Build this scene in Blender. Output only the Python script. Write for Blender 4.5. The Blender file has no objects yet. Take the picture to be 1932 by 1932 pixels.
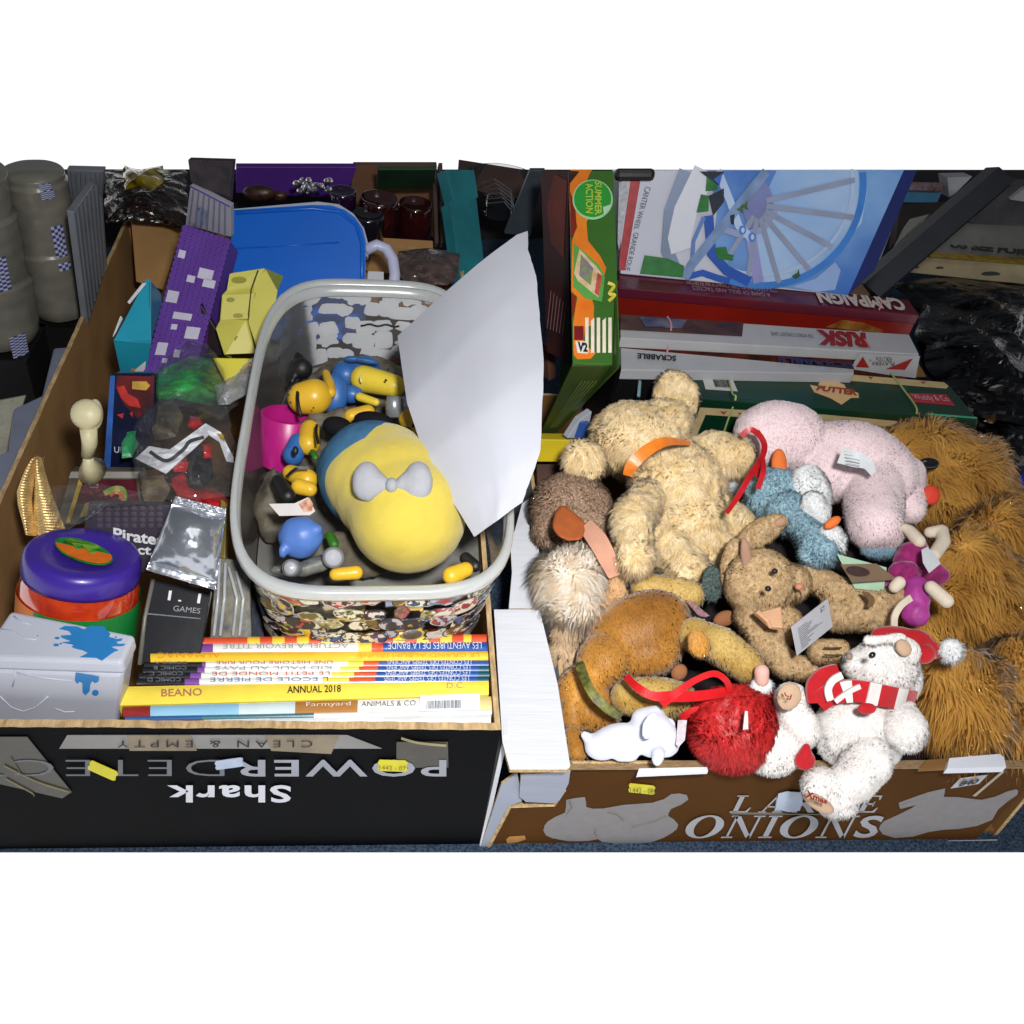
import bpy, bmesh, math, random
import numpy as np
from mathutils import Vector, Matrix, noise
sc = bpy.context.scene
random.seed(7); rng = np.random.default_rng(7)

# ---------------------------------------------------------------- camera
F = 1842.0                                   # focal length in units of a 1932-wide frame
def nrm(v): v = np.array(v, float); return v/np.linalg.norm(v)
_Zd = nrm([-336, 2114, F]); _Y = nrm([-196, -1637, F]); _X = nrm(np.cross(_Y, _Zd))
if _X[0] < 0: _X = -_X
_Y = nrm(np.cross(_Zd, _X))
if _Y[2] < 0: _Y = -_Y
R = np.array([_X, _Y, -_Zd]); CAM = np.array([0, 0, 1.25])
RT, UP, FW = R@[1, 0, 0], R@[0, -1, 0], R@[0, 0, 1]
cd = bpy.data.cameras.new('camera'); cam = bpy.data.objects.new('camera', cd); sc.collection.objects.link(cam)
cd.sensor_width = 36; cd.lens = F/1932*36; cd.clip_start = .05; cd.clip_end = 60
m = Matrix.Identity(4)
for i in range(3):
    m[i][0], m[i][1], m[i][2], m[i][3] = RT[i], UP[i], -FW[i], CAM[i]
cam.matrix_world = m; sc.camera = cam

# ---------------------------------------------------------------- world, lamp, exposure
w = bpy.data.worlds.new('World'); sc.world = w; w.use_nodes = True
nt = w.node_tree; bg = nt.nodes['Background']
tc = nt.nodes.new('ShaderNodeTexCoord'); sx = nt.nodes.new('ShaderNodeSeparateXYZ'); rp = nt.nodes.new('ShaderNodeValToRGB')
nt.links.new(tc.outputs['Generated'], sx.inputs[0]); nt.links.new(sx.outputs['Z'], rp.inputs[0]); nt.links.new(rp.outputs[0], bg.inputs[0])
rp.color_ramp.elements[0].position = 0.0; rp.color_ramp.elements[0].color = (1, 1, 1, 1)
rp.color_ramp.elements[1].position = 0.06; rp.color_ramp.elements[1].color = (.085, .092, .105, 1)
bg.inputs[1].default_value = 1.05
def lamp(name, loc, tgt, size, power, col=(1, 1, 1), spread=180):
    l = bpy.data.lights.new(name, 'AREA'); l.shape = 'DISK'; l.size = size; l.energy = power; l.color = col; l.spread = math.radians(spread)
    o = bpy.data.objects.new(name, l); sc.collection.objects.link(o); o.location = loc
    o.rotation_euler = (Vector(tgt)-Vector(loc)).to_track_quat('-Z', 'Y').to_euler(); return o
lamp('camera_flash', (.12, -.02, 1.50), (.22, .98, .2), .12, 10.6, (1, .985, .96), 100)
lamp('ceiling_lamp', (.5, .9, 2.6), (.2, 1.2, .2), .9, 4, (1, .97, .93))
sc.view_settings.view_transform = 'Standard'; sc.view_settings.look = 'None'
sc.view_settings.exposure = 0; sc.view_settings.gamma = 1; sc.view_settings.use_curve_mapping = False

# ---------------------------------------------------------------- picture point -> place in the scene
def ray(d): v = nrm([d[0]-966, d[1]-966, F]); return R@v
def P(d, z=None, y=None, x=None):
    r = ray(d)
    if z is not None: t = (z-CAM[2])/r[2]
    elif y is not None: t = (y-CAM[1])/r[1]
    else: t = (x-CAM[0])/r[0]
    return CAM+r*t
def S(p): return float(np.dot(np.array(p)-CAM, FW))/F       # metres covered by one unit there
class Plane:
    def __init__(s, a, b, c):
        s.p = np.array(a); s.n = nrm(np.cross(np.array(b)-a, np.array(c)-a))
        if np.dot(s.n, CAM-s.p) < 0: s.n = -s.n
    def at(s, d, off=0.0):
        r = ray(d); t = np.dot(s.p-CAM, s.n)/np.dot(r, s.n); return CAM+r*t+s.n*off
class Zm:
    def __init__(s, x0, y0, w): s.x0 = x0/1.98758; s.y0 = y0/1.98758; s.k = w/1932/1.98758
    def __call__(s, x, y): return (s.x0+x*s.k, s.y0+y*s.k)
    def L(s, *p): return [s(*q) for q in p]
A1=Zm(0,620,1000); A2=Zm(0,1300,1000); A3=Zm(0,1800,1000); A4=Zm(0,2300,1000); A5=Zm(800,620,1000); A6=Zm(800,1250,1000)
A7=Zm(800,1600,1150); A8=Zm(900,2300,1100); B1=Zm(1800,620,1100); B2=Zm(2840,620,1000); B3=Zm(1900,1300,1000); B4=Zm(2840,1300,1000)
B5=Zm(1900,1900,1000); B6=Zm(2740,1900,1100); B7=Zm(1800,2600,1040); B8=Zm(2740,2400,1100)
class _D:
    k = 1.0
    def __call__(s, x, y): return (x, y)
D = _D()

# ---------------------------------------------------------------- materials
def lin(c): return c/12.92 if c <= .04045 else ((c+.055)/1.055)**2.4
def hexc(h): return tuple(lin(int(h[i:i+2], 16)/255) for i in (0, 2, 4))
_mc = {}
def M(h, rough=.6, var=.12, scale=30., bump=.15, bscale=200., metal=0., spec=.5, trans=0., alpha=1., coat=0., h2=None, sheen=0., stretch=(1,1,1), attr=False, bdist=.002):
    key = (h, rough, var, scale, bump, bscale, metal, spec, trans, alpha, coat, h2, sheen, stretch, attr, bdist)
    if key in _mc: return _mc[key]
    m = bpy.data.materials.new('mat_'+h); m.use_nodes = True; n = m.node_tree.nodes; l = m.node_tree.links
    b = n['Principled BSDF']; c = hexc(h)
    b.inputs['Roughness'].default_value = rough; b.inputs['Metallic'].default_value = metal
    b.inputs['Specular IOR Level'].default_value = spec; b.inputs['Transmission Weight'].default_value = trans
    b.inputs['Alpha'].default_value = alpha; b.inputs['Coat Weight'].default_value = coat; b.inputs['Sheen Weight'].default_value = sheen
    t = n.new('ShaderNodeTexCoord'); mp = n.new('ShaderNodeMapping'); mp.inputs['Scale'].default_value = stretch
    l.new(t.outputs['Object'], mp.inputs[0])
    ns = n.new('ShaderNodeTexNoise'); ns.inputs['Scale'].default_value = scale; ns.inputs['Detail'].default_value = 5; l.new(mp.outputs[0], ns.inputs[0])
    r = n.new('ShaderNodeValToRGB'); e = r.color_ramp.elements; e[0].position = .32; e[1].position = .68
    if h2: e[0].color = hexc(h2)+(1,)
    else: e[0].color = tuple(x*(1-var) for x in c)+(1,)
    e[1].color = tuple(min(1, x*(1+(0 if h2 else var))) for x in c)+(1,)
    l.new(ns.outputs[0], r.inputs[0]); out = r.outputs[0]
    if attr:
        a = n.new('ShaderNodeAttribute'); a.attribute_name = 'tint'
        mx = n.new('ShaderNodeMix'); mx.data_type = 'RGBA'; mx.blend_type = 'MULTIPLY'; mx.inputs[0].default_value = 1
        l.new(out, mx.inputs[6]); l.new(a.outputs['Color'], mx.inputs[7]); out = mx.outputs[2]
    l.new(out, b.inputs['Base Color'])
    if attr:                                     # pile blades are seen from both sides: keep the pile's own normal
        g = n.new('ShaderNodeNewGeometry'); ma = n.new('ShaderNodeMath'); ma.operation = 'MULTIPLY_ADD'; ma.inputs[1].default_value = -2; ma.inputs[2].default_value = 1
        vs = n.new('ShaderNodeVectorMath'); vs.operation = 'SCALE'; l.new(g.outputs['Backfacing'], ma.inputs[0]); l.new(g.outputs['Normal'], vs.inputs[0]); l.new(ma.outputs[0], vs.inputs['Scale']); l.new(vs.outputs[0], b.inputs['Normal']); l.new(a.outputs['Alpha'], b.inputs['Alpha'])
    elif bump:
        nb = n.new('ShaderNodeTexNoise'); nb.inputs['Scale'].default_value = bscale; nb.inputs['Detail'].default_value = 3; l.new(mp.outputs[0], nb.inputs[0])
        bp = n.new('ShaderNodeBump'); bp.inputs['Strength'].default_value = bump; bp.inputs['Distance'].default_value = bdist
        l.new(nb.outputs[0], bp.inputs['Height']); l.new(bp.outputs[0], b.inputs['Normal'])
    _mc[key] = m; return m
def clear(h='d8dce0', opac=.12, rough=.12, bscale=40., bump=.6, gl=.9):
    key = ('clear', h, opac, rough, bscale, bump, gl)
    if key in _mc: return _mc[key]
    m = bpy.data.materials.new('clear_plastic'); m.use_nodes = True; n = m.node_tree.nodes; l = m.node_tree.links; n.clear()
    o = n.new('ShaderNodeOutputMaterial'); tr = n.new('ShaderNodeBsdfTransparent'); g = n.new('ShaderNodeBsdfGlossy'); d = n.new('ShaderNodeBsdfDiffuse')
    tr.inputs[0].default_value = (.985, .988, .99, 1)
    g.inputs['Roughness'].default_value = rough; g.inputs['Color'].default_value = (gl, gl, gl, 1); d.inputs['Color'].default_value = hexc(h)+(1,)
    fr = n.new('ShaderNodeFresnel'); fr.inputs[0].default_value = 1.3 if opac < .05 else 1.5
    t = n.new('ShaderNodeTexCoord'); nb = n.new('ShaderNodeTexNoise'); nb.inputs['Scale'].default_value = bscale; nb.inputs['Detail'].default_value = 4; l.new(t.outputs['Object'], nb.inputs[0])
    bp = n.new('ShaderNodeBump'); bp.inputs['Strength'].default_value = bump; bp.inputs['Distance'].default_value = .004; l.new(nb.outputs[0], bp.inputs['Height'])
    for q in (g, fr, d): l.new(bp.outputs[0], q.inputs['Normal'])
    m1 = n.new('ShaderNodeMixShader'); m1.inputs[0].default_value = opac; l.new(tr.outputs[0], m1.inputs[1]); l.new(d.outputs[0], m1.inputs[2])
    m2 = n.new('ShaderNodeMixShader'); fm = n.new('ShaderNodeMath'); fm.operation = 'MULTIPLY'; fm.inputs[1].default_value = .5 if opac < .05 else 1.; l.new(fr.outputs[0], fm.inputs[0]); l.new(fm.outputs[0], m2.inputs[0]); l.new(m1.outputs[0], m2.inputs[1]); l.new(g.outputs[0], m2.inputs[2])
    l.new(m2.outputs[0], o.inputs[0]); _mc[key] = m; return m

CARD = M('a07a4e', .85, .12, 14, .25, 260, spec=.2)
CARD_EDGE = M('b59a72', .9, .3, 160, .5, 300, spec=.1, stretch=(1, .3, 1))
CARD_DK = M('7d5a33', .85, .15, 10, .25, 260, spec=.2)
BLACKC = M('050609', .6, .3, 9, .15, 120, spec=.06)
WHITEC = M('cfd2da', .6, .04, 12, .2, 30, spec=.3, stretch=(1, 14, 1))
BROWNP = M('4e3216', .7, .12, 7, .15, 160, spec=.04)

# ---------------------------------------------------------------- objects
WLOC = {}
def tag(o, label=None, cat=None, group=None, kind=None):
    if label: o['label'] = label
    if cat: o['category'] = cat
    if group: o['group'] = group
    if kind: o['kind'] = kind
    return o
def thing(name, label, cat, loc, group=None):
    o = bpy.data.objects.new(name, None); o.empty_display_size = .02; sc.collection.objects.link(o); o.location = [float(v) for v in loc]
    WLOC[o] = np.array(loc, float); return tag(o, label, cat, group)
def obj(name, V, Fs, mat, parent=None, smooth=False, mi=None, label=None):
    V = np.array(V, float).reshape(-1, 3)
    base = WLOC[parent] if parent is not None else V.mean(0)
    me = bpy.data.meshes.new(name); me.from_pydata((V-base).tolist(), [], [tuple(int(i) for i in f) for f in Fs])
    for q in (mat if isinstance(mat, (list, tuple)) else [mat]): me.materials.append(q)
    if mi is not None: me.polygons.foreach_set('material_index', list(mi))
    if smooth: me.polygons.foreach_set('use_smooth', [True]*len(me.polygons))
    me.update(); o = bpy.data.objects.new(name, me); sc.collection.objects.link(o)
    if parent is not None: o.parent = parent
    else: o.location = base.tolist()
    WLOC[o] = base
    if label: o['label'] = label
    return o
class MB:                                     # collects shapes for one mesh
    def __init__(s): s.V = []; s.F = []; s.m = []
    def add(s, V, Fs, mi=0):
        n = len(s.V); s.V += [list(map(float, v)) for v in V]; s.F += [tuple(i+n for i in f) for f in Fs]; s.m += [mi]*len(Fs); return s
    def hexa(s, lo, hi, mi=0):                # two quads, lo and hi, joined
        return s.add(list(lo)+list(hi), [(3,2,1,0), (4,5,6,7), (0,1,5,4), (1,2,6,5), (2,3,7,6), (3,0,4,7)], mi)
    def prism(s, pts, d, mi=0, side=None):
        n = len(pts); V = list(pts)+[np.array(p)+d for p in pts]
        s.add(V, [tuple(range(n)), tuple(range(2*n-1, n-1, -1))], mi)
        k = len(s.V)-2*n; side = mi if side is None else side
        s.F += [(k+i, k+n+i, k+n+(i+1) % n, k+(i+1) % n) for i in range(n)]; s.m += [side]*n; return s
    def tube(s, pts, rad, seg=12, mi=0, caps=True, flat=1.0):
        pts = [np.array(p, float) for p in pts]; n = len(pts)
        if not hasattr(rad, '__len__'): rad = [rad]*n
        k = len(s.V); up = None
        for i in range(n):
            t = nrm(pts[min(i+1, n-1)]-pts[max(i-1, 0)])
            if up is None: up = nrm(np.cross(t, [0.31, .2, .93])) if abs(t[2]) < .95 else nrm(np.cross(t, [1, 0, 0]))
            a = nrm(up-t*np.dot(up, t)); up = a; b = np.cross(t, a)
            for j in range(seg):
                an = 2*math.pi*j/seg; s.V.append(list(pts[i]+rad[i]*(math.cos(an)*a+flat*math.sin(an)*b)))
        for i in range(n-1):
            for j in range(seg):
                s.F.append((k+i*seg+j, k+i*seg+(j+1) % seg, k+(i+1)*seg+(j+1) % seg, k+(i+1)*seg+j)); s.m.append(mi)
        if caps:
            s.F += [tuple(k+j for j in range(seg))[::-1], tuple(k+(n-1)*seg+j for j in range(seg))]; s.m += [mi, mi]
        return s
    def ball(s, c, r, axes=None, seg=20, ring=12, mi=0):
        c = np.array(c, float); r = [r]*3 if not hasattr(r, '__len__') else r
        ax = axes if axes is not None else np.eye(3); k = len(s.V)
        for i in range(ring+1):
            th = math.pi*i/ring
            for j in range(seg):
                ph = 2*math.pi*j/seg
                s.V.append(list(c+r[0]*math.sin(th)*math.cos(ph)*ax[0]+r[1]*math.sin(th)*math.sin(ph)*ax[1]+r[2]*math.cos(th)*ax[2]))
        for i in range(ring):
            for j in range(seg):
                s.F.append((k+i*seg+j, k+(i+1)*seg+j, k+(i+1)*seg+(j+1) % seg, k+i*seg+(j+1) % seg)); s.m.append(mi)
        return s
    def grid(s, fn, nu, nv, mi=0):
        k = len(s.V)
        for i in range(nu+1):
            for j in range(nv+1): s.V.append(list(fn(i/nu, j/nv)))
        for i in range(nu):
            for j in range(nv):
                a = k+i*(nv+1)+j; s.F.append((a, a+1, a+nv+2, a+nv+1)); s.m.append(mi)
        return s
    def lathe(s, c, axis, prof, seg=40, mi=0):   # prof: list of (radius, height[, mat])
        axis = nrm(axis); a = nrm(np.cross(axis, [.3, .9, .1])); b = np.cross(axis, a); k = len(s.V)
        for p in prof:
            for j in range(seg):
                an = 2*math.pi*j/seg; s.V.append(list(np.array(c)+axis*p[1]+p[0]*(math.cos(an)*a+math.sin(an)*b)))
        for i in range(len(prof)-1):
            for j in range(seg):
                s.F.append((k+i*seg+j, k+i*seg+(j+1) % seg, k+(i+1)*seg+(j+1) % seg, k+(i+1)*seg+j)); s.m.append(prof[i+1][2] if len(prof[i+1]) > 2 else mi)
        return s
    def build(s, name, mat, parent=None, smooth=False, label=None, weld=False):
        o = obj(name, s.V, s.F, mat, parent, smooth, s.m, label)
        if weld:
            bm = bmesh.new(); bm.from_mesh(o.data); bmesh.ops.remove_doubles(bm, verts=bm.verts, dist=1e-5); bmesh.ops.recalc_face_normals(bm, faces=bm.faces); bm.to_mesh(o.data); bm.free()
        return o
def bev(o, wd=.002, seg=2):
    b = o.modifiers.new('bevel', 'BEVEL'); b.width = wd; b.segments = seg; b.limit_method = 'ANGLE'; b.angle_limit = .6
    return o
def bil(q, u, v): return (1-u)*(1-v)*q[0]+u*(1-v)*q[1]+u*v*q[2]+(1-u)*v*q[3]
def qn(q):
    n = nrm(np.cross(np.array(q[1])-q[0], np.array(q[3])-q[0])); return n if np.dot(n, CAM-q[0]) > 0 else -n
def planar(q):
    q = [np.array(p, float) for p in q]; c = sum(q)/len(q); n = nrm(np.cross(q[2]-q[0], q[3]-q[1])); out = []
    for p in q:
        r = p-CAM; den = np.dot(r, n); out.append(CAM+r*np.dot(c-CAM, n)/den if abs(den) > .12*np.linalg.norm(r) else p)
    return out
def slab(name, q, th, mat, parent=None, d=None, bevel=.0015, label=None, mi=0):
    """box whose visible face is the quad q, extruded away from the viewer"""
    src = q; q = planar(q)
    if isinstance(src, list): src[:] = q
    d = -qn(q)*th if d is None else np.array(d)
    b = MB().hexa([p+d for p in q], q)
    o = b.build(name, mat, parent, label=label, weld=True); return bev(o, bevel) if bevel else o
def patch(name, q, poly, mat, parent, off=.0012, th=.0008, label=None):
    """printed shape / sticker on a face: poly in uv of quad q"""
    n = qn(q); p = [bil(q, u, v)+n*off for u, v in poly]
    return MB().prism(p, -n*th).build(name, mat, parent, label=label)
def pshape(name, pts, mat, parent, n=None, off=.0012, th=.0008, label=None):
    n = qn(pts) if n is None else n
    return MB().prism([np.array(p)+n*off for p in pts], -n*th).build(name, mat, parent, label=label)
R4 = [(0,0), (1,0), (1,1), (0,1)]
def rect(u0, v0, u1, v1): return [(u0,v0), (u1,v0), (u1,v1), (u0,v1)]
def textmesh(s, bold=0., shear=0., space=1.):
    cu = bpy.data.curves.new('t', 'FONT'); cu.body = s; cu.offset = bold; cu.shear = shear; cu.space_character = space; cu.resolution_u = 3
    o = bpy.data.objects.new('t', cu); sc.collection.objects.link(o); dg = bpy.context.evaluated_depsgraph_get()
    me = bpy.data.meshes.new_from_object(o.evaluated_get(dg)); V = np.array([v.co[:] for v in me.vertices]); Fs = [tuple(p.vertices) for p in me.polygons]
    bpy.data.objects.remove(o); bpy.data.meshes.remove(me); bpy.data.curves.remove(cu); return V, Fs
def text(q, s, mat, parent, bold=0., shear=0., space=1., off=.0022, name='lettering', bulge=None):
    """q: corners of the lettering, bottom-left, bottom-right, top-right, top-left as read"""
    V, Fs = textmesh(s, bold, shear, space); lo, hi = V.min(0), V.max(0); q = [np.array(p, float) for p in q]; n = qn(q)
    W = [bil(q, (v[0]-lo[0])/(hi[0]-lo[0]), (v[1]-lo[1])/max(hi[1]-lo[1], 1e-6))+n*off for v in V]
    return obj(name, W, Fs, mat, parent)

# ---------------------------------------------------------------- soft toys
def bl(Z, x, y, z, rx, ry=None, rz=None, ang=0.):
    ry = ry or rx; rz = rz or min(rx, ry); c = P(Z(x, y), z); s = S(c)*Z.k; a = math.radians(ang)
    X = RT*math.cos(a)+UP*math.sin(a); Yv = -RT*math.sin(a)+UP*math.cos(a)
    return (c, (rx*s, ry*s, rz*s), np.array([X, Yv, FW]))
def cap(Z, x1, y1, z1, r1, x2, y2, z2, r2, n=7):
    out = []
    a, b = P(Z(x1, y1), z1), P(Z(x2, y2), z2)
    ra, rb = r1*S(a)*Z.k, r2*S(b)*Z.k; n = max(n, int(np.linalg.norm(b-a)/(.22*min(ra, rb)))+2)
    for i in range(n):
        t = i/(n-1); r = ra+(rb-ra)*t; out.append((a+(b-a)*t, (r, r, r), np.eye(3)))
    return out
def merged(blobs, voxel=.004, smooth=6, grow=1.0, grow_abs=0.):
    b = MB()
    for c, r, ax in blobs: b.ball(c, np.array(r)*grow+grow_abs, ax, 20, 12)
    me = bpy.data.meshes.new('x'); me.from_pydata(b.V, [], b.F); o = bpy.data.objects.new('x', me); sc.collection.objects.link(o)
    bm = bmesh.new(); bm.from_mesh(me); bmesh.ops.remove_doubles(bm, verts=bm.verts, dist=1e-6); bmesh.ops.recalc_face_normals(bm, faces=bm.faces); bm.to_mesh(me); bm.free()
    md = o.modifiers.new('r', 'REMESH'); md.mode = 'VOXEL'; md.voxel_size = voxel
    sm = o.modifiers.new('s', 'SMOOTH'); sm.factor = .6; sm.iterations = smooth
    dg = bpy.context.evaluated_depsgraph_get(); me2 = bpy.data.meshes.new_from_object(o.evaluated_get(dg))
    V = np.array([v.co[:] for v in me2.vertices]); Fs = []
    for p in me2.polygons:
        v = list(p.vertices)
        for i in range(1, len(v)-1): Fs.append((v[0], v[i], v[i+1]))
    bpy.data.objects.remove(o); bpy.data.meshes.remove(me); bpy.data.meshes.remove(me2); return V, np.array(Fs)
def vnorm(V, Fs):
    fn = np.cross(V[Fs[:, 1]]-V[Fs[:, 0]], V[Fs[:, 2]]-V[Fs[:, 0]]); N = np.zeros_like(V)
    for i in range(3): np.add.at(N, Fs[:, i], fn)
    return N/np.maximum(np.linalg.norm(N, axis=1), 1e-12)[:, None], np.linalg.norm(fn, axis=1)/2
def furry(name, blobs, mat, parent, dens=90000, length=.009, wid=.0011, voxel=.004, smooth=6, lump=.0, lscale=40, comb=(0, -.3, -.5), curl=.5, tint=.25, label=None, nsoft=.9, cmax=60000, blade_alpha=.7, lay=0.):
    """one continuous plush surface with its pile standing on it, as a single mesh"""
    V, Fs = merged(blobs, voxel, smooth, 1.05, .0015); N, A = vnorm(V, Fs)
    if lump:
        V = V+N*np.array([lump*noise.fractal(Vector(v*lscale), 1., 2., 3) for v in V])[:, None]; N, A = vnorm(V, Fs)
    nb = min(int(A.sum()*dens*1.25), int(cmax*1.2)); faces = Fs.tolist(); allV = [V]; allN = [N]; tn = [np.full((len(V), 3), .96)]
    if nb > 0:
        pick = rng.choice(len(Fs), nb, p=A/A.sum()); u = rng.random((nb, 2)); fl = u.sum(1) > 1; u[fl] = 1-u[fl]
        w3 = np.stack([1-u.sum(1), u[:, 0], u[:, 1]], 1); T = Fs[pick]
        B = (V[T]*w3[:, :, None]).sum(1); n = (N[T]*w3[:, :, None]).sum(1); n /= np.linalg.norm(n, axis=1)[:, None]
        cell = np.floor(B*lscale*1.3); hsh = np.sin(cell@np.array([12.98, 78.23, 37.7]))*43758.5; hsh = hsh-np.floor(hsh)
        sw = np.stack([np.sin(B@np.array([31., 17, 23])*2), np.sin(B@np.array([19., -29, 13])*2+2), np.sin(B@np.array([-13., 23, 37])*2+4)], 1)
        dirn = n*(1-lay)+np.array(comb)+curl*sw+rng.normal(0, .28, (nb, 3)); dirn /= np.linalg.norm(dirn, axis=1)[:, None]
        dirn = dirn+n*np.maximum(0, .25-(dirn*n).sum(1))[:, None]
        L = length*(.55+.9*rng.random(nb))[:, None]; side = np.cross(dirn, n+rng.normal(0, .5, (nb, 3))); side /= np.maximum(np.linalg.norm(side, axis=1), 1e-9)[:, None]
        wd = wid*(.6+.8*rng.random(nb))[:, None]; droop = np.array([0, -.15, -.3])*L
        p0 = B-side*wd-n*.0005; p1 = B+side*wd-n*.0005; p2 = B+dirn*L*.55+side*wd*.6; p3 = B+dirn*L*.55-side*wd*.6; p4 = B+dirn*L+droop
        k = len(V); Q = np.stack([p0, p1, p2, p3, p4], 1).reshape(-1, 3)
        nn = n*nsoft+rng.normal(0, (1-nsoft)*.9, (nb, 3)); nn /= np.linalg.norm(nn, axis=1)[:, None]
        allV.append(Q); allN.append(np.repeat(nn, 5, 0))
        tt = 1-tint/2+tint*(rng.random(nb)*.6+hsh*.4-.1); tt = np.repeat(tt, 5)[:, None]*np.ones(3); tn.append(tt)
        ids = k+np.arange(nb)[:, None]*5
        faces += (ids+[0, 1, 2, 3]).tolist()+(ids+[3, 2, 4]).tolist()
    VV = np.concatenate(allV); NN = np.concatenate(allN); TT = np.concatenate(tn)
    o = obj(name, VV, faces, mat, parent, True, label=label); me = o.data
    ca = me.color_attributes.new('tint', 'FLOAT_COLOR', 'POINT'); AL = np.full((len(TT), 1), blade_alpha); AL[:len(V)] = 1; ca.data.foreach_set('color', np.concatenate([TT, AL], 1).ravel())
    me.normals_split_custom_set_from_vertices(NN.tolist()); return o
def soft(name, blobs, mat, parent, voxel=.003, smooth=5, label=None, lump=0, lscale=30):
    V, Fs = merged(blobs, voxel, smooth)
    if lump:
        N, _ = vnorm(V, Fs); V = V+N*np.array([lump*noise.fractal(Vector(v*lscale), 1., 2., 3) for v in V])[:, None]
    return obj(name, V, Fs.tolist(), mat, parent, True, label=label)
def strip(name, pts, wd, mat, parent, side=None, th=.0006, label=None):
    """ribbon through world points, width wd metres, facing the viewer unless side given"""
    pts = [np.array(p, float) for p in pts]; P2 = []
    for i in range(len(pts)-1):                       # Catmull-Rom
        a, b, c, d = pts[max(i-1, 0)], pts[i], pts[i+1], pts[min(i+2, len(pts)-1)]
        for t in np.linspace(0, 1, 6, endpoint=False): P2.append(.5*(2*b+(c-a)*t+(2*a-5*b+4*c-d)*t*t+(3*b-a-3*c+d)*t**3))
    P2.append(pts[-1]); L = []; n = len(P2)
    for i, p in enumerate(P2):
        t = nrm(P2[min(i+1, n-1)]-P2[max(i-1, 0)]); s = nrm(np.cross(t, FW)) if side is None else nrm(side[min(i*len(side)//n, len(side)-1)])
        ww = wd if not hasattr(wd, '__len__') else np.interp(i/(n-1), np.linspace(0, 1, len(wd)), wd); nn = nrm(np.cross(s, t)); L.append((p-s*ww/2, p+s*ww/2, nn))
    b = MB(); V = []
    for a, c, nn in L: V += [a+nn*th, c+nn*th, c-nn*th, a-nn*th]
    Fs = []
    for i in range(n-1):
        for j in range(4): Fs.append((i*4+j, i*4+(j+1) % 4, i*4+4+(j+1) % 4, i*4+4+j))
    Fs += [(0, 1, 2, 3), (n*4-1, n*4-2, n*4-3, n*4-4)]
    return obj(name, V, Fs, mat, parent, False, label=label)
def ball(name, c, r, mat, parent, axes=None, label=None):
    return MB().ball(c, r, axes).build(name, mat, parent, True, label)
def vball(name, Z, x, y, z, rx, mat, parent, ry=None, rz=None, ang=0, label=None):
    c, r, ax = bl(Z, x, y, z, rx, ry, rz, ang); return MB().ball(c, r, ax).build(name, mat, parent, True, label)

# ================================================================ the setting
f0_, f1_ = P((-900, 1607), 0), P((2150, 1607), 0)      # the carpet is seen to end just in front of the boxes
a, b_ = P((-560, 323), .2), P((2300, 323), .2)
carpet = M('1a2838', .95, .5, 260, .8, 500, h2='4a5c72', spec=.1, bdist=.004)
fl4 = [f0_, f1_, b_*[1,1,0]+[0, .004, 0], a*[1,1,0]+[0, .004, 0]]
o = MB().hexa([p-np.array([0, 0, .002]) for p in fl4], fl4).build('carpet_floor', carpet)
tag(o, kind='structure')
bk = MB().hexa([a*[1,1,0], b_*[1,1,0], b_*[1,1,0]+[0, .012, 0], a*[1,1,0]+[0, .012, 0]], [a, b_, b_+[0, .012, 0], a+[0, .012, 0]]).build('shade_backboard', M('15131a', .8, .4, 6, .3, 60))  # low near-black board, added where the background falls into darkness
tag(bk, kind='structure')

# ================================================================ black appliance box holding the left-hand lot
FR = P((905, 1606), 0)[1]+.011; ZB = .266; TH = .005
flc, frc = P((-40, 1364), ZB), P((945, 1385), ZB)
blc, brc = P((236, 413), ZB), P((872, 476), ZB)
bx = thing('cardboard_box', 'large black cardboard box with upside-down white lettering on its front, toys and books inside', 'box', (-.2, 1.3, 0))
def wall(name, p, q, th, mats, parent, z0=0., ridge=True):
    """cardboard wall from p to q (top edge), outside on the viewer's right of p->q"""
    d = nrm((q-p)*[1, 1, 0]); n = np.array([d[1], -d[0], 0]); n2 = 60; b = MB()
    for i in range(n2):                    # inner, outer faces and a corrugated edge that wavers
        t0, t1 = i/n2, (i+1)/n2
        w0 = .0016*noise.noise(Vector((t0*9, p[0], 2)))+(.0006*math.sin(i*2.1) if ridge else 0); w1 = .0016*noise.noise(Vector((t1*9, p[0], 2)))+(.0006*math.sin((i+1)*2.1) if ridge else 0)
        a0, a1 = p+(q-p)*t0, p+(q-p)*t1; a0 = a0+[0, 0, w0]; a1 = a1+[0, 0, w1]; c0, c1 = a0-n*th, a1-n*th
        g = lambda v: np.array([v[0], v[1], z0])
        b.add([g(a0), g(a1), a1, a0], [(0, 1, 2, 3)], 0); b.add([g(c0), g(c1), c1, c0], [(3, 2, 1, 0)], 1); b.add([a0, a1, c1, c0], [(0, 1, 2, 3)], 2)
    b.add([np.array([p[0], p[1], z0]), p, p-n*th, np.array([p[0], p[1], z0])-n*th], [(0, 1, 2, 3)], 2)
    b.add([np.array([q[0], q[1], z0]), q, q-n*th, np.array([q[0], q[1], z0])-n*th], [(3, 2, 1, 0)], 2)
    return b.build(name, mats, parent, weld=True)
wall('front_panel', np.array([flc[0]-.12, FR, ZB]), np.array([.162, FR, ZB]), .011, [BLACKC, CARD_DK, CARD_EDGE], bx)
wall('side_panel', np.array([.162, FR, ZB]), brc, .007, [BLACKC, CARD_DK, CARD_EDGE], bx)
wall('side_panel', blc, P((-60, 1060), ZB), .007, [BLACKC, CARD, CARD_EDGE], bx)
wall('back_panel', brc, blc, .007, [BLACKC, CARD, CARD_EDGE], bx)
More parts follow.
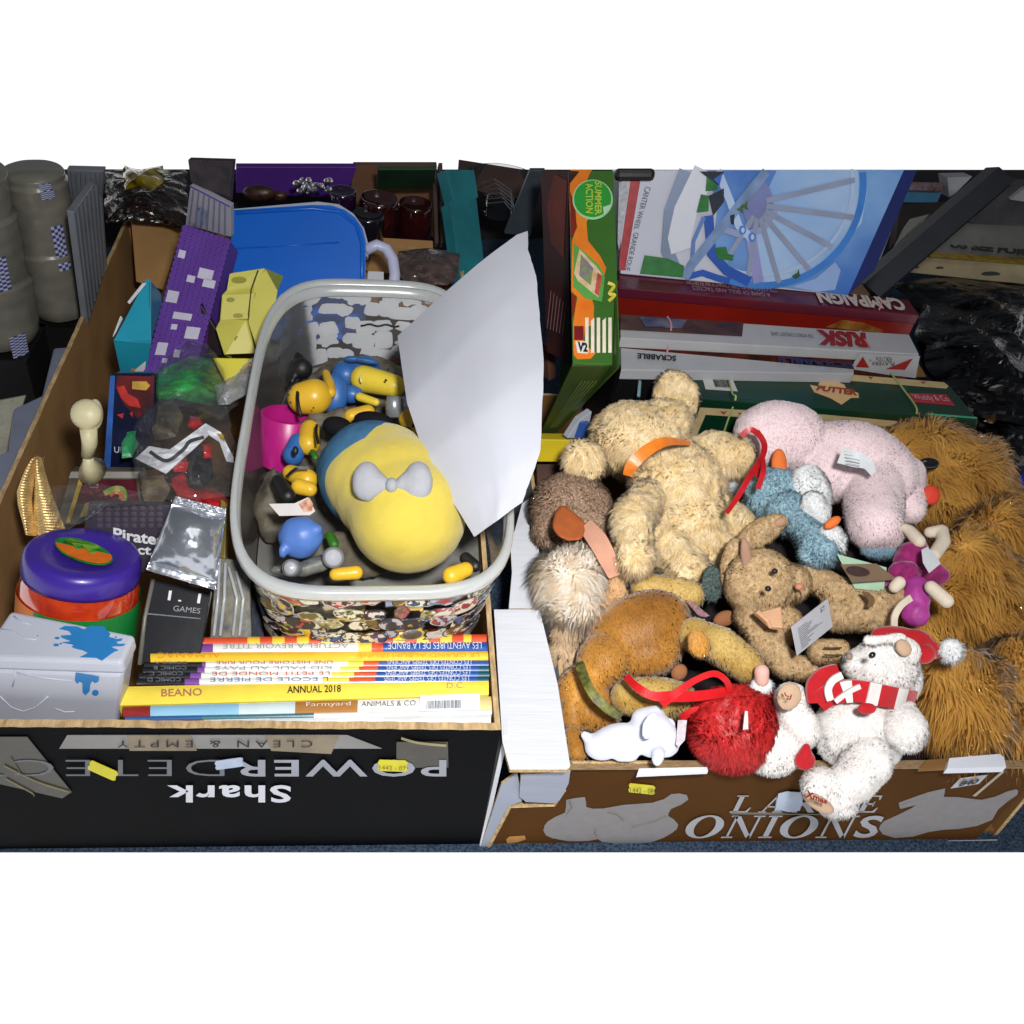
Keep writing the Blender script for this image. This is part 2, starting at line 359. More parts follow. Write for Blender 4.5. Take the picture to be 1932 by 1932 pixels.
MB().hexa([(-.56, FR+.01, .001), (.155, FR+.01, .001), (.155, 1.98, .001), (-.56, 1.98, .001)], [(-.56, FR+.01, .006), (.155, FR+.01, .006), (.155, 1.98, .006), (-.56, 1.98, .006)]).build('bottom_panel', CARD_DK, bx)
slab('corner_flap', [P(A1(985, 840), .2), P(A1(1180, 900), .2), P(A1(1320, 462), ZB+.01), P(A1(950, 402), ZB+.03)], .005, [CARD], bx)
slab('corner_flap', [P(A5(1110, 760), .22), P(A5(1600, 830), .22), P(A5(1590, 545), ZB), P(A5(1180, 520), ZB)], .005, [CARD], bx)
def fr(x, y, o=0.): return P((x, y), y=FR-o)
GREYL = M('8d919c', .5, .1, 20, 0); WHITEL = M('c9ccd6', .5, .05, 20, 0); INK = M('101014', .6, .1, 20, 0)
TAPE = M('38362e', .3, .25, 18, .3, 60, spec=.6); TAPEB = M('7b6f5c', .45, .2, 30, .2, 60)
YST = M('c9c022', .55, .08, 40, .1); WST = M('a9b6cc', .6, .1, 40, .1)
def fq(x0, y0, x1, y1, o=0.): return [fr(x0, y1, o), fr(x1, y1, o), fr(x1, y0, o), fr(x0, y0, o)]
fn_ = np.array([0, -1., 0])
pshape('printed_band', [fr(112, 1411), fr(720, 1411), fr(655, 1386), fr(127, 1386)], M('7e7d7c', .5, .1, 30, 0), bx, fn_)
pshape('tape', [fr(245, 1414), fr(372, 1414), fr(360, 1386), fr(240, 1386)], TAPEB, bx, fn_, off=.002)
pshape('tape', [fr(512, 1414), fr(625, 1420), fr(640, 1386), fr(500, 1386)], TAPEB, bx, fn_, off=.002)
def rtext(x0, y0, x1, y1, s, mat, **k):     # rotated by half a turn, as printed here
    return text([fr(x1, y0), fr(x0, y0), fr(x0, y1), fr(x1, y1)], s, mat, bx, **k)
rtext(222, 1393, 590, 1406, 'CLEAN & EMPTY', INK, space=1.5, off=.0032)
rtext(438, 1430, 842, 1462, 'POWER', GREYL, bold=.015, off=.0026, space=1.15)
rtext(-62, 1430, 424, 1461, 'DETECT', M('5e6069', .5, .1, 20, 0), bold=-.012, off=.0026, space=1.15)
rtext(316, 1478, 549, 1511, 'Shark', WHITEL, bold=.026, space=1.12, off=.0026)
pshape('tape', [fr(-30, 1388), fr(52, 1388), fr(136, 1492), fr(118, 1504), fr(-30, 1470)], TAPE, bx, fn_, off=.0018)
pshape('tape', [fr(748, 1398), fr(845, 1398), fr(846, 1446), fr(748, 1446)], TAPE, bx, fn_, off=.0018)
strip('tape', [fr(757, 1393, .003), fr(790, 1402, .003), fr(842, 1407, .003)], .0035, M('8a815f', .4), bx, side=[(0, 0, 1)])
for q in (((8, 1445), (70, 1475), (130, 1494)), ((12, 1470), (60, 1496), (64, 1502)), ((20, 1430), (34, 1452), (40, 1462))):
    strip('tape', [fr(*c, .003) for c in q], .0028, M('6d6648', .4), bx, side=[(0, 0, 1)])
def sticker(x, y, w, h, a, mat, yy=FR, parent=bx, z=None, n=fn_, off=.0035):
    ca, sa = math.cos(math.radians(a)), math.sin(math.radians(a)); pts = []
    for u, v in [(-1, -.6), (-.9, -1), (.85, -1), (1, -.7), (.93, 0), (1, .7), (.85, 1), (-.9, 1), (-1, .5), (-.92, 0)]:
        pts.append(P((x+w*u*ca-h*v*sa, y+w*u*sa+h*v*ca), y=yy))
    return pshape('sticker', pts, mat, parent, n, off=off, th=.0012)
sticker(195, 1450, 29, 9, 24, YST); sticker(741, 1441, 28, 10, 2, YST); sticker(433, 1437, 27, 8, -8, WST)
INKS = M('6f6a20', .6, .1, 20, 0)
text([fr(716, 1446), fr(766, 1448), fr(766, 1440), fr(716, 1438)], '1442 - 07', INKS, bx, off=.0049)

# ================================================================ annuals and picture books, spine up
ZS = .252
def seglist(): pass
def book(name, label, xs, yl, yr, segs, texts=(), h=.17, zs=ZS, cat='book'):
    """xs: left/right ends; yl, yr: (top, bottom) rows there; segs: list of (u_end, material)"""
    q = [P((xs[0], yl[1]), zs), P((xs[1], yr[1]), zs), P((xs[1], yr[0]), zs), P((xs[0], yl[0]), zs)]
    t = thing(name, label, cat, [(q[0]+q[2])[0]/2, (q[0]+q[2])[1]/2, zs-h], group='books standing spine up at the front of the black box')
    b = MB(); u0 = 0; mats = []; dn = np.array([0, .01, -h]); g = .0007
    def rnd(u, v):                       # gently rounded spine
        p = bil(q, u, v); return p+[0, 0, .0022*(1-(2*v-1)**2)-.0004]
    for ue, mt in segs:
        mi = len(mats); mats.append(mt)
        b.grid(lambda a, c: rnd(u0+(ue-u0)*a, c), 2, 6, mi)
        f0, f1 = bil(q, u0, 0), bil(q, ue, 0); k0, k1 = bil(q, u0, 1), bil(q, ue, 1)
        b.add([f0, f1, f1+dn, f0+dn], [(0, 1, 2, 3)], mi); b.add([k0, k1, k1+dn, k0+dn], [(3, 2, 1, 0)], mi); u0 = ue
    b.add([q[0], q[3], q[3]+dn, q[0]+dn], [(0, 1, 2, 3)], 0); b.add([q[1], q[2], q[2]+dn, q[1]+dn], [(0, 1, 2, 3)], len(mats)-1)
    o = b.build('cover', mats, t)
    for (u0, u1, v0, v1, s, mt, flip) in texts:
        c = [rnd(u0, v0), rnd(u1, v0), rnd(u1, v1), rnd(u0, v1)]
        if flip: c = [c[2], c[3], c[0], c[1]]
        text(c, s, mt, t, off=.0028, bold=.01 if zs and s[:3] in ('BEA', 'ANN') else -.012, name='lettering')
    return t
def G(h): return M(h, .28, .05, 40, .05, 100, spec=.5, coat=.3)
cY, cO, cR, cW, cB, cP, cK = G('f0c43a'), G('e79a22'), G('d4502e'), G('e6e6e2'), G('24509e'), G('7c4a9a'), G('1c1d22')
cY2, cT, cLB, cDR = G('f2d850'), G('5f8c8c'), G('8fc0dc'), G('8e2420')
wt, bt, rt, gt = M('e8eaf0', .5, .02, 9, 0), M('3c6ea8', .5, .05, 9, 0), M('c04028', .5, .05, 9, 0), M('8c8f96', .5, .05, 9, 0)
sg = [(.17, cR)]
for i in range(9): sg += [(.17+.083*(i+.5)+.0415*0, cY), (.17+.083*(i+1), cR)]
sg += [(.945, cY), (1., cR)] if sg[-1][0] < .945 else [(1., cY)]
book('comic_annual', 'thin red and yellow chequered spine, rearmost of the book row against the tub', 'x' and (370, 918), (1203, 1215), (1197, 1211), sg)
W1 = 'DIARY OF THE FUNNY SCHOOL CLUB'
book('comic_album', 'white spine with purple and black left end and blue right end, second from the tub', (290, 920), (1215, 1231), (1212, 1228),
     [(.13, cK), (.17, cP), (.6, cW), (.64, cY2), (.675, cR), (1, cB)], [(.02, .12, .2, .7, 'ARTISTE', gt, 1), (.2, .57, .2, .8, 'ACTUEL A REVOIR TITRE', gt, 1), (.69, .98, .1, .85, 'LES AVENTURES DE LA BANDE', wt, 1)])
book('annual', 'narrow amber yellow spine between the two groups of white comic albums', (284, 922), (1231, 1249), (1229, 1245), [(.55, cY), (1, cY)], [(.02, .2, .25, .75, 'ALMANAC', cO, 1), (.6, .97, .2, .7, 'LE GRAND ALBUM JAUNE', cO, 1)])
for k, (x0, x1, a0, a1, b0, b1, lb, e) in enumerate([
    (272, 926, 1249, 1258, 1246, 1256, 'white comic album spine with red lettering just in front of the amber yellow one', 0),
    (270, 924, 1258, 1269, 1256, 1266, 'white comic album spine with grey lettering, second in front of the amber yellow one', 1),
    (262, 924, 1269, 1280, 1266, 1276, 'white comic album spine with red lettering above the nearest white album', 2),
    (258, 922, 1280, 1292, 1276, 1287, 'white comic album spine with pale blue lettering resting against the thick yellow annual', 3)]):
    book('comic_album', lb, (x0, x1), (a0, a1), (b0, b1), [(.13+.01*(3-e), cK), (.17, cP), (.575-.02*e, cW), (.62-.01*e, cY2), (.665, cR), (.965, cB), (1, G('14505e') if e > 0 else cB)],
         [(.03, .12, .2, .8, 'COMIC '+'ABCD'[k], gt, 1), (.2, .53, .15, .8, ['UNE HISTOIRE POUR RIRE', 'KID PAUL AU PAYS', 'LE PETIT MONDE DE', 'L ECOLE DE PIERRE'][k], [rt, gt, rt, bt][k], 1), (.69, .94, .08, .85, 'LES CONTES DES TEMPS ANCIENS', wt, 1)])
book('annual', 'thick bright yellow annual spine with dark upright lettering in its middle', (224, 922), (1296, 1331), (1281, 1311), [(1, cY2)],
     [(.11, .215, .3, .72, 'BEANO', M('a8795a', .5, .05, 9, 0), 0), (.44, .585, .3, .72, 'ANNUAL 2018', INK, 0), (.88, .93, .35, .7, 'D.C.', gt, 0)])
book('picture_book', 'glossy pale blue spine with a red left end before the thick yellow annual', (232, 930), (1333, 1352), (1314, 1339),
     [(.07, cDR), (.3, cLB), (.45, G('c8d8dc')), (.62, G('a8743c')), (.82, cW), (1, G('d8c888'))], [(.48, .6, .3, .75, 'Farmyard', cW, 0), (.63, .78, .3, .7, 'ANIMALS & CO', INK, 0)])
bl2 = book('picture_book', 'thin dark blue and teal spine under the paper barcode strip', (236, 928), (1352, 1361), (1339, 1347), [(.2, G('2c5a94')), (.5, G('3e6e7a')), (1, cW)])
q = [P((790, 1345), ZS), P((905, 1343), ZS), P((905, 1312), ZS), P((792, 1316), ZS)]
slab('barcode_strip', [p+np.array([0, 0, .004]) for p in q], .001, [M('dfe3ea', .5, .03, 30, .05)], bl2, bevel=0)
for i in range(26):
    u = .12+i*.022+random.random()*.006
    patch('barcode_bar', [p+np.array([0, 0, .004]) for p in q], rect(u, .12, u+.006+random.random()*.007, .6), INK, bl2)
book('picture_book', 'large white book nearest the front edge of the box, red left end', (222, 926), (1362, 1384), (1346, 1372),
     [(.08, cDR), (.22, G('8e4a40')), (.7, G('e2e6ea')), (1, G('d8dcdc'))], h=.2)

# ================================================================ white tin box with blue splash
t = thing('toy_box', 'white lidded box with a blue paint splash, front left corner of the black box', 'box', P((100, 1300), .2))
SHW = M('b8bcca', .35, .04, 8, .06, 20, spec=.5)
zt = .34
lid = [P(A4(-60, 205), zt), P(A4(885, 355), zt), P(A4(980, 155), zt), P(A3(55, 940), zt)]
lid[3] = P((20, 1151), zt); lid[0] = P((-40, 1240), zt)
lipz = .022
b = MB().hexa([p-np.array([0, 0, lipz]) for p in lid], lid); o = b.build('lid', [SHW], t, weld=True); bev(o, .005, 3)
ins = lambda q, k: [p+(sum(q)/4-p)*k for p in q]
fl_, frr = P(A4(-60, 320), zt-lipz), P(A4(850, 470), zt-lipz)
dn = P(A4(800, 810), y=frr[1]+.012)-frr
low = [ins(lid, .03)[i]+np.array([0, 0, -lipz]) for i in range(4)]
b = MB().hexa([p+np.array([dn[0]*.9, 0, dn[2]]) for p in low], low); o = b.build('body', [SHW], t, weld=True); bev(o, .006, 3)
BLUE = M('2878b8', .4, .1, 14, .05, 30)
Pl = Plane(lid[0], lid[1], lid[2])
spl = [(430,115),(470,95),(560,100),(610,120),(650,95),(760,100),(770,125),(800,150),(790,175),(850,190),(890,185),(880,200),(840,210),(860,225),(910,225),(890,240),(850,240),(800,245),(860,270),(830,280),(800,300),(740,345),(700,325),(580,320),(640,290),(600,270),(540,255),(520,245),(540,232),(510,225),(450,215),(520,205),(450,180),(440,165),(520,160),(500,130)]
pshape('splash_print', [Pl.at(A4(x, y)) for x, y in spl], BLUE, t, Pl.n, th=.0008)
for x, y, r in [(415, 182, 13), (408, 232, 15), (440, 222, 7), (840, 175, 6)]:
    pshape('splash_print', [Pl.at(A4(x+r*1.4*math.cos(a), y+r*.6*math.sin(a))) for a in np.linspace(0, 6.28, 12, endpoint=False)], BLUE, t, Pl.n)
fp = [low[0], low[1]]; fd = np.array([dn[0]*.9, 0, dn[2]]); Pf = Plane(low[0], low[1], low[1]+fd)
pshape('splash_print', [Pf.at(A4(x, y)) for x, y in [(550,425),(720,455),(715,490),(690,500),(670,485),(655,510),(650,560),(620,590),(600,565),(600,500),(580,490),(560,505),(545,480)]], BLUE, t, Pf.n)
pshape('splash_print', [Pf.at(A4(692+24*math.cos(a), 572+20*math.sin(a))) for a in np.linspace(0, 6.28, 14, endpoint=False)], BLUE, t, Pf.n)
for pts in ([(100,420),(110,470),(90,530)], [(120,430),(330,470),(520,490)], [(0,600),(80,680),(170,710),(260,680),(350,600)], [(400,690),(470,715),(540,712)]):
    MB().tube([Pf.at(A4(x, y), .0) for x, y in pts], .0009, 6).build('embossed_line', SHW, t, True)
for pts in ([(100,20),(150,60),(220,80)], [(0,110),(90,130),(170,180),(260,190),(275,160)]):
    MB().tube([Pl.at(A4(x, y), .0) for x, y in pts], .0009, 6).build('embossed_line', SHW, t, True)

# ================================================================ tub with purple lid
t = thing('plastic_jar', 'round jar with a wide purple screw lid above a red, orange and green body', 'jar', P((150, 1180), .2))
cz = P(A3(606, 520), .355); s = S(cz)*A3.k; ax = nrm([.17, .30, 1]); rr = 402*s
PUR = M('3a2390', .32, .06, 20, .06, 60, spec=.5, coat=.2)
MB().lathe(cz, ax, [(0, -.004), (rr*.55, -.004), (rr*.62, -.002), (rr*.9, .0), (rr*.955, -.002), (rr*1.0, -.009), (rr*1.01, -.027), (rr*1.0, -.032), (rr*.9, -.032)], 64).build('lid', PUR, t, True)
REDT = M('a81c0c', .10, .3, 40, .05, 60, spec=.6, trans=.15, coat=.8, h2='dc4814')
low_c = cz-ax*.030
MB().lathe(low_c, ax, [(rr*.9, .002), (rr*1.0, -.010), (rr*1.05, -.04), (rr*1.05, -.16), (rr*.95, -.17), (0, -.17)], 64).build('body', REDT, t, True)
lb = MB(); a_ = nrm(np.cross(ax, [.3, .9, .1])); c_ = np.cross(ax, a_)
ang0 = math.atan2(np.dot(RT-ax*np.dot(RT, ax), c_), np.dot(RT, a_))
for i in range(80):
    a0, a1 = i/80*2*math.pi, (i+1)/80*2*math.pi; mid = (a0+a1)/2; dv = math.cos(mid)*a_+math.sin(mid)*c_; sd = np.dot(dv, RT)
    pts = []
    for a, hh in ((a0, -.026), (a1, -.026), (a1, -.12), (a0, -.12)): pts.append(low_c+ax*hh+(math.cos(a)*a_+math.sin(a)*c_)*rr*1.058)
    lb.add(pts, [(0, 1, 2, 3)], 0 if sd < -.36 else 1)
lb.build('label_band', [M('d8741c', .4, .05, 9, 0), M('14803a', .4, .05, 9, 0)], t)
for k, (hx, rx_, ry_, mt) in enumerate([(0, .53, .24, M('0f7a30', .35, .3, 60, 0)), (1, .51, .21, M('d86a18', .35, .1, 60, 0))]):
    n_ = 40; pts = []
    for i in range(n_):
        an = 2*math.pi*i/n_; pts.append(np.array([math.cos(an)*rx_, math.sin(an)*ry_*1.9]))
    if k: pts = [p for p in pts if p[1] < .12]+[np.array([-.3, .2]), np.array([-.1, -.05]), np.array([.05, .15])][:0]
    pp = [cz+(RT-ax*np.dot(RT, ax))*p[0]*rr+nrm(UP-ax*np.dot(UP, ax))*p[1]*rr for p in pts]
    pshape('lid_label', pp, mt, t, ax, off=.0015+.0012*k)
bq = [cz+(RT-ax*np.dot(RT, ax))*x*rr+nrm(UP-ax*np.dot(UP, ax))*y*rr for x, y in [(-.32, -.28), (.3, -.3), (.28, .14), (-.28, .16)]]
zg = [(-.5, .0), (-.4, .28), (-.27, .12), (-.2, -.35), (-.08, -.3), (-.04, .1), (.05, -.15), (.13, -.4), (.28, -.32), (.26, .0), (.38, .15), (.5, .1), (.4, .42), (.1, .5), (-.3, .45)]
pshape('lid_label', [cz+(RT-ax*np.dot(RT, ax))*x*rr*.75+nrm(UP-ax*np.dot(UP, ax))*(y*.45+.1)*rr for x, y in zg], M('7fae2c', .35, .6, 90, 0, h2='1c7a2c'), t, ax, off=.004)

# ================================================================ gold wings
GOLD = M('e4c486', .42, .2, 60, .5, 120, metal=.75, bdist=.003)
t = thing('gold_wings', 'pair of ridged gold ornament wings against the cardboard wall behind the purple lid', 'ornament', P(A3(300, 380), .3))
for wing in ([(200,400),(130,180),(120,80),(150,0),(190,-80),(240,-150),(300,-170),(270,-100),(250,-20),(230,120),(240,250),(250,400)], [(300,-180),(320,-100),(350,0),(400,150),(470,340),(440,400),(250,400),(240,250),(245,80),(262,-60)]):
    cx, cy = sum(p[0] for p in wing)/len(wing), sum(p[1] for p in wing)/len(wing); b = MB(); n_ = len(wing); rows = 62
    z0 = .37; ys = [p[1] for p in wing]; y0, y1 = min(ys), max(ys)
    def span(y):
        xs = []
        for i in range(n_):
            (xa, ya), (xb, yb) = wing[i], wing[(i+1) % n_]
            if (ya-y)*(yb-y) <= 0 and ya != yb: xs.append(xa+(xb-xa)*(y-ya)/(yb-ya))
        return (min(xs), max(xs)) if xs else (cx, cx)
    def fn(u, v):
        y = y0+(y1-y0)*(.01+.98*u); a, c = span(y); x = a+(c-a)*v; h = math.sin(math.pi*v)
        p = P(A3(x, y+25*abs(v-.5)), z0-.10*u); rg = .25+.75*abs(math.sin(u*rows/2*math.pi*.9+v*2.2))
        return p-FW*(.012*h+.003*rg*h*.5)
    b.grid(fn, 140, 12); b.grid(lambda u, v: np.array(fn(u, v))+FW*(.012*math.sin(math.pi*v)*1.6+.002), 60, 6)
    b.build('wing', GOLD, t, True)

# ================================================================ small things at the left
CREAM = M('cfc6a0', .45, .08, 40, .2, 80)
t = thing('cream_toy', 'cream plastic stand with a rounded dome head beside the dark tin', 'toy', P(A2(650, 900), .27))
vball('dome', A2, 625, 490, .40, 112, CREAM, t, ry=112, rz=80)
vball('dome', A2, 690, 490, .395, 50, CREAM, t, ry=112, rz=70)
MB().tube([P(A2(640, 590), .385), P(A2(650, 700), .36), P(A2(635, 790), .34)], [.014, .013, .01], 14, flat=.8).build('stem', CREAM, t, True)
MB().tube([P(A2(640, 770), .345), P(A2(640, 840), .33), P(A2(670, 900), .31)], [.007, .010, .024], 14, flat=.8).build('foot', CREAM, t, True)
t = thing('storage_tin', 'dark blue and red playing card tin with rounded edges standing by the cream stand', 'tin', P(A2(900, 900), .27))
pl = Plane(P(A2(760, 900), .27), P(A2(1150, 900), .27), P(A2(820, 200), .40))
q = [pl.at(A2(745, 895)), pl.at(A2(1120, 900)), pl.at(A2(1130, 195)), pl.at(A2(805, 195))]
slab('tin_body', q, .03, [M('10183c', .25, .4, 20, .05, spec=.6, metal=.3)], t, bevel=.006)
pshape('printed_panel', [pl.at(A2(*p)) for p in [(850,210),(1120,215),(1110,420),(1000,520),(900,420),(840,300)]], M('6e1518', .3, .5, 30, 0, h2='2a0a10'), t, pl.n)
pshape('printed_panel', [pl.at(A2(*p)) for p in [(960,250),(1060,250),(1090,280),(1060,315),(960,305)]], M('b8923a', .3, .2, 60, 0), t, pl.n, off=.0024)
for p in ([(850,290),(900,280),(930,340),(1000,380),(1020,440),(940,430),(880,370)], [(850,490),(900,480),(890,520)], [(940,480),(960,470),(965,510)]):
    pshape('printed_panel', [pl.at(A2(*c)) for c in p], M('b02c28', .3, .3, 60, 0), t, pl.n, off=.0026)
pshape('printed_panel', [pl.at(A2(*p)) for p in [(800,210),(835,210),(800,890),(752,890)]], M('2c58a0', .25, .3, 30, 0), t, pl.n)
text([pl.at(A2(830, 765)), pl.at(A2(900, 770)), pl.at(A2(900, 725)), pl.at(A2(830, 722))], 'UP', M('b8c4d0', .4, .05, 9, 0), t)

t = thing('folded_carton', 'bright teal folded carton with a white label, in the back left corner', 'carton', P(A1(950, 1450), .2))
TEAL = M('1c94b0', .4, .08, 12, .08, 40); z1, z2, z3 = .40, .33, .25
slab('carton_face', [P(A1(820, 1270), z2), P(A1(1095, 1290), z2), P(A1(1090, 830), z1), P(A1(1060, 820), z1)], .004, [TEAL], t)
slab('carton_face', [P(A1(870, 1500), z3), P(A1(1050, 1545), z3), P(A1(1095, 1285), z2+.001), P(A1(820, 1268), z2+.001)], .004, [TEAL], t)
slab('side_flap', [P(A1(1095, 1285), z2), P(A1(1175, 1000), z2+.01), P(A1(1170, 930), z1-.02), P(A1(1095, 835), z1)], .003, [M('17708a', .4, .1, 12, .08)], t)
slab('white_flap', [P(A1(918, 990), z1-.03), P(A1(935, 1005), z1-.03), P(A1(1060, 850), z1), P(A1(1030, 850), z1)], .003, [WHITEC], t)
slab('white_flap', [P(A1(820, 1250), z2+.01), P(A1(850, 1200), z2+.01), P(A1(895, 1110), z2+.03), P(A1(880, 1090), z2+.03)], .003, [WHITEC], t)
pw = Plane(P(A1(870, 1500), z3), P(A1(1050, 1545), z3), P(A1(1095, 1285), z2))
pshape('label', [pw.at(A1(*p)) for p in [(880,1500),(1045,1520),(1060,1420),(1000,1395),(940,1400),(915,1450)]], M('d8dadc', .5, .04, 20, 0), t, pw.n)
pshape('label_print', [pw.at(A1(*p)) for p in [(950,1495),(985,1500),(980,1470),(960,1465)]], M('d07a20', .5, .04, 20, 0), t, pw.n, off=.0026)

t = thing('brick_box', 'tall purple studded carton with a grey top flap, leaning left of the blue lid', 'carton', P(A1(1200, 1530), .2))
z0, z1 = .26, .44
q = [P(A1(1040, 1560), z0), P(A1(1395, 1560), z0), P(A1(1672, 545), z1), P(A1(1335, 437), z1)]
PURP = M('5f3a94', .4, .1, 20, .05)
slab('carton_front', q, .05, [PURP], t)
nq = qn(q); st = MB()
for i in range(9):
    for j in range(26):
        c = bil(q, (i+.5)/9, (j+.5)/26)+nq*.0015; st.lathe(c, nq, [(.0068, -.002), (.0068, .0022), (.0058, .003), (0, .003)], 10)
st.build('stud_relief', PURP, t)
LG = M('c4c0d4', .5, .06, 30, 0)
for u0, v0, u1, v1 in [(.06,.79,.2,.84),(.56,.69,.86,.76),(.7,.64,.95,.695),(.36,.65,.52,.695),(.05,.5,.28,.575),(.28,.40,.66,.445),(.3,.33,.42,.365),(.62,.28,.9,.36),(.12,.16,.33,.24),(.3,.11,.4,.14),(.5,.15,.62,.2)]:
    patch('printed_square', q, rect(u0, v0, u1, v1), LG, t, off=.0062, th=.004)
z2 = .52
q2 = [P(A1(1340, 433), z1+.002), P(A1(1672, 520), z1+.002), P(A1(1668, 292), z2), P(A1(1378, 142), z2)]
slab('top_flap', q2, .01, [M('8f8f9c', .5, .08, 20, .1)], t)
for i in range(7): patch('printed_stripe', q2, rect(.08+.13*i, .05, .11+.13*i, .93), M('6a6a7a', .5, .08, 20, 0), t)
patch('printed_stripe', q2, [(.0, .97), (1, .97), (1, 1), (0, 1)], PURP, t, off=.002)
text([bil(q2, .25, .1), bil(q2, .5, .12), bil(q2, .5, .6), bil(q2, .25, .58)], 'TOY', M('4a6298', .5, .05, 9, 0), t, off=.003)
z3 = .58
slab('rear_flap', [P(A1(1380, 120), z2), P(A1(1665, 270), z2), P(A1(1690, -30), z3), P(A1(1360, -40), z3)], .01, [M('3c3038', .5, .7, 30, .1, h2='16141a')], t)

# ---- blue lid with white handle
t = thing('storage_tub', 'bright blue plastic tub lid with a pale grey rim and a white handle', 'tub', P((560, 640), .2))
pl = Plane(P((437, 600), .28), P((690, 600), .28), P((560, 390), .42))
BLP = M('0a60c8', .3, .06, 8, .06, 20, spec=.35); GRP = M('a9adc0', .4, .05, 12, .05)
out = [(437,640), (690,640), (690,455), (684,432), (670,411), (650,396), (625,388), (590,387), (437,397)]
pshape('lid_panel', [pl.at(d) for d in out], BLP, t, pl.n, th=.012)
rim = [(430,600), (437,388), (600,374), (640,379), (668,397), (688,425), (696,455), (696,480), (684,470), (660,410), (560,396), (440,420)]
pshape('rim', [pl.at(d, -.014) for d in rim], GRP, t, pl.n, off=0, th=.012)
MB().tube([pl.at(d, .001) for d in [(440,470), (560,463), (640,458)]], .0016, 8).build('raised_line', BLP, t, True)
MB().tube([pl.at(d, .001) for d in [(445,402), (590,394), (640,400), (672,425), (683,460), (683,560)]], .004, 8).build('raised_line', BLP, t, True)
HP = [(690,468), (712,458), (730,466), (742,486), (746,515), (742,560)]
MB().tube([pl.at(d, -.01) for d in HP], [.011]*6, 14).build('handle', M('b9bcd8', .35, .04, 20, .05), t, True)
t2 = slab('price_label', [pl.at(A5(1115, 830)), pl.at(A5(1235, 830)), pl.at(A5(1235, 770)), pl.at(A5(1120, 765))], .002, [M('b8bac2', .5, .05, 20, .1)], t)

# ---- yellow stepped toy
t = thing('toy_block', 'pale yellow stepped toy block with round dimples beside the clear tub', 'toy', P(A1(1750, 1400), .2))
YP = M('c6bf58', .5, .06, 14, .1, 40); YD = M('8f8a2c', .6, .1, 20, .1); YE = M('8d9448', .6, .1, 10, .1)
prof = [(1660, 780, 1920, 740), (1640, 900, 1870, 870), (1605, 940, 1845, 930), (1590, 1120, 1800, 1110), (1560, 1180, 1790, 1120), (1620, 1370, 1850, 1360)]
zz = [.42, .395, .39, .36, .355, .31]
L_ = [P(A1(a, b), z) for (a, b, c, d), z in zip(prof, zz)]; R_ = [P(A1(c, d), z) for (a, b, c, d), z in zip(prof, zz)]
b = MB(); n_ = len(prof); bk_ = FW*.05
b.V = [list(p) for p in L_]+[list(p) for p in R_]+[list(p+bk_) for p in L_]+[list(p+bk_+np.array([.02,0,0])) for p in R_]
for i in range(n_-1): b.F += [(i+1, n_+i+1, n_+i, i), (i, 2*n_+i, 2*n_+i+1, i+1), (n_+i, n_+i+1, 3*n_+i+1, 3*n_+i)]; b.m += [0, 0, 1]
b.F += [(0, n_, 3*n_, 2*n_), (n_-1, 3*n_-1, 4*n_-1, 2*n_-1)][:1]; b.m += [0]
o = b.build('block_body', [YP, YE], t, weld=True); bev(o, .004, 3)
for x, y, rx, ry in [(1730, 830, 55, 24), (1670, 975, 30, 16), (1725, 1090, 36, 16), (1722, 1268, 26, 34)]:
    s_ = None
    for i in range(n_-1):
        if prof[i][1] <= y <= prof[i+1][1]: s_ = i
    pq = Plane(L_[s_], R_[s_], L_[s_+1])
    pshape('dimple', [pq.at(A1(x+rx*math.cos(a), y+ry*math.sin(a))) for a in np.linspace(0, 2*math.pi, 24, endpoint=False)], YD, t, pq.n, off=.0018)
# side wedge
g = [A1(1845, 870), A1(1920, 740), A1(2010, 900), A1(1960, 1200), A1(1880, 1370), A1(1800, 1130)]
pq = Plane(P(g[0], .40), P(g[3], .35), P(g[1], .42)); pshape('block_side', [pq.at(d) for d in g], YP, t, pq.n, off=-.004, th=.01)
MB().tube([P(A1(1870, 760), .418), P(A1(1820, 900), .395), P(A1(1800, 1080), .365), P(A1(1860, 1370), .315)], .0013, 6).build('seam', M('3c3c22', .7), t, True)
t = tag(slab('yellow_card', [P(A1(1690, 1690), .24), P(A1(1700, 1700), .24), P(A1(1850, 1400), .30), P(A1(1540, 1395), .30)], .003, [M('d8cc1c', .5, .05, 20, .1)]), 'bright yellow card corner sticking up below the pale yellow block', 'card')
t = tag(slab('dark_card', [P(A1(1480, 1380), .28), P(A1(1620, 1380), .28), P(A1(1560, 1180), .33), P(A1(1450, 1000), .36)], .01, [M('1c1016', .5, .4, 20, .1)]), 'dark maroon card between the purple carton and the yellow block', 'card')

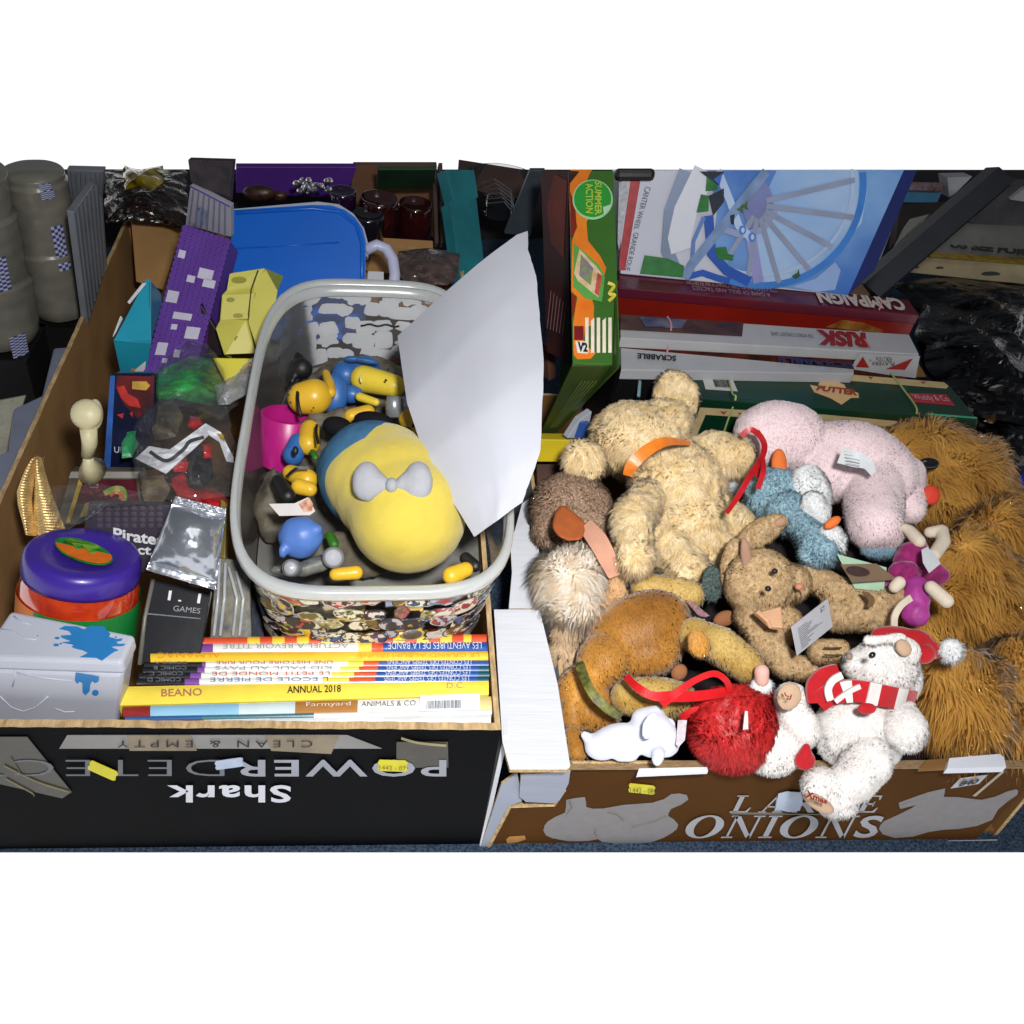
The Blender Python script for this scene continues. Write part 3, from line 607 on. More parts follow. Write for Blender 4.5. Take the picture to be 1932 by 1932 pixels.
# ================================================================ film bags
def crumple(name, Z, poly, z, amp, mat, label, cat='bag', seedv=0, n=26, parent=None, puff=.03, zs=None, group=None, creases=8.0):
    """crumpled sheet bag: poly is its outline, zs heights per corner"""
    zs = zs or [z]*len(poly); c0 = (sum(p[0] for p in poly)/len(poly), sum(p[1] for p in poly)/len(poly)); zc = sum(zs)/len(zs)+puff*.2
    N_ = n*4; b = MB()
    def edge(t):
        t = (t % 1)*len(poly); i = int(t) % len(poly); f = t-int(t); a, c = poly[i], poly[(i+1) % len(poly)]
        return a[0]+(c[0]-a[0])*f, a[1]+(c[1]-a[1])*f, zs[i]+(zs[(i+1) % len(poly)]-zs[i])*f
    def fn(sgn):
        def g(u, v):
            ex, ey, ez = edge(v); r = u; x = c0[0]+(ex-c0[0])*r; y = c0[1]+(ey-c0[1])*r; p = P(Z(x, y), zc+(ez-zc)*r)
            q = Vector(p*creases)+Vector((seedv, 0, 3*sgn)); d = noise.turbulence(q*2.2, 4, True)-.5
            return p-FW*(sgn*puff*(1-r**2.2)*.5+amp*d*(.35+.65*(1-r**6)))+RT*amp*.5*noise.noise(q*5)
        return g
    b.grid(fn(1), n, N_); b.grid(fn(-1), max(6, n//3), N_)
    o = b.build(name, mat, parent, False)
    if parent is None: tag(o, label, cat, group)
    return o
CLR = clear('e8ecf0', .02, .05, 22, .35, 1.)
def lump(name, Z, poly, z, mat, parent, puff=.02, seedv=1, amp=.008): return crumple(name, Z, poly, z, amp, mat, None, seedv=seedv, n=12, parent=parent, puff=puff)
t = thing('parts_bag', 'crumpled clear bag of green toy pieces behind the bag of red pieces', 'bag', P(A2(1400, 300), .26), group='clear bags of toy pieces')
lump('green_piece', A2, [(1080,240),(1230,130),(1400,60),(1520,90),(1600,230),(1650,450),(1500,420),(1300,380),(1130,380)], .31, M('24b84c', .3, .5, 26, .4, 40, coat=.5, h2='0c5420'), t, .03)
crumple('film', A2, [(1060,230),(1200,60),(1380,-60),(1500,-20),(1640,160),(1720,420),(1600,520),(1350,440),(1080,400)], .33, .016, CLR, None, parent=t, seedv=2, puff=.06)
t = thing('parts_bag', 'crumpled clear bag with red and black toy pieces and a white leaflet', 'bag', P(A2(1350, 700), .27), group='clear bags of toy pieces')
RDM = M('e0242c', .3, .35, 22, .3, 40, coat=.4, h2='98141c')
lump('red_piece', A2, [(1240,960),(1330,900),(1400,1000),(1620,1060),(1660,1150),(1640,1280),(1400,1150),(1280,1080)], .30, RDM, t, .03, 3)
lump('red_piece', A2, [(1250,870),(1330,800),(1400,820),(1380,900),(1270,910)], .33, RDM, t, .02, 4)
lump('red_piece', A2, [(1380,500),(1440,510),(1470,560),(1400,600),(1360,580)], .35, RDM, t, .02, 5)
lump('red_piece', A2, [(1460,710),(1530,700),(1540,800),(1480,810)], .35, RDM, t, .02, 6)
lump('green_piece', A2, [(920,620),(980,610),(1000,700),(950,800),(880,810),(890,700)], .33, M('2c8a58', .4, .3, 22, .3, 40), t, .02, 7)
lump('black_piece', A2, [(1380,720),(1440,700),(1530,820),(1540,960),(1480,1020),(1370,1010),(1350,880)], .335, M('17171c', .5, .3, 22, .3, 40), t, .03, 8)
lump('dark_piece', A2, [(1050,450),(1250,380),(1330,500),(1280,650),(1150,680),(1040,560)], .32, M('34302c', .5, .6, 30, .4, 40, h2='7c7050'), t, .03, 8)
lump('brown_piece', A2, [(1020,950),(1180,930),(1240,1040),(1150,1180),(1040,1120)], .30, M('6a5434', .5, .6, 40, .4, 40, h2='a09068'), t, .03, 9)
WP = M('e8eaf2', .6, .08, 20, .3, 40)
lf = [(980,810),(1080,720),(1230,745),(1400,620),(1490,555),(1600,620),(1690,800),(1690,840),(1640,830),(1590,690),(1510,640),(1380,760),(1200,920)]
pq = Plane(P(A2(980, 810), .33), P(A2(1690, 800), .35), P(A2(1490, 555), .37))
pshape('leaflet', [pq.at(A2(*p)) for p in lf], WP, t, pq.n, off=0, th=.0015)
strip('print_line', [pq.at(A2(*p), .002) for p in [(1090, 765), (1210, 830), (1330, 750), (1380, 690), (1480, 660)]], .005, M('2a2a2e', .6), t)
pshape('printed_mark', [pq.at(A2(*p)) for p in [(1570,630),(1620,640),(1630,690),(1600,670)]], M('a08a28', .6), t, pq.n, off=.002)
crumple('film', A2, [(960,830),(1000,560),(1060,430),(1300,330),(1420,270),(1600,380),(1660,500),(1720,860),(1660,1080),(1500,1100),(1250,1120),(1050,1050)], .36, .018, CLR, None, parent=t, seedv=11, n=34, puff=.07)
t = thing('parts_bag', 'shiny clear bag with red stripes between the green pieces and the clear tub', 'bag', P(A2(1700, 250), .27), group='clear bags of toy pieces')
crumple('film', A2, [(1560,280),(1700,200),(1830,80),(1870,140),(1800,330),(1660,420),(1580,420)], .35, .012, clear('d8dce0', .3, .08, 60, 1), None, parent=t, seedv=14, n=16, puff=.03)
for i in range(9):
    x = 1700+random.random()*120; y = 340-(x-1700)*1.5+random.random()*40-60
    strip('red_stripe', [P(A2(x, y), .352), P(A2(x+30, y-50), .355)], .004, M(['b03030', 'c8c8cc', 'c8a850'][i % 3], .4), t)

# ---- cases and cards behind the purple lid
t = thing('game_case', 'maroon printed case in a clear sleeve lying behind the purple lid', 'case', P(A2(760, 1000), .24))
pl = Plane(P(A2(480, 1100), .27), P(A2(1100, 1100), .27), P(A2(780, 900), .31))
slab('case_body', [pl.at(A2(400, 1290)), pl.at(A2(1100, 1290)), pl.at(A2(1040, 905)), pl.at(A2(520, 900))], .02, [M('6d6458', .4, .25, 16, .2, 30, h2='3c3832')], t)
pshape('printed_panel', [pl.at(A2(*p)) for p in [(590,960),(985,960),(1010,1130),(560,1140)]], M('4c1420', .35, .3, 30, 0), t, pl.n)
pshape('sleeve_edge', [pl.at(A2(*p)) for p in [(515,905),(1000,905),(1000,950),(500,950)]], M('8d8a86', .5, .1, 30, .1), t, pl.n)
pshape('yellow_strip', [pl.at(A2(*p)) for p in [(580,940),(612,945),(510,1270),(480,1270)]], M('a88c34', .4, .4, 60, .2), t, pl.n, off=.0028)
pshape('tape_piece', [pl.at(A2(*p)) for p in [(620,1130),(690,1110),(640,1220),(580,1230)]], M('9a8a48', .4, .2, 60, .2), t, pl.n, off=.0028)
strip('rainbow_curve', [pl.at(A2(*p), .003) for p in [(760,1060),(830,1025),(890,1030),(905,1080),(890,1140)]], .008, M('b09048', .4, .4, 90, 0, h2='508038'), t)
strip('rainbow_curve', [pl.at(A2(*p), .0035) for p in [(800,1070),(840,1045),(880,1060),(880,1100)]], .006, M('b0602c', .4), t)
text([pl.at(A2(650, 1020)), pl.at(A2(715, 1020)), pl.at(A2(715, 980)), pl.at(A2(650, 980))], 'C3', M('8c6c74', .4), t)
t = thing('game_card', 'dark studded card printed with white letters between the purple lid and silver pouch', 'card', P(A2(900, 1400), .25))
pl = Plane(P(A2(600, 1500), .30), P(A2(1200, 1500), .30), P(A2(900, 1150), .37))
q = [pl.at(A2(560, 1640)), pl.at(A2(1290, 1640)), pl.at(A2(1240, 1150)), pl.at(A2(640, 1140))]
slab('card_body', q, .012, [M('3a3540', .4, .2, 16, .1)], t)
st = MB()
for i in range(8):
    for j in range(4): st.lathe(pl.at(A2(725+i*62, 1165+j*42), .0005), pl.n, [(.0042, -.001), (.0038, .0014), (0, .0016)], 10)
st.build('stud_relief', M('4a444e', .35, .1, 20, 0), t)
WL = M('d4d6dc', .5, .03, 30, 0)
text([pl.at(A2(825, 1385)), pl.at(A2(1185, 1435)), pl.at(A2(1185, 1350)), pl.at(A2(825, 1300))], 'Pirates', WL, t, bold=.03, off=.004)
text([pl.at(A2(935, 1490)), pl.at(A2(1100, 1500)), pl.at(A2(1100, 1440)), pl.at(A2(935, 1430))], 'uct', WL, t, bold=.03, off=.004)
tag(crumple('loose_bag', A2, [(370,1010),(700,990),(1050,1060),(1250,980),(1180,1150),(1000,1150),(700,1170),(500,1330),(380,1250)], .375, .012, CLR, 'flat clear bag draped over the maroon case behind the gold wings', 'bag', seedv=21, puff=.02), None)

# ---- silver foil pouch
t = thing('foil_pouch', 'shiny silver foil pouch with crimped ends leaning over the dark cases', 'pouch', P(A3(1330, 480), .33))
FOIL = M('b9bec8', .22, .1, 10, .5, 26, metal=.85, bdist=.006); FOILB = M('a8adb6', .25, .3, 60, .6, 140, metal=.85, stretch=(1, 1, 6))
cor = [(1058, 650, .38), (1560, 800, .36), (1640, 215, .42), (1270, 120, .43)]
c3 = [P(A3(x, y), z) for x, y, z in cor]; nf = qn(c3)
def pouch(u, v, sg=1):
    p = bil(c3, u, v); h = .028*(math.sin(math.pi*u)**.6)*(math.sin(math.pi*min(1, max(0, (v-.1)/.78)))**.5 if .1 < v < .88 else 0)
    k = noise.turbulence(Vector(p*16), 3, True); r = .0015*math.sin(v*140)*(v > .88 or v < .08)
    return p+nf*(sg*h+.007*(k-.5)*sg+r+.012*math.sin(math.pi*u)*0)
MB().grid(pouch, 44, 60).grid(lambda u, v: pouch(1-u, v, -.6), 20, 30).build('pouch_body', FOIL, t, True)
slab('crimped_end', [pouch(0, .9)+nf*.002, pouch(1, .9)+nf*.002, pouch(1, .995)+nf*.004, pouch(0, .995)+nf*.004], .002, [FOILB], t)
# ---- black cases in front
t = thing('black_case', 'glossy black disc case standing on edge in front of the silver pouch', 'case', P((330, 1200), .2))
BG = M('16171d', .25, .3, 20, .1, 40, spec=.6)
pl = Plane(P((262, 1215), .26), P((390, 1215), .26), P((400, 1090), .31))
q = [pl.at(A3(1010, 1340)), pl.at(A3(1440, 1340)), pl.at(A3(1530, 800)), pl.at(A3(1110, 720))]
slab('case_front', q, .012, [BG], t)
MB().tube([q[0], pl.at(A3(1050, 1000)), q[3]], .0028, 8).build('case_edge', M('6f6c66', .4), t, True)
text([bil(q, .3, .78), bil(q, .85, .80), bil(q, .85, .93), bil(q, .3, .9)], '1. 1', WL, t)
text([bil(q, .42, .66), bil(q, .88, .67), bil(q, .88, .74), bil(q, .42, .73)], 'GAMES', M('8a8c94', .5), t)
pshape('printed_line', [bil(q, .0, .585), bil(q, .9, .6), bil(q, .9, .612), bil(q, .0, .6)], M('6a6e78', .4), t)
t = thing('disc_case', 'clear disc case leaning between the black case and the clear tub', 'case', P((420, 1170), .2))
pl2 = Plane(P((400, 1200), .25), P((470, 1200), .25), P((430, 1060), .31))
slab('case_front', [pl2.at(d) for d in [(395, 1210), (476, 1210), (470, 1060), (408, 1050)]], .01, [M('2c3036', .3, .6, 50, .3, 40, h2='6e6a54')], t)
for k, (x0, x1) in enumerate([(415, 404), (426, 416), (432, 440), (446, 452)]):
    MB().tube([pl2.at((x0, 1055+k*8), .004), pl2.at((x1+8, 1130), .005), pl2.at((x1, 1200), .004)], .0022, 8).build('clear_edge', M('a8acb0', .2, .2, 30, .1), t, True)
tag(slab('olive_book', [P((404, 1150), .24), P((422, 1150), .24), P((428, 950), .33), P((416, 940), .33)], .01, [M('6d5f24', .5, .4, 40, .2)]), 'narrow olive book spine wedged against the left side of the clear tub', 'book')
tag(slab('navy_book', [P((436, 1205), .18), P((500, 1205), .18), P((470, 1080), .24), P((430, 1070), .24)], .02, [M('1c2436', .3, .3, 20, .1)]), 'dark navy book under the front left corner of the clear tub', 'book')

# ================================================================ clear tub covered in stickers
t = tub = thing('plastic_tub', 'large clear plastic tub covered in colourful stickers, full of soft and plastic toys', 'tub', P((700, 900), .2))
TC = [P((398, 1128), .37), P((1008, 1122), .37), P((886, 536), .43), P((506, 524), .43)]
tn_ = nrm(np.cross(TC[1]-TC[0], TC[3]-TC[0])); tn_ = tn_ if tn_[2] > 0 else -tn_
cx_ = sum(TC)/4
def rr_uv(t, r=.26, asp=1.55):                # rounded rectangle in [0,1]^2, t in [0,1)
    n = 5; a = t*2*math.pi; x, y = math.cos(a), math.sin(a); k = (abs(x)**4.2+abs(y)**4.2)**(-1/4.2); return .5+.5*x*k, .5+.5*y*k
def tp(t, depth, k=1.):
    u, v = rr_uv(t); sh = (1-.55*depth)*k; u = .5+(u-.5)*sh; v = .5+(v-.5)*(1-.35*depth)*k; return bil(TC, u, v)-tn_*depth+[0, 0, 0]
WALL = clear('c4c6c8', .12, .14, 9, .25, .7); RIMM = M('c4c8c8', .25, .05, 20, .06, 40, trans=.3, spec=.5)
SEG = 120; DEP = .155
def sheet(name, k, d0, d1, mat, rows=8):
    b = MB(); b.grid(lambda u, v: tp(v, d0+(d1-d0)*u, k), rows, SEG); return b.build(name, mat, t, True)
sheet('tub_wall', .965, .006, DEP, WALL)
b = MB(); rp_ = [(.955, 0), (.96, -.004), (.985, -.006), (1.0, -.003), (1.005, .006), (1.0, .012), (.985, .012), (.983, .004), (.962, .004), (.955, .02)]
V = []
for k, d in rp_: V += [tp(i/SEG, d, k) for i in range(SEG)]
Fs = [(r*SEG+i, r*SEG+(i+1) % SEG, (r+1)*SEG+(i+1) % SEG, (r+1)*SEG+i) for r in range(len(rp_)-1) for i in range(SEG)]
obj('rim', V, Fs, RIMM, t, True)
b = MB(); b.add([tp(i/SEG, DEP, .96) for i in range(SEG)], [tuple(range(SEG))]); b.build('tub_floor', M('6b6a66', .5, .4, 12, .1), t)
# stickers: t=0 is the right side, .25 the far end, .5 left, .75 the near end
def hard(mt, c3):
    if 'hard' in mt: return mt
    r = [n for n in mt.node_tree.nodes if n.type == 'VALTORGB'][0].color_ramp; r.interpolation = 'CONSTANT'
    e = r.elements; e[0].position = 0; e[1].position = .5; k = e.new(.585); k.color = hexc(c3)+(1,); mt['hard'] = 1; return mt
def stick(tc, dc, w, h, mat, shape, rot=0, k=.975, lab=None, name='sticker', nseg=14, grow=0):
    b = MB(); outer = []; m_ = 18
    for i in range(m_):
        a = 2*math.pi*i/m_; ca, sa = math.cos(a), math.sin(a)
        if shape == 'r': q_ = (abs(ca)**6+abs(sa)**6)**(-1/6)
        elif shape == 's': q_ = 1+.22*math.cos(5*a)
        elif shape == 'w': q_ = .82+.25*noise.noise(Vector((ca*2+tc*50, sa*2, dc*90)))
        elif shape == 'h': q_ = (abs(ca)**6+abs(sa)**6)**(-1/6)*(.8+.2*sa)
        else: q_ = 1.
        x, y = ca*q_*w, sa*q_*h; xr = x*math.cos(rot)-y*math.sin(rot); yr = x*math.sin(rot)+y*math.cos(rot); outer.append((xr, yr))
    V = []; R_ = 4
    for r in range(1, R_+1):
        for x, y in outer: V.append(tp((tc+x*r/R_) % 1, min(DEP-.001, max(.004, dc+y*r/R_)), k))
    V.append(tp(tc % 1, dc, k)); c = len(V)-1
    Fs = [(c, i, (i+1) % m_) for i in range(m_)]+[(r*m_+i, (r+1)*m_+i, (r+1)*m_+(i+1) % m_, r*m_+(i+1) % m_) for r in range(R_-1) for i in range(m_)]
    return obj(name, V, Fs, mat, t, True)
BACKW = M('d4d6da', .7, .04, 30, .1, 60)
rs = random.Random(5); kk = 0
for row in range(5):                            # seen from behind, through the far wall: plain white backs
    n_ = 9
    for i in range(n_):
        tc = .118+.27*(i+rs.uniform(.15, .85))/n_; dc = .022+.028*row+rs.uniform(-.006, .006); kk += 1
        stick(tc, dc, rs.uniform(.014, .022), rs.uniform(.012, .018), BACKW, rs.choice('rrwwowsh'), rs.uniform(-.5, .5)*0+rs.uniform(-.1, .1), k=.972+.0012*(kk % 5))
cols = ['b4a23c', '9a3a46', 'c8c6c0', 'd8b8bc', '1a2030', '2b3c70', '8a8e94', 'c09048', '342c2a', 'd0c8a8', '5a6a40', 'b06a78', '202024', 'a8a070', '70808c', 'b85c30']
for row in range(5):                            # near end: printed faces
    for i in range(11):
        tc = .635+.235*(i+rs.uniform(.1, .9))/11; dc = .020+.029*row+rs.uniform(-.007, .007); kk += 1
        c = rs.choice(cols if row < 2 else ['1a2030', '2b3c70', '202024', 'c8c6c0', 'a8a070', '343c50', '8a4a40', '14141a', '70808c'])
        c2 = rs.choice(['e0dcc8', '1c1a20', '6a5a30', 'c0bcc0']); w_, h_, r_, sh = rs.uniform(.010, .018), rs.uniform(.013, .021), rs.uniform(-.1, .1), rs.choice('rwowsh')
        pk = stick(tc, dc, w_, h_, M(rs.choice(['b8b4a4', '3a3834', '8c887c', '24242a']), .4, .4, 90, .05), sh, r_, k=.985+.0016*(kk % 5))
        stick(tc, dc, w_*.88, h_*.88, hard(M(c, .35, .5, rs.choice([50, 80, 120]), .05, h2=c2), rs.choice(['e0dcc8', 'b03c30', '15151c', 'd8b040', '3c5c90'])), sh, r_, k=.9856+.0016*(kk % 5), name='sticker_print')
MB().tube([tp(.2+.006*i, .075+.002*math.sin(i*1.3), .96) for i in range(12)], .0016, 6).build('ink_doodle', INK, t, True)

# ---- big soft toy lying on its back in the tub
YEL = M('c8b44a', .85, .06, 30, .5, 700, spec=.15, sheen=.3); DEN = M('3f6c8e', .85, .12, 60, .5, 500, spec=.15); GRF = M('9a9ca2', .7, .06, 40, .3, 400, spec=.25)
t = thing('bolster_toy', 'big plump yellow and blue plush bolster with a grey bow in the clear tub', 'soft toy', P((740, 950), .27))
body = [bl(D, 769, 972, .375, 112, 112, 112), bl(D, 745, 925, .375, 118, 112, 112), bl(D, 726, 905, .375, 118, 98, 108)]+cap(D, 768, 972, .375, 110, 722, 900, .372, 104, 6)
soft('body', body, YEL, t, .004, 10)
soft('cloth_end', cap(D, 706, 898, .368, 106, 700, 888, .366, 96, 3)+[bl(D, 698, 874, .368, 103, 66, 96, 12)], DEN, t, .004, 6)
# black shoes at the cloth end
BLKF = M('16161a', .85, .1, 30, .4, 400, spec=.1)
vball('shoe', D, 638, 806, .395, 30, BLKF, t, ry=20, rz=24, ang=-15); vball('shoe', D, 705, 794, .395, 38, BLKF, t, ry=18, rz=24, ang=-8)
# round button: grey padded ring with a plain white middle
cB_, rB, aB = bl(D, 757, 925, .375, 63, 58); up_b = nrm(-FW*.93+UP*.22-RT*.06); top = cB_-FW*.120+UP*.004; r0 = 62*S(top)
bc = top+FW*.020; VA = np.array([RT, UP, FW])
for sg in (-1, 1):                             # two plump bow loops and short tails
    lobes = [(bc+RT*sg*r0*(.30+.16*k)+UP*r0*(.02+.03*k), (r0*(.26+.07*k), r0*(.24+.13*k), r0*(.22+.05*k)), VA) for k in range(4)]
    soft('bow_loop', lobes, GRF, t, .0025, 3, lump=.0015, lscale=40)
    soft('bow_tail', [(bc+RT*sg*r0*(.12+.10*k)-UP*r0*(.18+.20*k)+FW*.004*k, (r0*(.15+.03*k), r0*.2, r0*.12), VA) for k in range(4)], GRF, t, .0025, 3)
ball('bow_knot', bc-FW*.006, (r0*.20, r0*.24, r0*.22), GRF, t, VA)

# ---- smaller figures
YPL = M('d8ac2c', .35, .05, 30, .05, spec=.5); YPL2 = M('dcc23c', .4, .05, 30, .05, spec=.5); BPL = M('2f62a4', .4, .08, 40, .2, 90); BPL2 = M('4270a4', .7, .1, 50, .4, 300)
BK = M('121216', .5, .1, 30, .1)
def figure(label, name, parts, cat='toy figure', **k):
    t = thing(name, label, cat, parts[0], **k); return t
t = thing('toy_figure', 'plastic toy figure with a yellow head and blue jacket lying on its side, face up', 'toy figure', P(A6(1150, 350), .33))
soft('head', cap(A6, 1090, 330, .36, 100, 1310, 380, .365, 82, 5), YPL2, t, .0025, 4)
soft('jacket', cap(A6, 960, 300, .35, 105, 1110, 260, .345, 100, 4)+[bl(A6, 1000, 440, .345, 90, 70)], BPL, t, .003, 4)
soft('arm', cap(A6, 1060, 460, .36, 34, 1180, 500, .362, 30, 4), YPL2, t, .0025, 3)
for x, y in [(1165, 282), (1150, 360)]: vball('eye', A6, x+100, y-20, .392, 9, BK, t)
strip('mouth', [P(A6(1075, 300), .385), P(A6(1066, 325), .387), P(A6(1078, 352), .385)], .002, M('f0e8c0', .5), t)
t = thing('toy_figure', 'yellow plastic toy figure with a black belt and blue legs beside the magenta beaker', 'toy figure', P(A6(700, 450), .33))
soft('body', cap(A6, 655, 470, .362, 118, 730, 460, .364, 132, 4), YPL, t, .0025, 3)
MB().tube([P(A6(640, 330+i*28), .362)-FW*.029*math.sin(math.pi*(i+.3)/10.6) for i in range(11)], .0028, 8).build('belt', BK, t, True)
soft('arm', cap(A6, 815, 290, .37, 30, 840, 360, .372, 40, 3)+cap(A6, 840, 360, .372, 40, 850, 430, .372, 42, 3), YPL, t, .0025, 3)
soft('blue_leg', [bl(A6, 870, 440, .35, 110, 150, 80)], BPL, t, .003, 3)
for x, y in [(560, 400), (545, 445), (560, 500), (725, 540)]: vball('dot', A6, x, y, .385, 7, BK, t)
t = thing('toy_figure', 'black pointed plastic hood toy standing against the far end of the clear tub', 'toy figure', P(A6(640, 250), .33))
soft('hood', [bl(A6, 640, 255, .375, 80, 80)]+cap(A6, 625, 200, .38, 50, 605, 140, .39, 12, 4)+cap(A6, 590, 300, .37, 30, 570, 350, .365, 20, 3), BK, t, .0025, 3)
t = tag(soft('toy_hat', [bl(A6, 1080, 195, .385, 130, 22, 60, -10), bl(A6, 1000, 190, .385, 60, 24, 50)], M('2d5c9a', .5, .15, 90, .3), None, .0025, 3), 'flattened blue fabric scrap above the yellow headed figure', 'toy')
t = thing('toy_figure', 'yellow toy figure with black straps wedged between the lying figure and the bolster', 'toy figure', P(A6(1100, 600), .33))
soft('body', cap(A6, 1000, 600, .352, 55, 1120, 570, .354, 55, 4), YPL, t, .0025, 3)
strip('strap', [P(A6(x, y), .372) for x, y in [(990, 660), (1060, 610), (1150, 580)]], .004, BK, t)
t = thing('toy_figure', 'small plump yellow toy figure with one black eyebrow by the white paper sheet', 'toy figure', P(A6(1420, 630), .33))
soft('body', cap(A6, 1420, 620, .365, 80, 1450, 680, .36, 70, 4), YPL, t, .0025, 3)
soft('black_trim', cap(A6, 1370, 690, .37, 22, 1420, 700, .375, 18, 3), BK, t, .002, 2); strip('eyebrow', [P(A6(1440, 665), .395), P(A6(1480, 672), .395)], .006, BK, t)
MB().lathe(P(A6(1310, 545), .375), nrm(UP), [(0, .018), (.011, .018), (.013, .01), (.013, -.014), (0, -.014)], 18).build('grey_cap', M('9a9ca0', .3, .1, 30, 0, metal=.5), t, True)
MB().lathe(P(A6(1420, 530), .375), nrm(UP), [(0, .014), (.013, .014), (.015, .006), (.015, -.012), (0, -.012)], 18).build('grey_cap', M('c4c6ca', .3, .1, 30, 0, metal=.4), t, True)
t = thing('toy_figure', 'yellow toy figure with a blue bib left of the blue cloth end of the bolster', 'toy figure', P(A6(640, 780), .32))
soft('body', cap(A6, 700, 700, .35, 75, 690, 800, .345, 85, 4), YPL, t, .0025, 3)
soft('bib', cap(A6, 610, 780, .345, 60, 580, 880, .335, 80, 4), BPL, t, .003, 3)
strip('strap', [P(A6(x, y), .385) for x, y in [(750, 660), (745, 720), (760, 800)]], .004, BK, t); strip('strap', [P(A6(x, y), .388) for x, y in [(810, 640), (795, 700), (800, 760)]], .005, BK, t)
vball('button', A6, 595, 850, .375, 22, BK, t, ry=34)
t = thing('toy_figure', 'yellow toy figure with black boots beside the small white fabric tag', 'toy figure', P(A6(600, 1050), .32))
soft('body', cap(A6, 560, 1010, .345, 60, 680, 1060, .35, 80, 4)+cap(A6, 620, 1110, .36, 60, 700, 1130, .36, 55, 3), YPL, t, .0025, 3)
soft('boot', cap(A6, 470, 1070, .36, 50, 540, 1180, .365, 60, 4), BK, t, .0025, 3)
strip('strap', [P(A6(x, y), .385) for x, y in [(530, 1040), (600, 980), (690, 975)]], .004, BK, t)
t = thing('toy_tag', 'small white fabric tag with an orange print above the blue ball toy', 'tag', P(A6(600, 1260), .36))
pq = Plane(P(A6(400, 1240), .37), P(A6(720, 1300), .385), P(A6(690, 1190), .39))
pshape('tag_sheet', [pq.at(A6(*p)) for p in [(405,1238),(590,1235),(690,1190),(740,1290),(700,1320),(480,1325)]], M('d8d4d2', .6, .04, 30, .2), t, pq.n)
pshape('tag_print', [pq.at(A6(*p)) for p in [(620,1240),(700,1195),(725,1240),(720,1290),(660,1300),(640,1270)]], M('b8623c', .6, .3, 90, .1, h2='e0c8b0'), t, pq.n, off=.002)
tag(soft('toy_ball', [bl(A6, 630, 1480, .365, 165, 155, 120), bl(A6, 730, 1420, .38, 60, 40), bl(A6, 505, 1580, .36, 35, 55)], M('4d72b8', .45, .08, 30, .15, 60), None, .003, 5, lump=.002), 'cornflower blue crumpled rubber ball toy in the near left corner of the clear tub', 'toy')
MG = M('b01878', .35, .1, 20, .05, spec=.5)
tag(MB().lathe(P(A6(540, 680), .325), nrm([.1, .3, 1]), [(.038, -.06), (.043, .02), (.040, .022), (.036, -.05), (0, -.05)], 30).build('beaker', MG, None, True), 'magenta plastic beaker against the left wall of the clear tub', 'beaker')
t = thing('toy_connector', 'pair of small joined grey discs near the front of the clear tub', 'toy', P(A7(620, 860), .34))
for x, y, r, z in [(490, 890, 50, .362), (755, 825, 62, .37)]:
    c = P(A7(x, y), z); s_ = S(c)*A7.k; ax = nrm(-FW+UP*.1+RT*(.3 if x > 600 else -.1))
    MB().lathe(c, ax, [(r*s_*1.0, -.02), (r*s_*1.12, 0), (r*s_*1.05, .005), (r*s_*.85, .006)], 26).build('grey_ring', M('84868c', .35, .1, 30, 0, metal=.3), t, True)
    MB().lathe(c, ax, [(r*s_*.86, .003), (r*s_*.5, .006), (0, .007)], 26).build('cap_top', M('a4a6ae', .3, .02, 20, 0), t, True)
tag(soft('grey_toy', cap(A7, 560, 900, .345, 50, 680, 860, .35, 55, 4)+[bl(A7, 400, 905, .34, 50, 30)], M('70726c', .5, .3, 60, .3, h2='303230'), None, .0025, 3), 'mottled grey toy lying between the two small grey discs', 'toy')
tag(soft('yellow_toy', cap(A7, 770, 930, .35, 42, 900, 920, .352, 46, 4), YPL, None, .0025, 3), 'small smooth yellow toy under the near left side of the bolster', 'toy')
t = thing('toy_figure', 'yellow and black toy shoulder under the near right side of the bolster', 'toy figure', P(A7(1580, 900), .34))
soft('body', cap(A7, 1500, 940, .35, 60, 1590, 900, .352, 50, 4), YPL, t, .0025, 3); soft('black_trim', cap(A7, 1590, 830, .352, 42, 1650, 880, .352, 40, 4), BK, t, .0025, 3)
tag(soft('green_toy', cap(A7, 735, 690, .35, 34, 760, 740, .35, 34, 3)+cap(A6, 720, 860, .36, 25, 740, 900, .36, 25, 3), M('2c6418', .5, .2, 60, .2), None, .0025, 3), 'dark green toy scrap beside the blue ball', 'toy')
tag(soft('brown_filling', [bl(A7, 380, 500, .29, 130, 260, 60), bl(A7, 900, 800, .28, 420, 150, 60), bl(A7, 750, 300, .28, 400, 420, 50), bl(D, 690, 760, .29, 130, 90, 30)], M('3a3630', .6, .5, 30, .4, 40, h2='6a6250'), None, .005, 4, lump=.008), 'heap of small dull toys under the others in the clear tub', 'toys', kind='stuff')

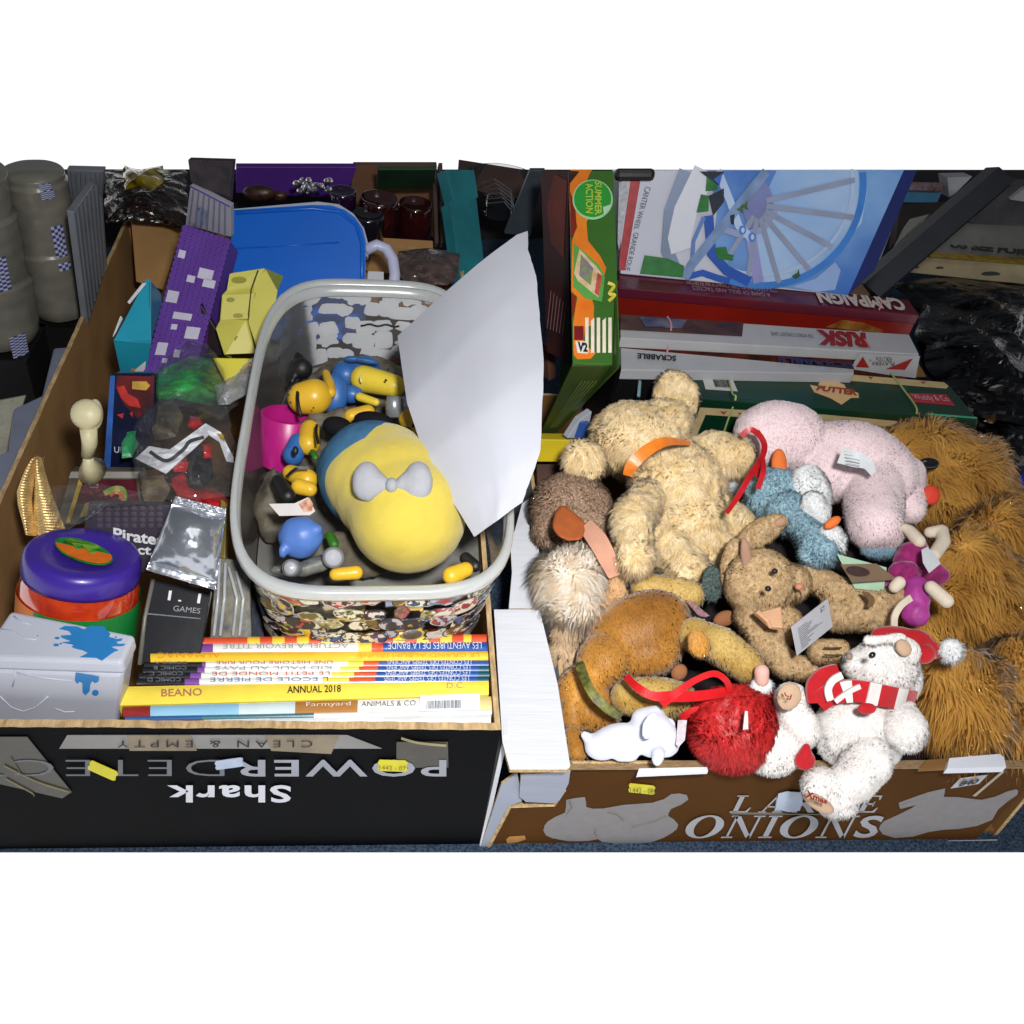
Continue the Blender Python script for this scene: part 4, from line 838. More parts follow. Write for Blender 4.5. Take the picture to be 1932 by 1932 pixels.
# ---- sheet of paper
t0 = [(750, 634, .475), (768, 760, .46), (803, 865, .44), (862, 960, .42), (895, 1013, .405)]
t1 = [(985, 435, .63), (1012, 520, .61), (1026, 690, .56), (1020, 850, .50), (985, 948, .455)]
def lerp3(T, v):
    v *= len(T)-1; i = min(int(v), len(T)-2); f = v-i; a = np.array(T[i]); c = np.array(T[i+1]); return a+(c-a)*f
jag = [random.uniform(-.7, .7) for _ in range(60)]
def paper(o):
    def fn(u, v):
        a, c = lerp3(t0, v), lerp3(t1, v); q_ = a+(c-a)*u; x = q_[0]+(jag[int(v*48)] if u == 1 else 0)+(22*max(0, .1-v)*10*(u > .96)*.5)
        return P((x, q_[1]), q_[2])-FW*(.02*math.sin(math.pi*u)*(1-v*.3))+FW*o+UP*.0012*noise.noise(Vector((u*3, v*3, 1)))-FW*.006*noise.noise(Vector((u*2.2+3, v*2.6, 4)))-FW*.0016*abs(noise.noise(Vector((u*7, v*5+2, 9))))
    return fn
b = MB(); b.grid(paper(0), 24, 48); b.grid(lambda u, v: paper(.0008)(1-u, v), 24, 48)
tag(b.build('paper_sheet', M('b0b2bc', .7, .04, 5, .35, 9, spec=.25), None, True), 'large curved sheet of white paper standing in the clear tub beside the bolster', 'paper')

# ================================================================ onion box
OY = FR; OZ = .2
ob = thing('cardboard_box', 'low brown box printed with pale onions and LARGE ONIONS, full of soft toys', 'box', (.58, 1.1, 0))
def oq(x, y, o=0.): return P((x, y), y=OY-o)
def og(x0, y0, x1, y1, o=0.): return [oq(x0, y1, o), oq(x1, y1, o), oq(x1, y0, o), oq(x0, y0, o)]
# front panel: outline on the plane y=OY
xr = P((1958, 1470), y=OY)
fo = [oq(917, 1604), oq(1000, 1606), oq(1500, 1606), oq(1835, 1591), oq(1925, 1500), np.array([.93, OY, .2]), oq(1930, 1447), oq(1500, 1449), oq(1082, 1452), oq(1075, 1458), oq(1055, 1500), oq(1046, 1518), oq(964, 1522)]
fo = [np.array([p[0], OY, max(.001, p[2])]) for p in fo]
MB().prism(fo, np.array([0, .006, 0]), 0, 1).build('front_panel', [BROWNP, CARD_EDGE], ob)
OB1 = P((1965, 1440), OZ)
xR = .955
wall('side_panel', np.array([xR, OY+.006, OZ]), np.array([xR+.03, 1.55, OZ]), .006, [BROWNP, CARD_DK, CARD_EDGE], ob)
wall('side_panel', np.array([.262, 1.55, OZ]), np.array([.262, OY+.006, OZ]), .006, [WHITEC, CARD_DK, CARD_EDGE], ob)
wall('back_panel', np.array([xR+.03, 1.55, OZ]), np.array([.262, 1.55, OZ]), .006, [BROWNP, CARD_DK, CARD_EDGE], ob)
MB().hexa([(.25, OY+.01, .001), (xR, OY+.01, .001), (xR+.02, 1.54, .001), (.25, 1.54, .001)], [(.25, OY+.01, .006), (xR, OY+.01, .006), (xR+.02, 1.54, .006), (.25, 1.54, .006)]).build('bottom_panel', CARD_DK, ob)
# inner brown rim ledge behind the front edge
MB().hexa([P((1075, 1453), .198), P((1935, 1450), .198), P((1935, 1436), .197), P((1073, 1437), .197)], [P((1075, 1451), .202), P((1935, 1448), .202), P((1935, 1434), .201), P((1073, 1435), .201)]).build('rim_ledge', M('8d7454', .9, .3, 80, .5, 300, stretch=(1, 6, 1)), ob)
for x0, x1 in [(1080, 1230)]:
    MB().tube([P((x0+(x1-x0)*i/40, 1438+1.2*(i % 2)), .203) for i in range(41)], .0022, 6).build('corrugated_edge', CARD_EDGE, ob)
# white left flap folded outwards over the side
z_ = .228
wf = [P((958, 1508), z_), P((1068, 1462), z_), P((1045, 1300), z_), P((1010, 1150), z_), P((932, 1150), z_), P((940, 1330), z_)]
wf = [P((962, 1452), z_), P((1070, 1452), z_), P((1076, 1446), z_), P((1052, 1290), z_), P((1018, 1150), z_), P((932, 1150), z_), P((948, 1400), z_)]
MB().prism(wf, np.array([0, 0, -.006]), 0, 1).build('top_flap', [WHITEC, CARD_EDGE], ob)
wf2 = [P((960, 1148), .215), P((1040, 1148), .215), P((1008, 1000), .215), P((992, 985), .215), P((962, 1010), .215), P((966, 1080), .215)]
MB().prism(wf2, np.array([0, 0, -.006]), 0, 1).build('top_flap', [WHITEC, CARD_EDGE], ob)
MB().prism([P((966, 1020), .19), P((1004, 985), .19), P((1012, 930), .19), P((985, 950), .19)], np.array([0, 0, -.006])).build('top_flap', [WHITEC, CARD_EDGE], ob)
fo2 = [oq(976, 1500, .014), oq(1074, 1488, .014), oq(1066, 1503, .014), oq(1052, 1508, .014), oq(990, 1514, .014), oq(980, 1510, .014)]
z9 = P((980, 1455), y=OY-.014)
ft = [np.array([oq(974, 1460, .012)[0], OY-.012, .222]), np.array([oq(1072, 1460, .012)[0], OY-.012, .222])]
ff = [oq(983, 1462, .012), oq(1076, 1455, .012), oq(1073, 1478, .012), oq(1056, 1510, .012), oq(1046, 1516, .012), oq(992, 1513, .012), oq(980, 1503, .012)]
MB().prism(ff, np.array([0, .006, 0]), 0, 1).build('folded_tab', [M('8d93a4', .6, .05, 12, .2, 30, stretch=(1, 1, 14)), CARD_EDGE], ob)
sp = [oq(905, 1604, .004), oq(918, 1606, .004), oq(962, 1520, .004), oq(985, 1512, .004), oq(976, 1458, .004), oq(960, 1470, .004), oq(946, 1480, .004)]
WH2 = M('8e96a8', .6, .05, 12, .2, 30)
MB().prism(sp, np.array([0, .004, 0]), 0, 1).build('corner_panel', [WH2, CARD_EDGE], ob)
slab('side_flap', [oq(903, 1603, .004), P((945, 1385), .23)+np.array([.004, 0, 0]), P((932, 1150), .215), P((925, 1150), .12)], .004, [WHITEC], ob, bevel=0, d=(.006, 0, 0))
pshape('torn_print', [oq(955, 1583), oq(960, 1578), oq(990, 1576), oq(992, 1582), oq(975, 1588), oq(957, 1590)], M('a8783c', .7, .2, 40, 0), ob, fn_)
for k, (x0, x1, x2, x3) in enumerate([(930, 1010, 1072, 1040)]):
    MB().tube([oq(918, 1604, .003), oq(962, 1521, .003), oq(1046, 1518, .003), oq(1064, 1490, .003)], .003, 6).build('torn_edge', CARD_EDGE, ob)
onL = [(440,950),(450,915),(470,890),(520,860),(590,830),(598,790),(600,740),(660,728),(730,720),(738,750),(740,790),(790,802),(860,800),(1000,775),(1200,760),(1280,735),(1330,700),(1390,695),(1440,705),(1450,735),(1400,770),(1330,800),(1312,830),(1310,850),(1350,875),(1380,910),(1370,940),(1340,965),(1280,1000),(1200,1030),(1100,1045),(1000,1047),(850,1030),(820,1010),(760,1022),(700,1025),(620,1025),(560,1015),(500,1003),(460,985)]
onR = [(975,1240),(985,1215),(1010,1190),(1100,1150),(1190,1105),(1250,1060),(1180,1080),(1112,1098),(1105,1070),(1200,1035),(1300,1000),(1410,975),(1408,1000),(1400,1030),(1500,1032),(1650,1050),(1740,1030),(1820,995),(1880,980),(1892,990),(1885,1015),(1820,1060),(1760,1110),(1720,1180),(1620,1220),(1500,1240),(1400,1245),(1300,1260),(1200,1290),(1080,1300),(1000,1275)]
ONG = M('7a787a', .7, .06, 60, 0)
pshape('onion_print', [oq(*B7(x, y)) for x, y in onL], ONG, ob, fn_, off=.0012)
pshape('onion_print', [oq(*B8(x, y)) for x, y in onR], ONG, ob, fn_, off=.0012)
ln = M('6d675c', .6, .1, 30, 0)
for pts in ([(890,830),(960,850),(1000,890)], [(820,1005),(800,980),(805,950)], [(620,750),(640,800),(600,850)], [(1300,860),(1200,900),(1060,935)]):
    MB().tube([oq(*B7(x, y), .0026) for x, y in pts], .0005, 5).build('onion_line', ln, ob)
LETT = M('9a9ca4', .7, .05, 40, 0)
def it(x0, y0, x1, y1, s, sl, **k): return text([oq(x0, y1), oq(x1-sl, y1), oq(x1, y0), oq(x0+sl, y0)], s, LETT, ob, **k)
def serif_bars(): pass
GL = {'I': [[(.3,.04),(.7,.04),(.7,.96),(.3,.96)], [(.02,0),(.98,0),(.98,.06),(.02,.06)], [(.02,.94),(.98,.94),(.98,1),(.02,1)]],
 'N': [[(.13,.04),(.2,.04),(.2,.94),(.13,.94)], [(.76,0),(.88,0),(.88,.96),(.81,.96),(.81,.2)], [(.02,.97),(.28,.97),(.86,.05),(.84,0),(.74,0),(.12,.92)], [(0,0),(.33,0),(.33,.06),(0,.06)], [(.66,.94),(1,.94),(1,1),(.66,1)], [(0,.94),(.2,.94),(.2,1),(0,1)]],
 'L': [[(.15,.04),(.4,.04),(.4,.96),(.15,.96)], [(0,0),(.92,0),(1,.3),(.94,.3),(.8,.08),(0,.07)], [(0,.94),(.58,.94),(.58,1),(0,1)]],
 'A': [[(.12,.04),(.2,.04),(.52,.9),(.47,1)], [(.66,.04),(.92,.04),(.56,1),(.44,1)], [(.27,.3),(.75,.3),(.75,.37),(.27,.37)], [(0,0),(.32,0),(.32,.06),(0,.06)], [(.58,0),(1,0),(1,.06),(.58,.06)]],
 'E': [[(.15,.04),(.4,.04),(.4,.96),(.15,.96)], [(0,0),(.92,0),(1,.28),(.94,.28),(.8,.08),(0,.07)], [(0,.93),(.8,.93),(.86,.74),(.92,.74),(.92,1),(0,1)], [(.3,.46),(.7,.46),(.7,.54),(.3,.54)], [(.66,.36),(.72,.36),(.72,.64),(.66,.64)]]}
def serif_word(s, x0, x1, yt, yb, slant, widths, gap=.12):
    tot = sum(widths)+gap*(len(s)-1); m_ = MB(); x = 0
    def put(u, v): return oq(x0+slant*v+(x1-slant-x0)*u/tot, yb+(yt-yb)*v, .0022)
    def poly(pts):
        A = sum(pts[i][0]*pts[(i+1) % len(pts)][1]-pts[(i+1) % len(pts)][0]*pts[i][1] for i in range(len(pts)))
        m_.add([put(*p) for p in (pts if A > 0 else pts[::-1])], [tuple(range(len(pts)))])
    for ch, w_ in zip(s, widths):
        if ch in GL:
            for g_ in GL[ch]: poly([(x+u*w_, v) for u, v in g_])
        elif ch == 'O':
            n_ = 28; ri = [(x+w_*(.5+.27*math.cos(a)), .5+.45*math.sin(a)) for a in np.linspace(0, 2*math.pi, n_, endpoint=False)]; ro = [(x+w_*(.5+.5*math.cos(a)), .5+.52*math.sin(a)) for a in np.linspace(0, 2*math.pi, n_, endpoint=False)]
            for i in range(n_): m_.add([put(*ro[i]), put(*ro[(i+1) % n_]), put(*ri[(i+1) % n_]), put(*ri[i])], [(0, 1, 2, 3)])
        else:
            V_, F_ = textmesh(ch, .02); lo, hi = V_.min(0), V_.max(0)
            m_.add([put(x+w_*(v[0]-lo[0])/(hi[0]-lo[0]), (v[1]-lo[1])/(hi[1]-lo[1])) for v in V_], F_)
        x += w_+gap
    m_.build('lettering', LETT, ob)
serif_word('LARGE', 1376, 1668, 1501, 1533, 16, [.72, .9, .85, .85, .75], .35)
serif_word('ONIONS', 1284, 1672, 1539, 1581, 22, [1.1, 1.0, .42, 1.1, 1.0, .68], .1)
MB().prism([oq(1378, 1534), oq(1545, 1535), oq(1545, 1533.4), oq(1378, 1532.4)], np.array([0, -.002, 0])).build('printed_rule', ln, ob)
sticker(1210, 1485, 25, 8, 6, YST, OY, ob); pshape('sticker', [oq(*B8(*p)) for p in [(310,1000),(370,985),(460,990),(470,1060),(450,1110),(380,1120),(290,1100)]], WST, ob, fn_, off=.0034)
text([oq(1188, 1490), oq(1232, 1492), oq(1232, 1482), oq(1188, 1480)], '1442 - 08', INKS, ob, off=.0049)
pshape('number_label', [oq(*B8(*p)) for p in [(1445,970),(1630,940),(1690,880),(1510,905)]], M('a8abb4', .6, .1, 30, 0), ob, fn_, off=.002)
text([oq(*B8(*p)) for p in [(1485,950),(1610,930),(1640,895),(1515,912)]], '840', M('14182c', .6), ob, bold=.06, off=.0042)
pshape('tape', [oq(*B8(*p)) for p in [(1590,1020),(1610,1022),(1800,860),(1785,856)]], M('9a9080', .4, .1, 30, 0), ob, fn_, off=.002)
pshape('white_edge', [oq(*B8(*p)) for p in [(1195,1318),(1200,1340),(1720,1330),(1750,1305)]], M('b8bcc0', .5, .05, 30, 0), ob, fn_, off=.003)
pshape('brand_print', [oq(*B8(*p)) for p in [(1105,1085),(1290,1035),(1270,1065),(1115,1105)]], ONG, ob, fn_, off=.002)
def bit(label, pts, z, mat, th=.006): return tag(MB().prism([P(p, z) for p in pts], np.array([0, 0, -th])).build('packing_strip', mat, None), label, 'strip')
bit('thin white strip lying on the front edge of the onion box under the red toy', [(1202, 1461), (1336, 1455), (1334, 1447), (1206, 1450)], .214, M('dfe2ea', .4, .04, 20, .1))
bit('short thick white strip on the front right edge of the onion box', [*[B8(*p) for p in [(1425, 845), (1815, 835), (1800, 770), (1770, 750), (1440, 778)]]], .224, M('d6dae6', .4, .04, 20, .1), .012)
bit('loose brown cardboard scrap beside the short thick white strip', [*[B8(*p) for p in [(1240, 850), (1440, 840), (1420, 780), (1290, 790)]]], .213, CARD_DK)
tag(soft('gap_shade_lump', [bl(D, 1480, 1200, .08, 420, 230, 100), bl(D, 1400, 1350, .09, 330, 90, 80), bl(D, 1700, 1380, .09, 200, 80, 80)], M('140a10', .9, .4, 12, .5, 60), None, .008, 6, lump=.01), 'dark maroon lump added as shade in the gaps under the onion box toys', 'shade filler')  # added near-black lump, its colour stands for shade between the toys

# ================================================================ soft toys in the onion box
BEI = M('f6deb4', .85, .16, 55, .4, 300, spec=.12, h2='e4c48c', attr=True, sheen=.2)
t = thing('teddy_bear', 'cream beige curly teddy bear with an orange neck ribbon, top left of the toys', 'teddy bear', P(B3(1200, 1000), .25))
furry('body', [bl(B3, 1250, 1080, .285, 330, 400, 280, 15), bl(B3, 1330, 1280, .27, 270, 250, 220), bl(B3, 950, 690, .325, 330, 270, 250, -25), bl(B3, 1130, 560, .345, 190, 180, 170)]
      +cap(B3, 1010, 1090, .315, 120, 900, 1250, .325, 135, 4)+cap(B3, 900, 1250, .325, 135, 925, 1530, .315, 128, 6)
      +cap(B3, 1350, 800, .32, 130, 1490, 760, .335, 140, 4)+cap(B3, 1490, 760, .335, 140, 1650, 800, .34, 142, 4)
      +cap(B3, 1500, 1200, .27, 160, 1680, 1290, .28, 120, 4)+cap(B3, 1150, 1440, .26, 150, 1290, 1600, .26, 150, 4)+cap(B3, 1400, 1480, .26, 140, 1560, 1440, .26, 110, 3),
      BEI, t, 130000, .0075, .0011, .004, 5, lump=.0035, lscale=70, curl=1.1, tint=.3, cmax=52000)
furry('ear', [bl(B3, 1230, 370, .375, 150, 190, 80, 15)], BEI, t, 130000, .007, .0011, .004, 4, lump=.003, lscale=70, curl=1.1, tint=.3)
furry('ear', [bl(B3, 560, 830, .315, 150, 140, 80, -30)], BEI, t, 130000, .007, .0011, .004, 4, lump=.003, lscale=70, curl=1.1, tint=.3)
ORR = M('e07a24', .35, .12, 60, .2, 60, spec=.5)
strip('neck_ribbon', [P(B3(x, y), z)-FW*.012 for x, y, z in [(868, 935, .37), (900, 860, .39), (990, 770, .405), (1100, 705, .41), (1200, 690, .40), (1320, 705, .375)]], [.013, .018, .018, .016, .011, .006], ORR, t)

TW = M('7d6250', .95, .6, 260, .9, 420, spec=.1, h2='3c2a20', attr=True)
t = thing('hedgehog_toy', 'speckled brown tweedy soft toy with an orange suede ear, behind the fluffy cream head', 'soft toy', P(B3(450, 1200), .22))
furry('body', [bl(B3, 470, 1190, .245, 285, 270, 240), bl(B3, 620, 1350, .235, 190, 210, 170), bl(B3, 330, 1330, .235, 140, 160, 120)], M('c0a48c', .9, .4, 300, .6, 300, spec=.1, h2='6c5040', attr=True), t, 200000, .0055, .0013, .004, 4, curl=.9, tint=.9, cmax=30000)
SUE = M('a85a30', .8, .1, 60, .3, 400, spec=.15)
pe = [(390,1140),(450,1180),(555,1270),(552,1330),(530,1395),(430,1400),(360,1370),(315,1300),(340,1200)]
cc = [P(B3(x, y), .29) for x, y in pe]; o = MB().prism([c-FW*.052 for c in cc], FW*.02).build('ear', SUE, t); bev(o, .006, 3)
strip('pink_face', [P(B3(x, y), z)-FW*.02 for x, y, z in [(560, 1290, .31), (650, 1400, .31), (720, 1530, .30), (770, 1660, .28)]], [.022, .028, .026, .016], M('c49078', .8, .08, 50, .3, 400), t)
vball('eye', B3, 768, 1478, .315, 16, BK, t)

FCR = M('f6ece0', .9, .12, 40, .3, 300, spec=.12, h2='d0b898', attr=True); SKN = M('d0a27c', .85, .08, 60, .3, 400, spec=.1)
t = thing('fluffy_dog', 'fluffy cream white soft toy dog with a tan muzzle beside the white box flap', 'soft toy', P(B5(480, 560), .22))
furry('head', [bl(B5, 465, 540, .255, 235, 250, 200), bl(B5, 500, 720, .245, 190, 150, 150), bl(B5, 330, 480, .245, 90, 100, 80)], FCR, t, 110000, .019, .0011, .004, 4, curl=.75, tint=.35, comb=(-.1, -.4, -.3), cmax=42000)
furry('muzzle', [bl(B5, 800, 610, .262, 75, 110, 80), bl(B5, 720, 680, .258, 70, 70, 70)], M('cca276', .9, .1, 50, .3, 300, spec=.1, attr=True), t, 120000, .004, .0011, .0035, 4)
vball('nose', B5, 872, 575, .275, 26, BK, t, ry=34)
furry('body', [bl(B5, 440, 930, .215, 110, 70, 80), bl(B5, 420, 1080, .19, 120, 110, 90)], M('c4a888', .9, .15, 50, .3, 300, spec=.1, attr=True), t, 110000, .008, .0012, .004, 4)

GLD = M('cc9038', .55, .22, 11, .3, 380, spec=.35, h2='8c5814', sheen=.4, attr=True); GLL = M('d4b670', .65, .15, 18, .3, 380, spec=.25, h2='b08838', sheen=.3, attr=True)
t = thing('teddy_bear', 'shiny golden brown teddy bear lying head down with a green ribbon at its neck', 'teddy bear', P(B5(950, 950), .17))
kw = dict(dens=170000, length=.0036, wid=.0011, lay=.55, curl=.25, tint=.14, comb=(.35, -.5, -.3), nsoft=.93, voxel=.0035, smooth=9, lump=.002, lscale=18)
furry('body', [bl(B5, 930, 950, .232, 410, 280, 260, 36), bl(B5, 1110, 860, .236, 215, 235, 220, 10), bl(B5, 1010, 1060, .228, 250, 170, 200, 15), bl(B5, 700, 1120, .228, 200, 180, 190, 50), bl(B5, 540, 1350, .205, 170, 190, 160), bl(B5, 660, 1480, .198, 150, 150, 130), bl(B5, 480, 1500, .198, 80, 160, 110)]
      +cap(B5, 800, 800, .225, 90, 620, 960, .21, 80, 5), GLD, t, cmax=65000, **kw)
furry('leg', cap(B5, 1000, 590, .27, 100, 1330, 640, .275, 95, 6), GLL, t, **kw)
furry('leg', cap(B5, 1370, 930, .27, 115, 1560, 1010, .285, 125, 5)+cap(B5, 1560, 1010, .285, 125, 1730, 1140, .275, 115, 5), GLL, t, **kw)
furry('arm', cap(B5, 880, 1370, .235, 120, 1120, 1380, .235, 130, 4)+cap(B5, 1120, 1380, .235, 130, 1240, 1400, .22, 120, 3), GLL, t, **kw)
furry('patch', [bl(B5, 1390, 990, .315, 75, 105, 26, 15)], GLD, t, **kw)
furry('ear', cap(B5, 480, 1650, .2, 55, 510, 1780, .2, 60, 4), GLD, t, **kw)
soft('foot_pad', [bl(B5, 1250, 1200, .235, 70, 60, 40, 50)], M('94603c', .9, .1, 40, .3, 300), t, .003, 3); soft('foot_pad', [bl(B5, 1580, 810, .25, 90, 60, 40, 20)], M('94603c', .9, .1, 40, .3, 300), t, .003, 3)
GRB = M('7d7c40', .45, .3, 90, .4, 90, spec=.4, h2='3c4018')
for d_ in (0, .7): strip('neck_ribbon', [P(B5(x+20*d_, y+14*d_), z)-FW*.02 for x, y, z in [(515, 1110, .262), (560, 1230, .275), (620, 1340, .275), (720, 1440, .265), (800, 1490, .245)]], .012-.004*d_, GRB, t)
pshape('care_tag', [P(B5(x, y), .285) for x, y in [(1290, 675), (1340, 685), (1470, 790), (1440, 800), (1390, 790)]], M('b08c90', .7, .4, 300, .1, h2='6d4c58'), t, -FW)

MOU = M('d0b48c', .95, .3, 150, .8, 380, spec=.1, h2='a88860', attr=True)
t = thing('mouse_toy', 'tan corduroy soft toy mouse with a peach bow and a paper tag', 'soft toy', P(B6(300, 700), .22))
kw = dict(dens=170000, length=.0034, wid=.0011, voxel=.0035, smooth=5, curl=.9, tint=.35, lump=.002, lscale=60)
furry('body', [bl(B6, 190, 500, .315, 220, 210, 170, 15), bl(B6, 380, 500, .315, 140, 120, 120)]+cap(B6, 160, 720, .275, 130, 340, 780, .27, 130, 5)+cap(B6, 200, 850, .265, 90, 360, 1040, .255, 80, 5)+cap(B6, 360, 1040, .255, 80, 560, 1080, .25, 60, 4)
      +cap(B6, 520, 460, .29, 90, 720, 560, .29, 85, 5)+cap(B6, 720, 560, .29, 75, 900, 620, .29, 70, 4)+cap(B6, 700, 700, .27, 110, 980, 720, .275, 90, 5)+cap(B6, 950, 640, .29, 80, 1100, 600, .295, 70, 4), MOU, t, cmax=50000, **kw)
furry('ear', [bl(B6, 20, 400, .315, 80, 190, 50, -5)], MOU, t, **kw)
furry('ear', [bl(B6, 200, 170, .33, 190, 80, 50, 32)], MOU, t, **kw); soft('inner_ear', [bl(B6, 325, 105, .35, 48, 36, 22, 32)], M('b08870', .9, .1, 60, .3, 400), t, .003, 3)
soft('inner_ear', [bl(B6, 105, 340, .352, 42, 150, 30, 8)], M('a07c68', .9, .1, 60, .3, 400), t, .003, 3)
furry('paw', cap(B6, 600, 960, .285, 75, 700, 960, .285, 78, 4), MOU, t, **kw)
for i in range(3): MB().tube([P(B6(560+i*0+j*55, 905+i*45), .29)-FW*(.041-.004*abs(j-1)) for j in range(3)], .0012, 6).build('stitching', M('4c3a24', .8), t)
for x, y in [(290, 424), (246, 540)]: vball('eye', B6, x, y, .378, 21, BK, t, ry=19)
vball('nose', B6, 450, 527, .352, 27, M('c4806a', .7, .05, 30, .2), t, ry=24)
for i, (x, y) in enumerate([(455, 560), (380, 620), (440, 640)][:1]): MB().tube([P(B6(450, 550), .352), P(B6(465, 590), .352), P(B6(440, 640), .345)], .001, 5).build('stitching', M('4c3a24', .8), t)
PEA = M('cfa07c', .7, .06, 60, .3, 200)
slab('bow', [P(B6(140, 700), .325), P(B6(260, 810), .325), P(B6(235, 755), .335), P(B6(165, 695), .335)], .006, [PEA], t); slab('bow', [P(B6(170, 700), .325), P(B6(270, 790), .325), P(B6(345, 795), .33), P(B6(330, 655), .335)], .008, [PEA], t)
pq = [P(B6(440, 980), .32), P(B6(672, 790), .315), P(B6(640, 605), .345), P(B6(402, 790), .35)]
slab('paper_tag', pq, .0012, [M('b8b9bf', .6, .04, 40, .1)], t, bevel=0)
for i in range(12): patch('printed_line', pq, rect(.12, .1+.062*i, .3+.5*random.random(), .12+.062*i), M('84868c', .6, .1, 40, 0), t)
text([bil(pq, .84, .75), bil(pq, .84, .92), bil(pq, .74, .92), bil(pq, .74, .75)], 'T2', INK, t)
for k in range(3): strip('cuff_fold', [P(B6(870+k*14, 560+k*4), .335), P(B6(915+k*12, 610), .335), P(B6(905+k*10, 660), .325)], .004, M('6d5032', .9), t)
pq = [P(B6(800, 500), .335), P(B6(1100, 480), .335), P(B6(960, 375), .355), P(B6(725, 380), .355)]
t = thing('paper_tag', 'brown card toy tag with a dark oval lying below the blue penguin', 'tag', pq[0])
slab('tag_card', pq, .0015, [M('76604a', .7, .1, 30, .1)], t, bevel=0)
patch('printed_oval', pq, [(.3+.28*math.cos(a), .6+.3*math.sin(a)) for a in np.linspace(0, 6.28, 20, endpoint=False)], M('3a2624', .6, .2, 60, 0), t)
t = tag(slab('mint_card', [P(B6(820, 540), .31), P(B6(1010, 560), .31), P(B6(1030, 400), .33), P(B6(700, 310), .35)], .002, [M('a8c8ac', .6, .1, 30, .1)]), 'pale mint green card sticking out under the brown toy tag', 'card')
tag(furry('toy_scarf', [bl(B5, 1490, 560, .29, 72, 128, 26)], M('2c3a38', .95, .5, 300, .9, 400, h2='5c6c68', attr=True), None, 150000, .003, .001, .003, 3), 'small dark grey green knitted scrap between the teddy foot and mouse ear', 'fabric')

PKM = M('fde6ea', .9, .05, 9, .6, 420, spec=.1, sheen=.4, h2='f6dce0', attr=True)
t = thing('pink_elephant', 'pale pink soft toy animal seen from behind with a white care label on its back', 'soft toy', P(B4(500, 900), .24))
kw = dict(dens=170000, length=.0028, wid=.001, lay=.4, curl=.5, tint=.06, nsoft=.96, voxel=.004, smooth=6, lump=.003, lscale=16)
furry('body', [bl(B4, 170, 660, .345, 330, 250, 230, -10), bl(B4, 760, 830, .335, 400, 250, 240, -25), bl(B4, 560, 900, .325, 240, 220, 200), bl(B4, 950, 960, .33, 190, 220, 170)]
      +cap(B4, 830, 1000, .325, 200, 850, 1290, .325, 185, 6)+cap(B4, 1080, 930, .32, 120, 1120, 1190, .305, 90, 5)+[bl(B4, 870, 1320, .32, 180, 170, 150)], PKM, t, cmax=50000, **kw)
furry('foot_pad', [bl(B4, 880, 1470, .30, 130, 70, 80)], M('7d9cae', .9, .2, 200, .5, 300, attr=True), t, **kw)
LBL = M('d4d8dc', .6, .03, 40, .1)
o = strip('care_label', [P(B4(x, y), z)-FW*.055 for x, y, z in [(515, 800, .38), (620, 830, .385), (700, 860, .38), (745, 930, .365)]], [.026, .024, .018, .008], LBL, t)
for i in range(5):
    strip('printed_line', [P(B4(540+i*4, 775+i*20), .3862)-FW*.0562, P(B4(650, 800+i*19), .3862)-FW*.0562], .0013, M('a8adb4', .6), t)

BLF = M('b0ccd6', .95, .45, 240, .7, 400, spec=.15, h2='5f8ca4', attr=True); WHF = M('eceef0', .9, .06, 60, .3, 400, spec=.12, attr=True); ORF = M('e0702c', .75, .06, 50, .3, 400)
t = thing('penguin_toy', 'speckled blue and white soft toy penguin lying upside down, orange foot and beak', 'soft toy', P(B4(250, 1150), .25))
kw = dict(dens=190000, length=.0045, wid=.0012, voxel=.0035, smooth=5, curl=.9, tint=.9, lump=.002, lscale=70)
furry('body', [bl(B4, 130, 1080, .318, 210, 200, 160, -20), bl(B4, 240, 1220, .318, 180, 150, 140, -40)]+cap(B4, 300, 1270, .325, 100, 470, 1480, .328, 110, 5)+cap(B4, 180, 1250, .31, 80, 350, 1330, .32, 80, 3)+cap(B4, 380, 1500, .32, 80, 440, 1530, .32, 70, 2), BLF, t, cmax=42000, **kw)
kw2 = dict(kw); kw2['tint'] = .2
furry('belly', [bl(B4, 390, 1050, .345, 130, 190, 90, 18), bl(B4, 420, 1180, .348, 90, 130, 70, 25), bl(B4, 545, 1400, .342, 95, 110, 70, 30)], WHF, t, **kw2)
soft('foot', [bl(B4, 158, 850, .36, 58, 118, 36, 2)], ORF, t, .0025, 3); soft('beak', [bl(B4, 545, 1275, .375, 75, 38, 32, 35)], ORF, t, .0025, 3)
REDR = M('b4141e', .35, .12, 60, .2, 80, spec=.5)
strip('red_ribbon', [P(B3(x, y), z) for x, y, z in [(1700, 650, .40), (1760, 600, .41), (1830, 640, .41), (1868, 720, .405), (1840, 820, .40), (1760, 940, .395), (1680, 1080, .38), (1595, 1205, .37)]], [.008, .009, .009, .009, .009, .009, .008, .006], REDR, t)
strip('red_ribbon', [P(B3(x, y), z) for x, y, z in [(1850, 800, .402), (1860, 900, .40), (1820, 1030, .385)]], .008, REDR, t)
strip('red_ribbon', [P(B4(x, y), z) for x, y, z in [(0, 610, .405), (40, 680, .40), (45, 760, .395), (15, 850, .385), (0, 950, .375)]], .007, REDR, t)
tag(furry('grey_toy', [bl(B3, 1640, 1000, .29, 100, 70, 60)], M('c4c6c8', .9, .1, 60, .3, 400, attr=True), None, 120000, .004), 'pale grey plush scrap under the beige teddy arm', 'soft toy')

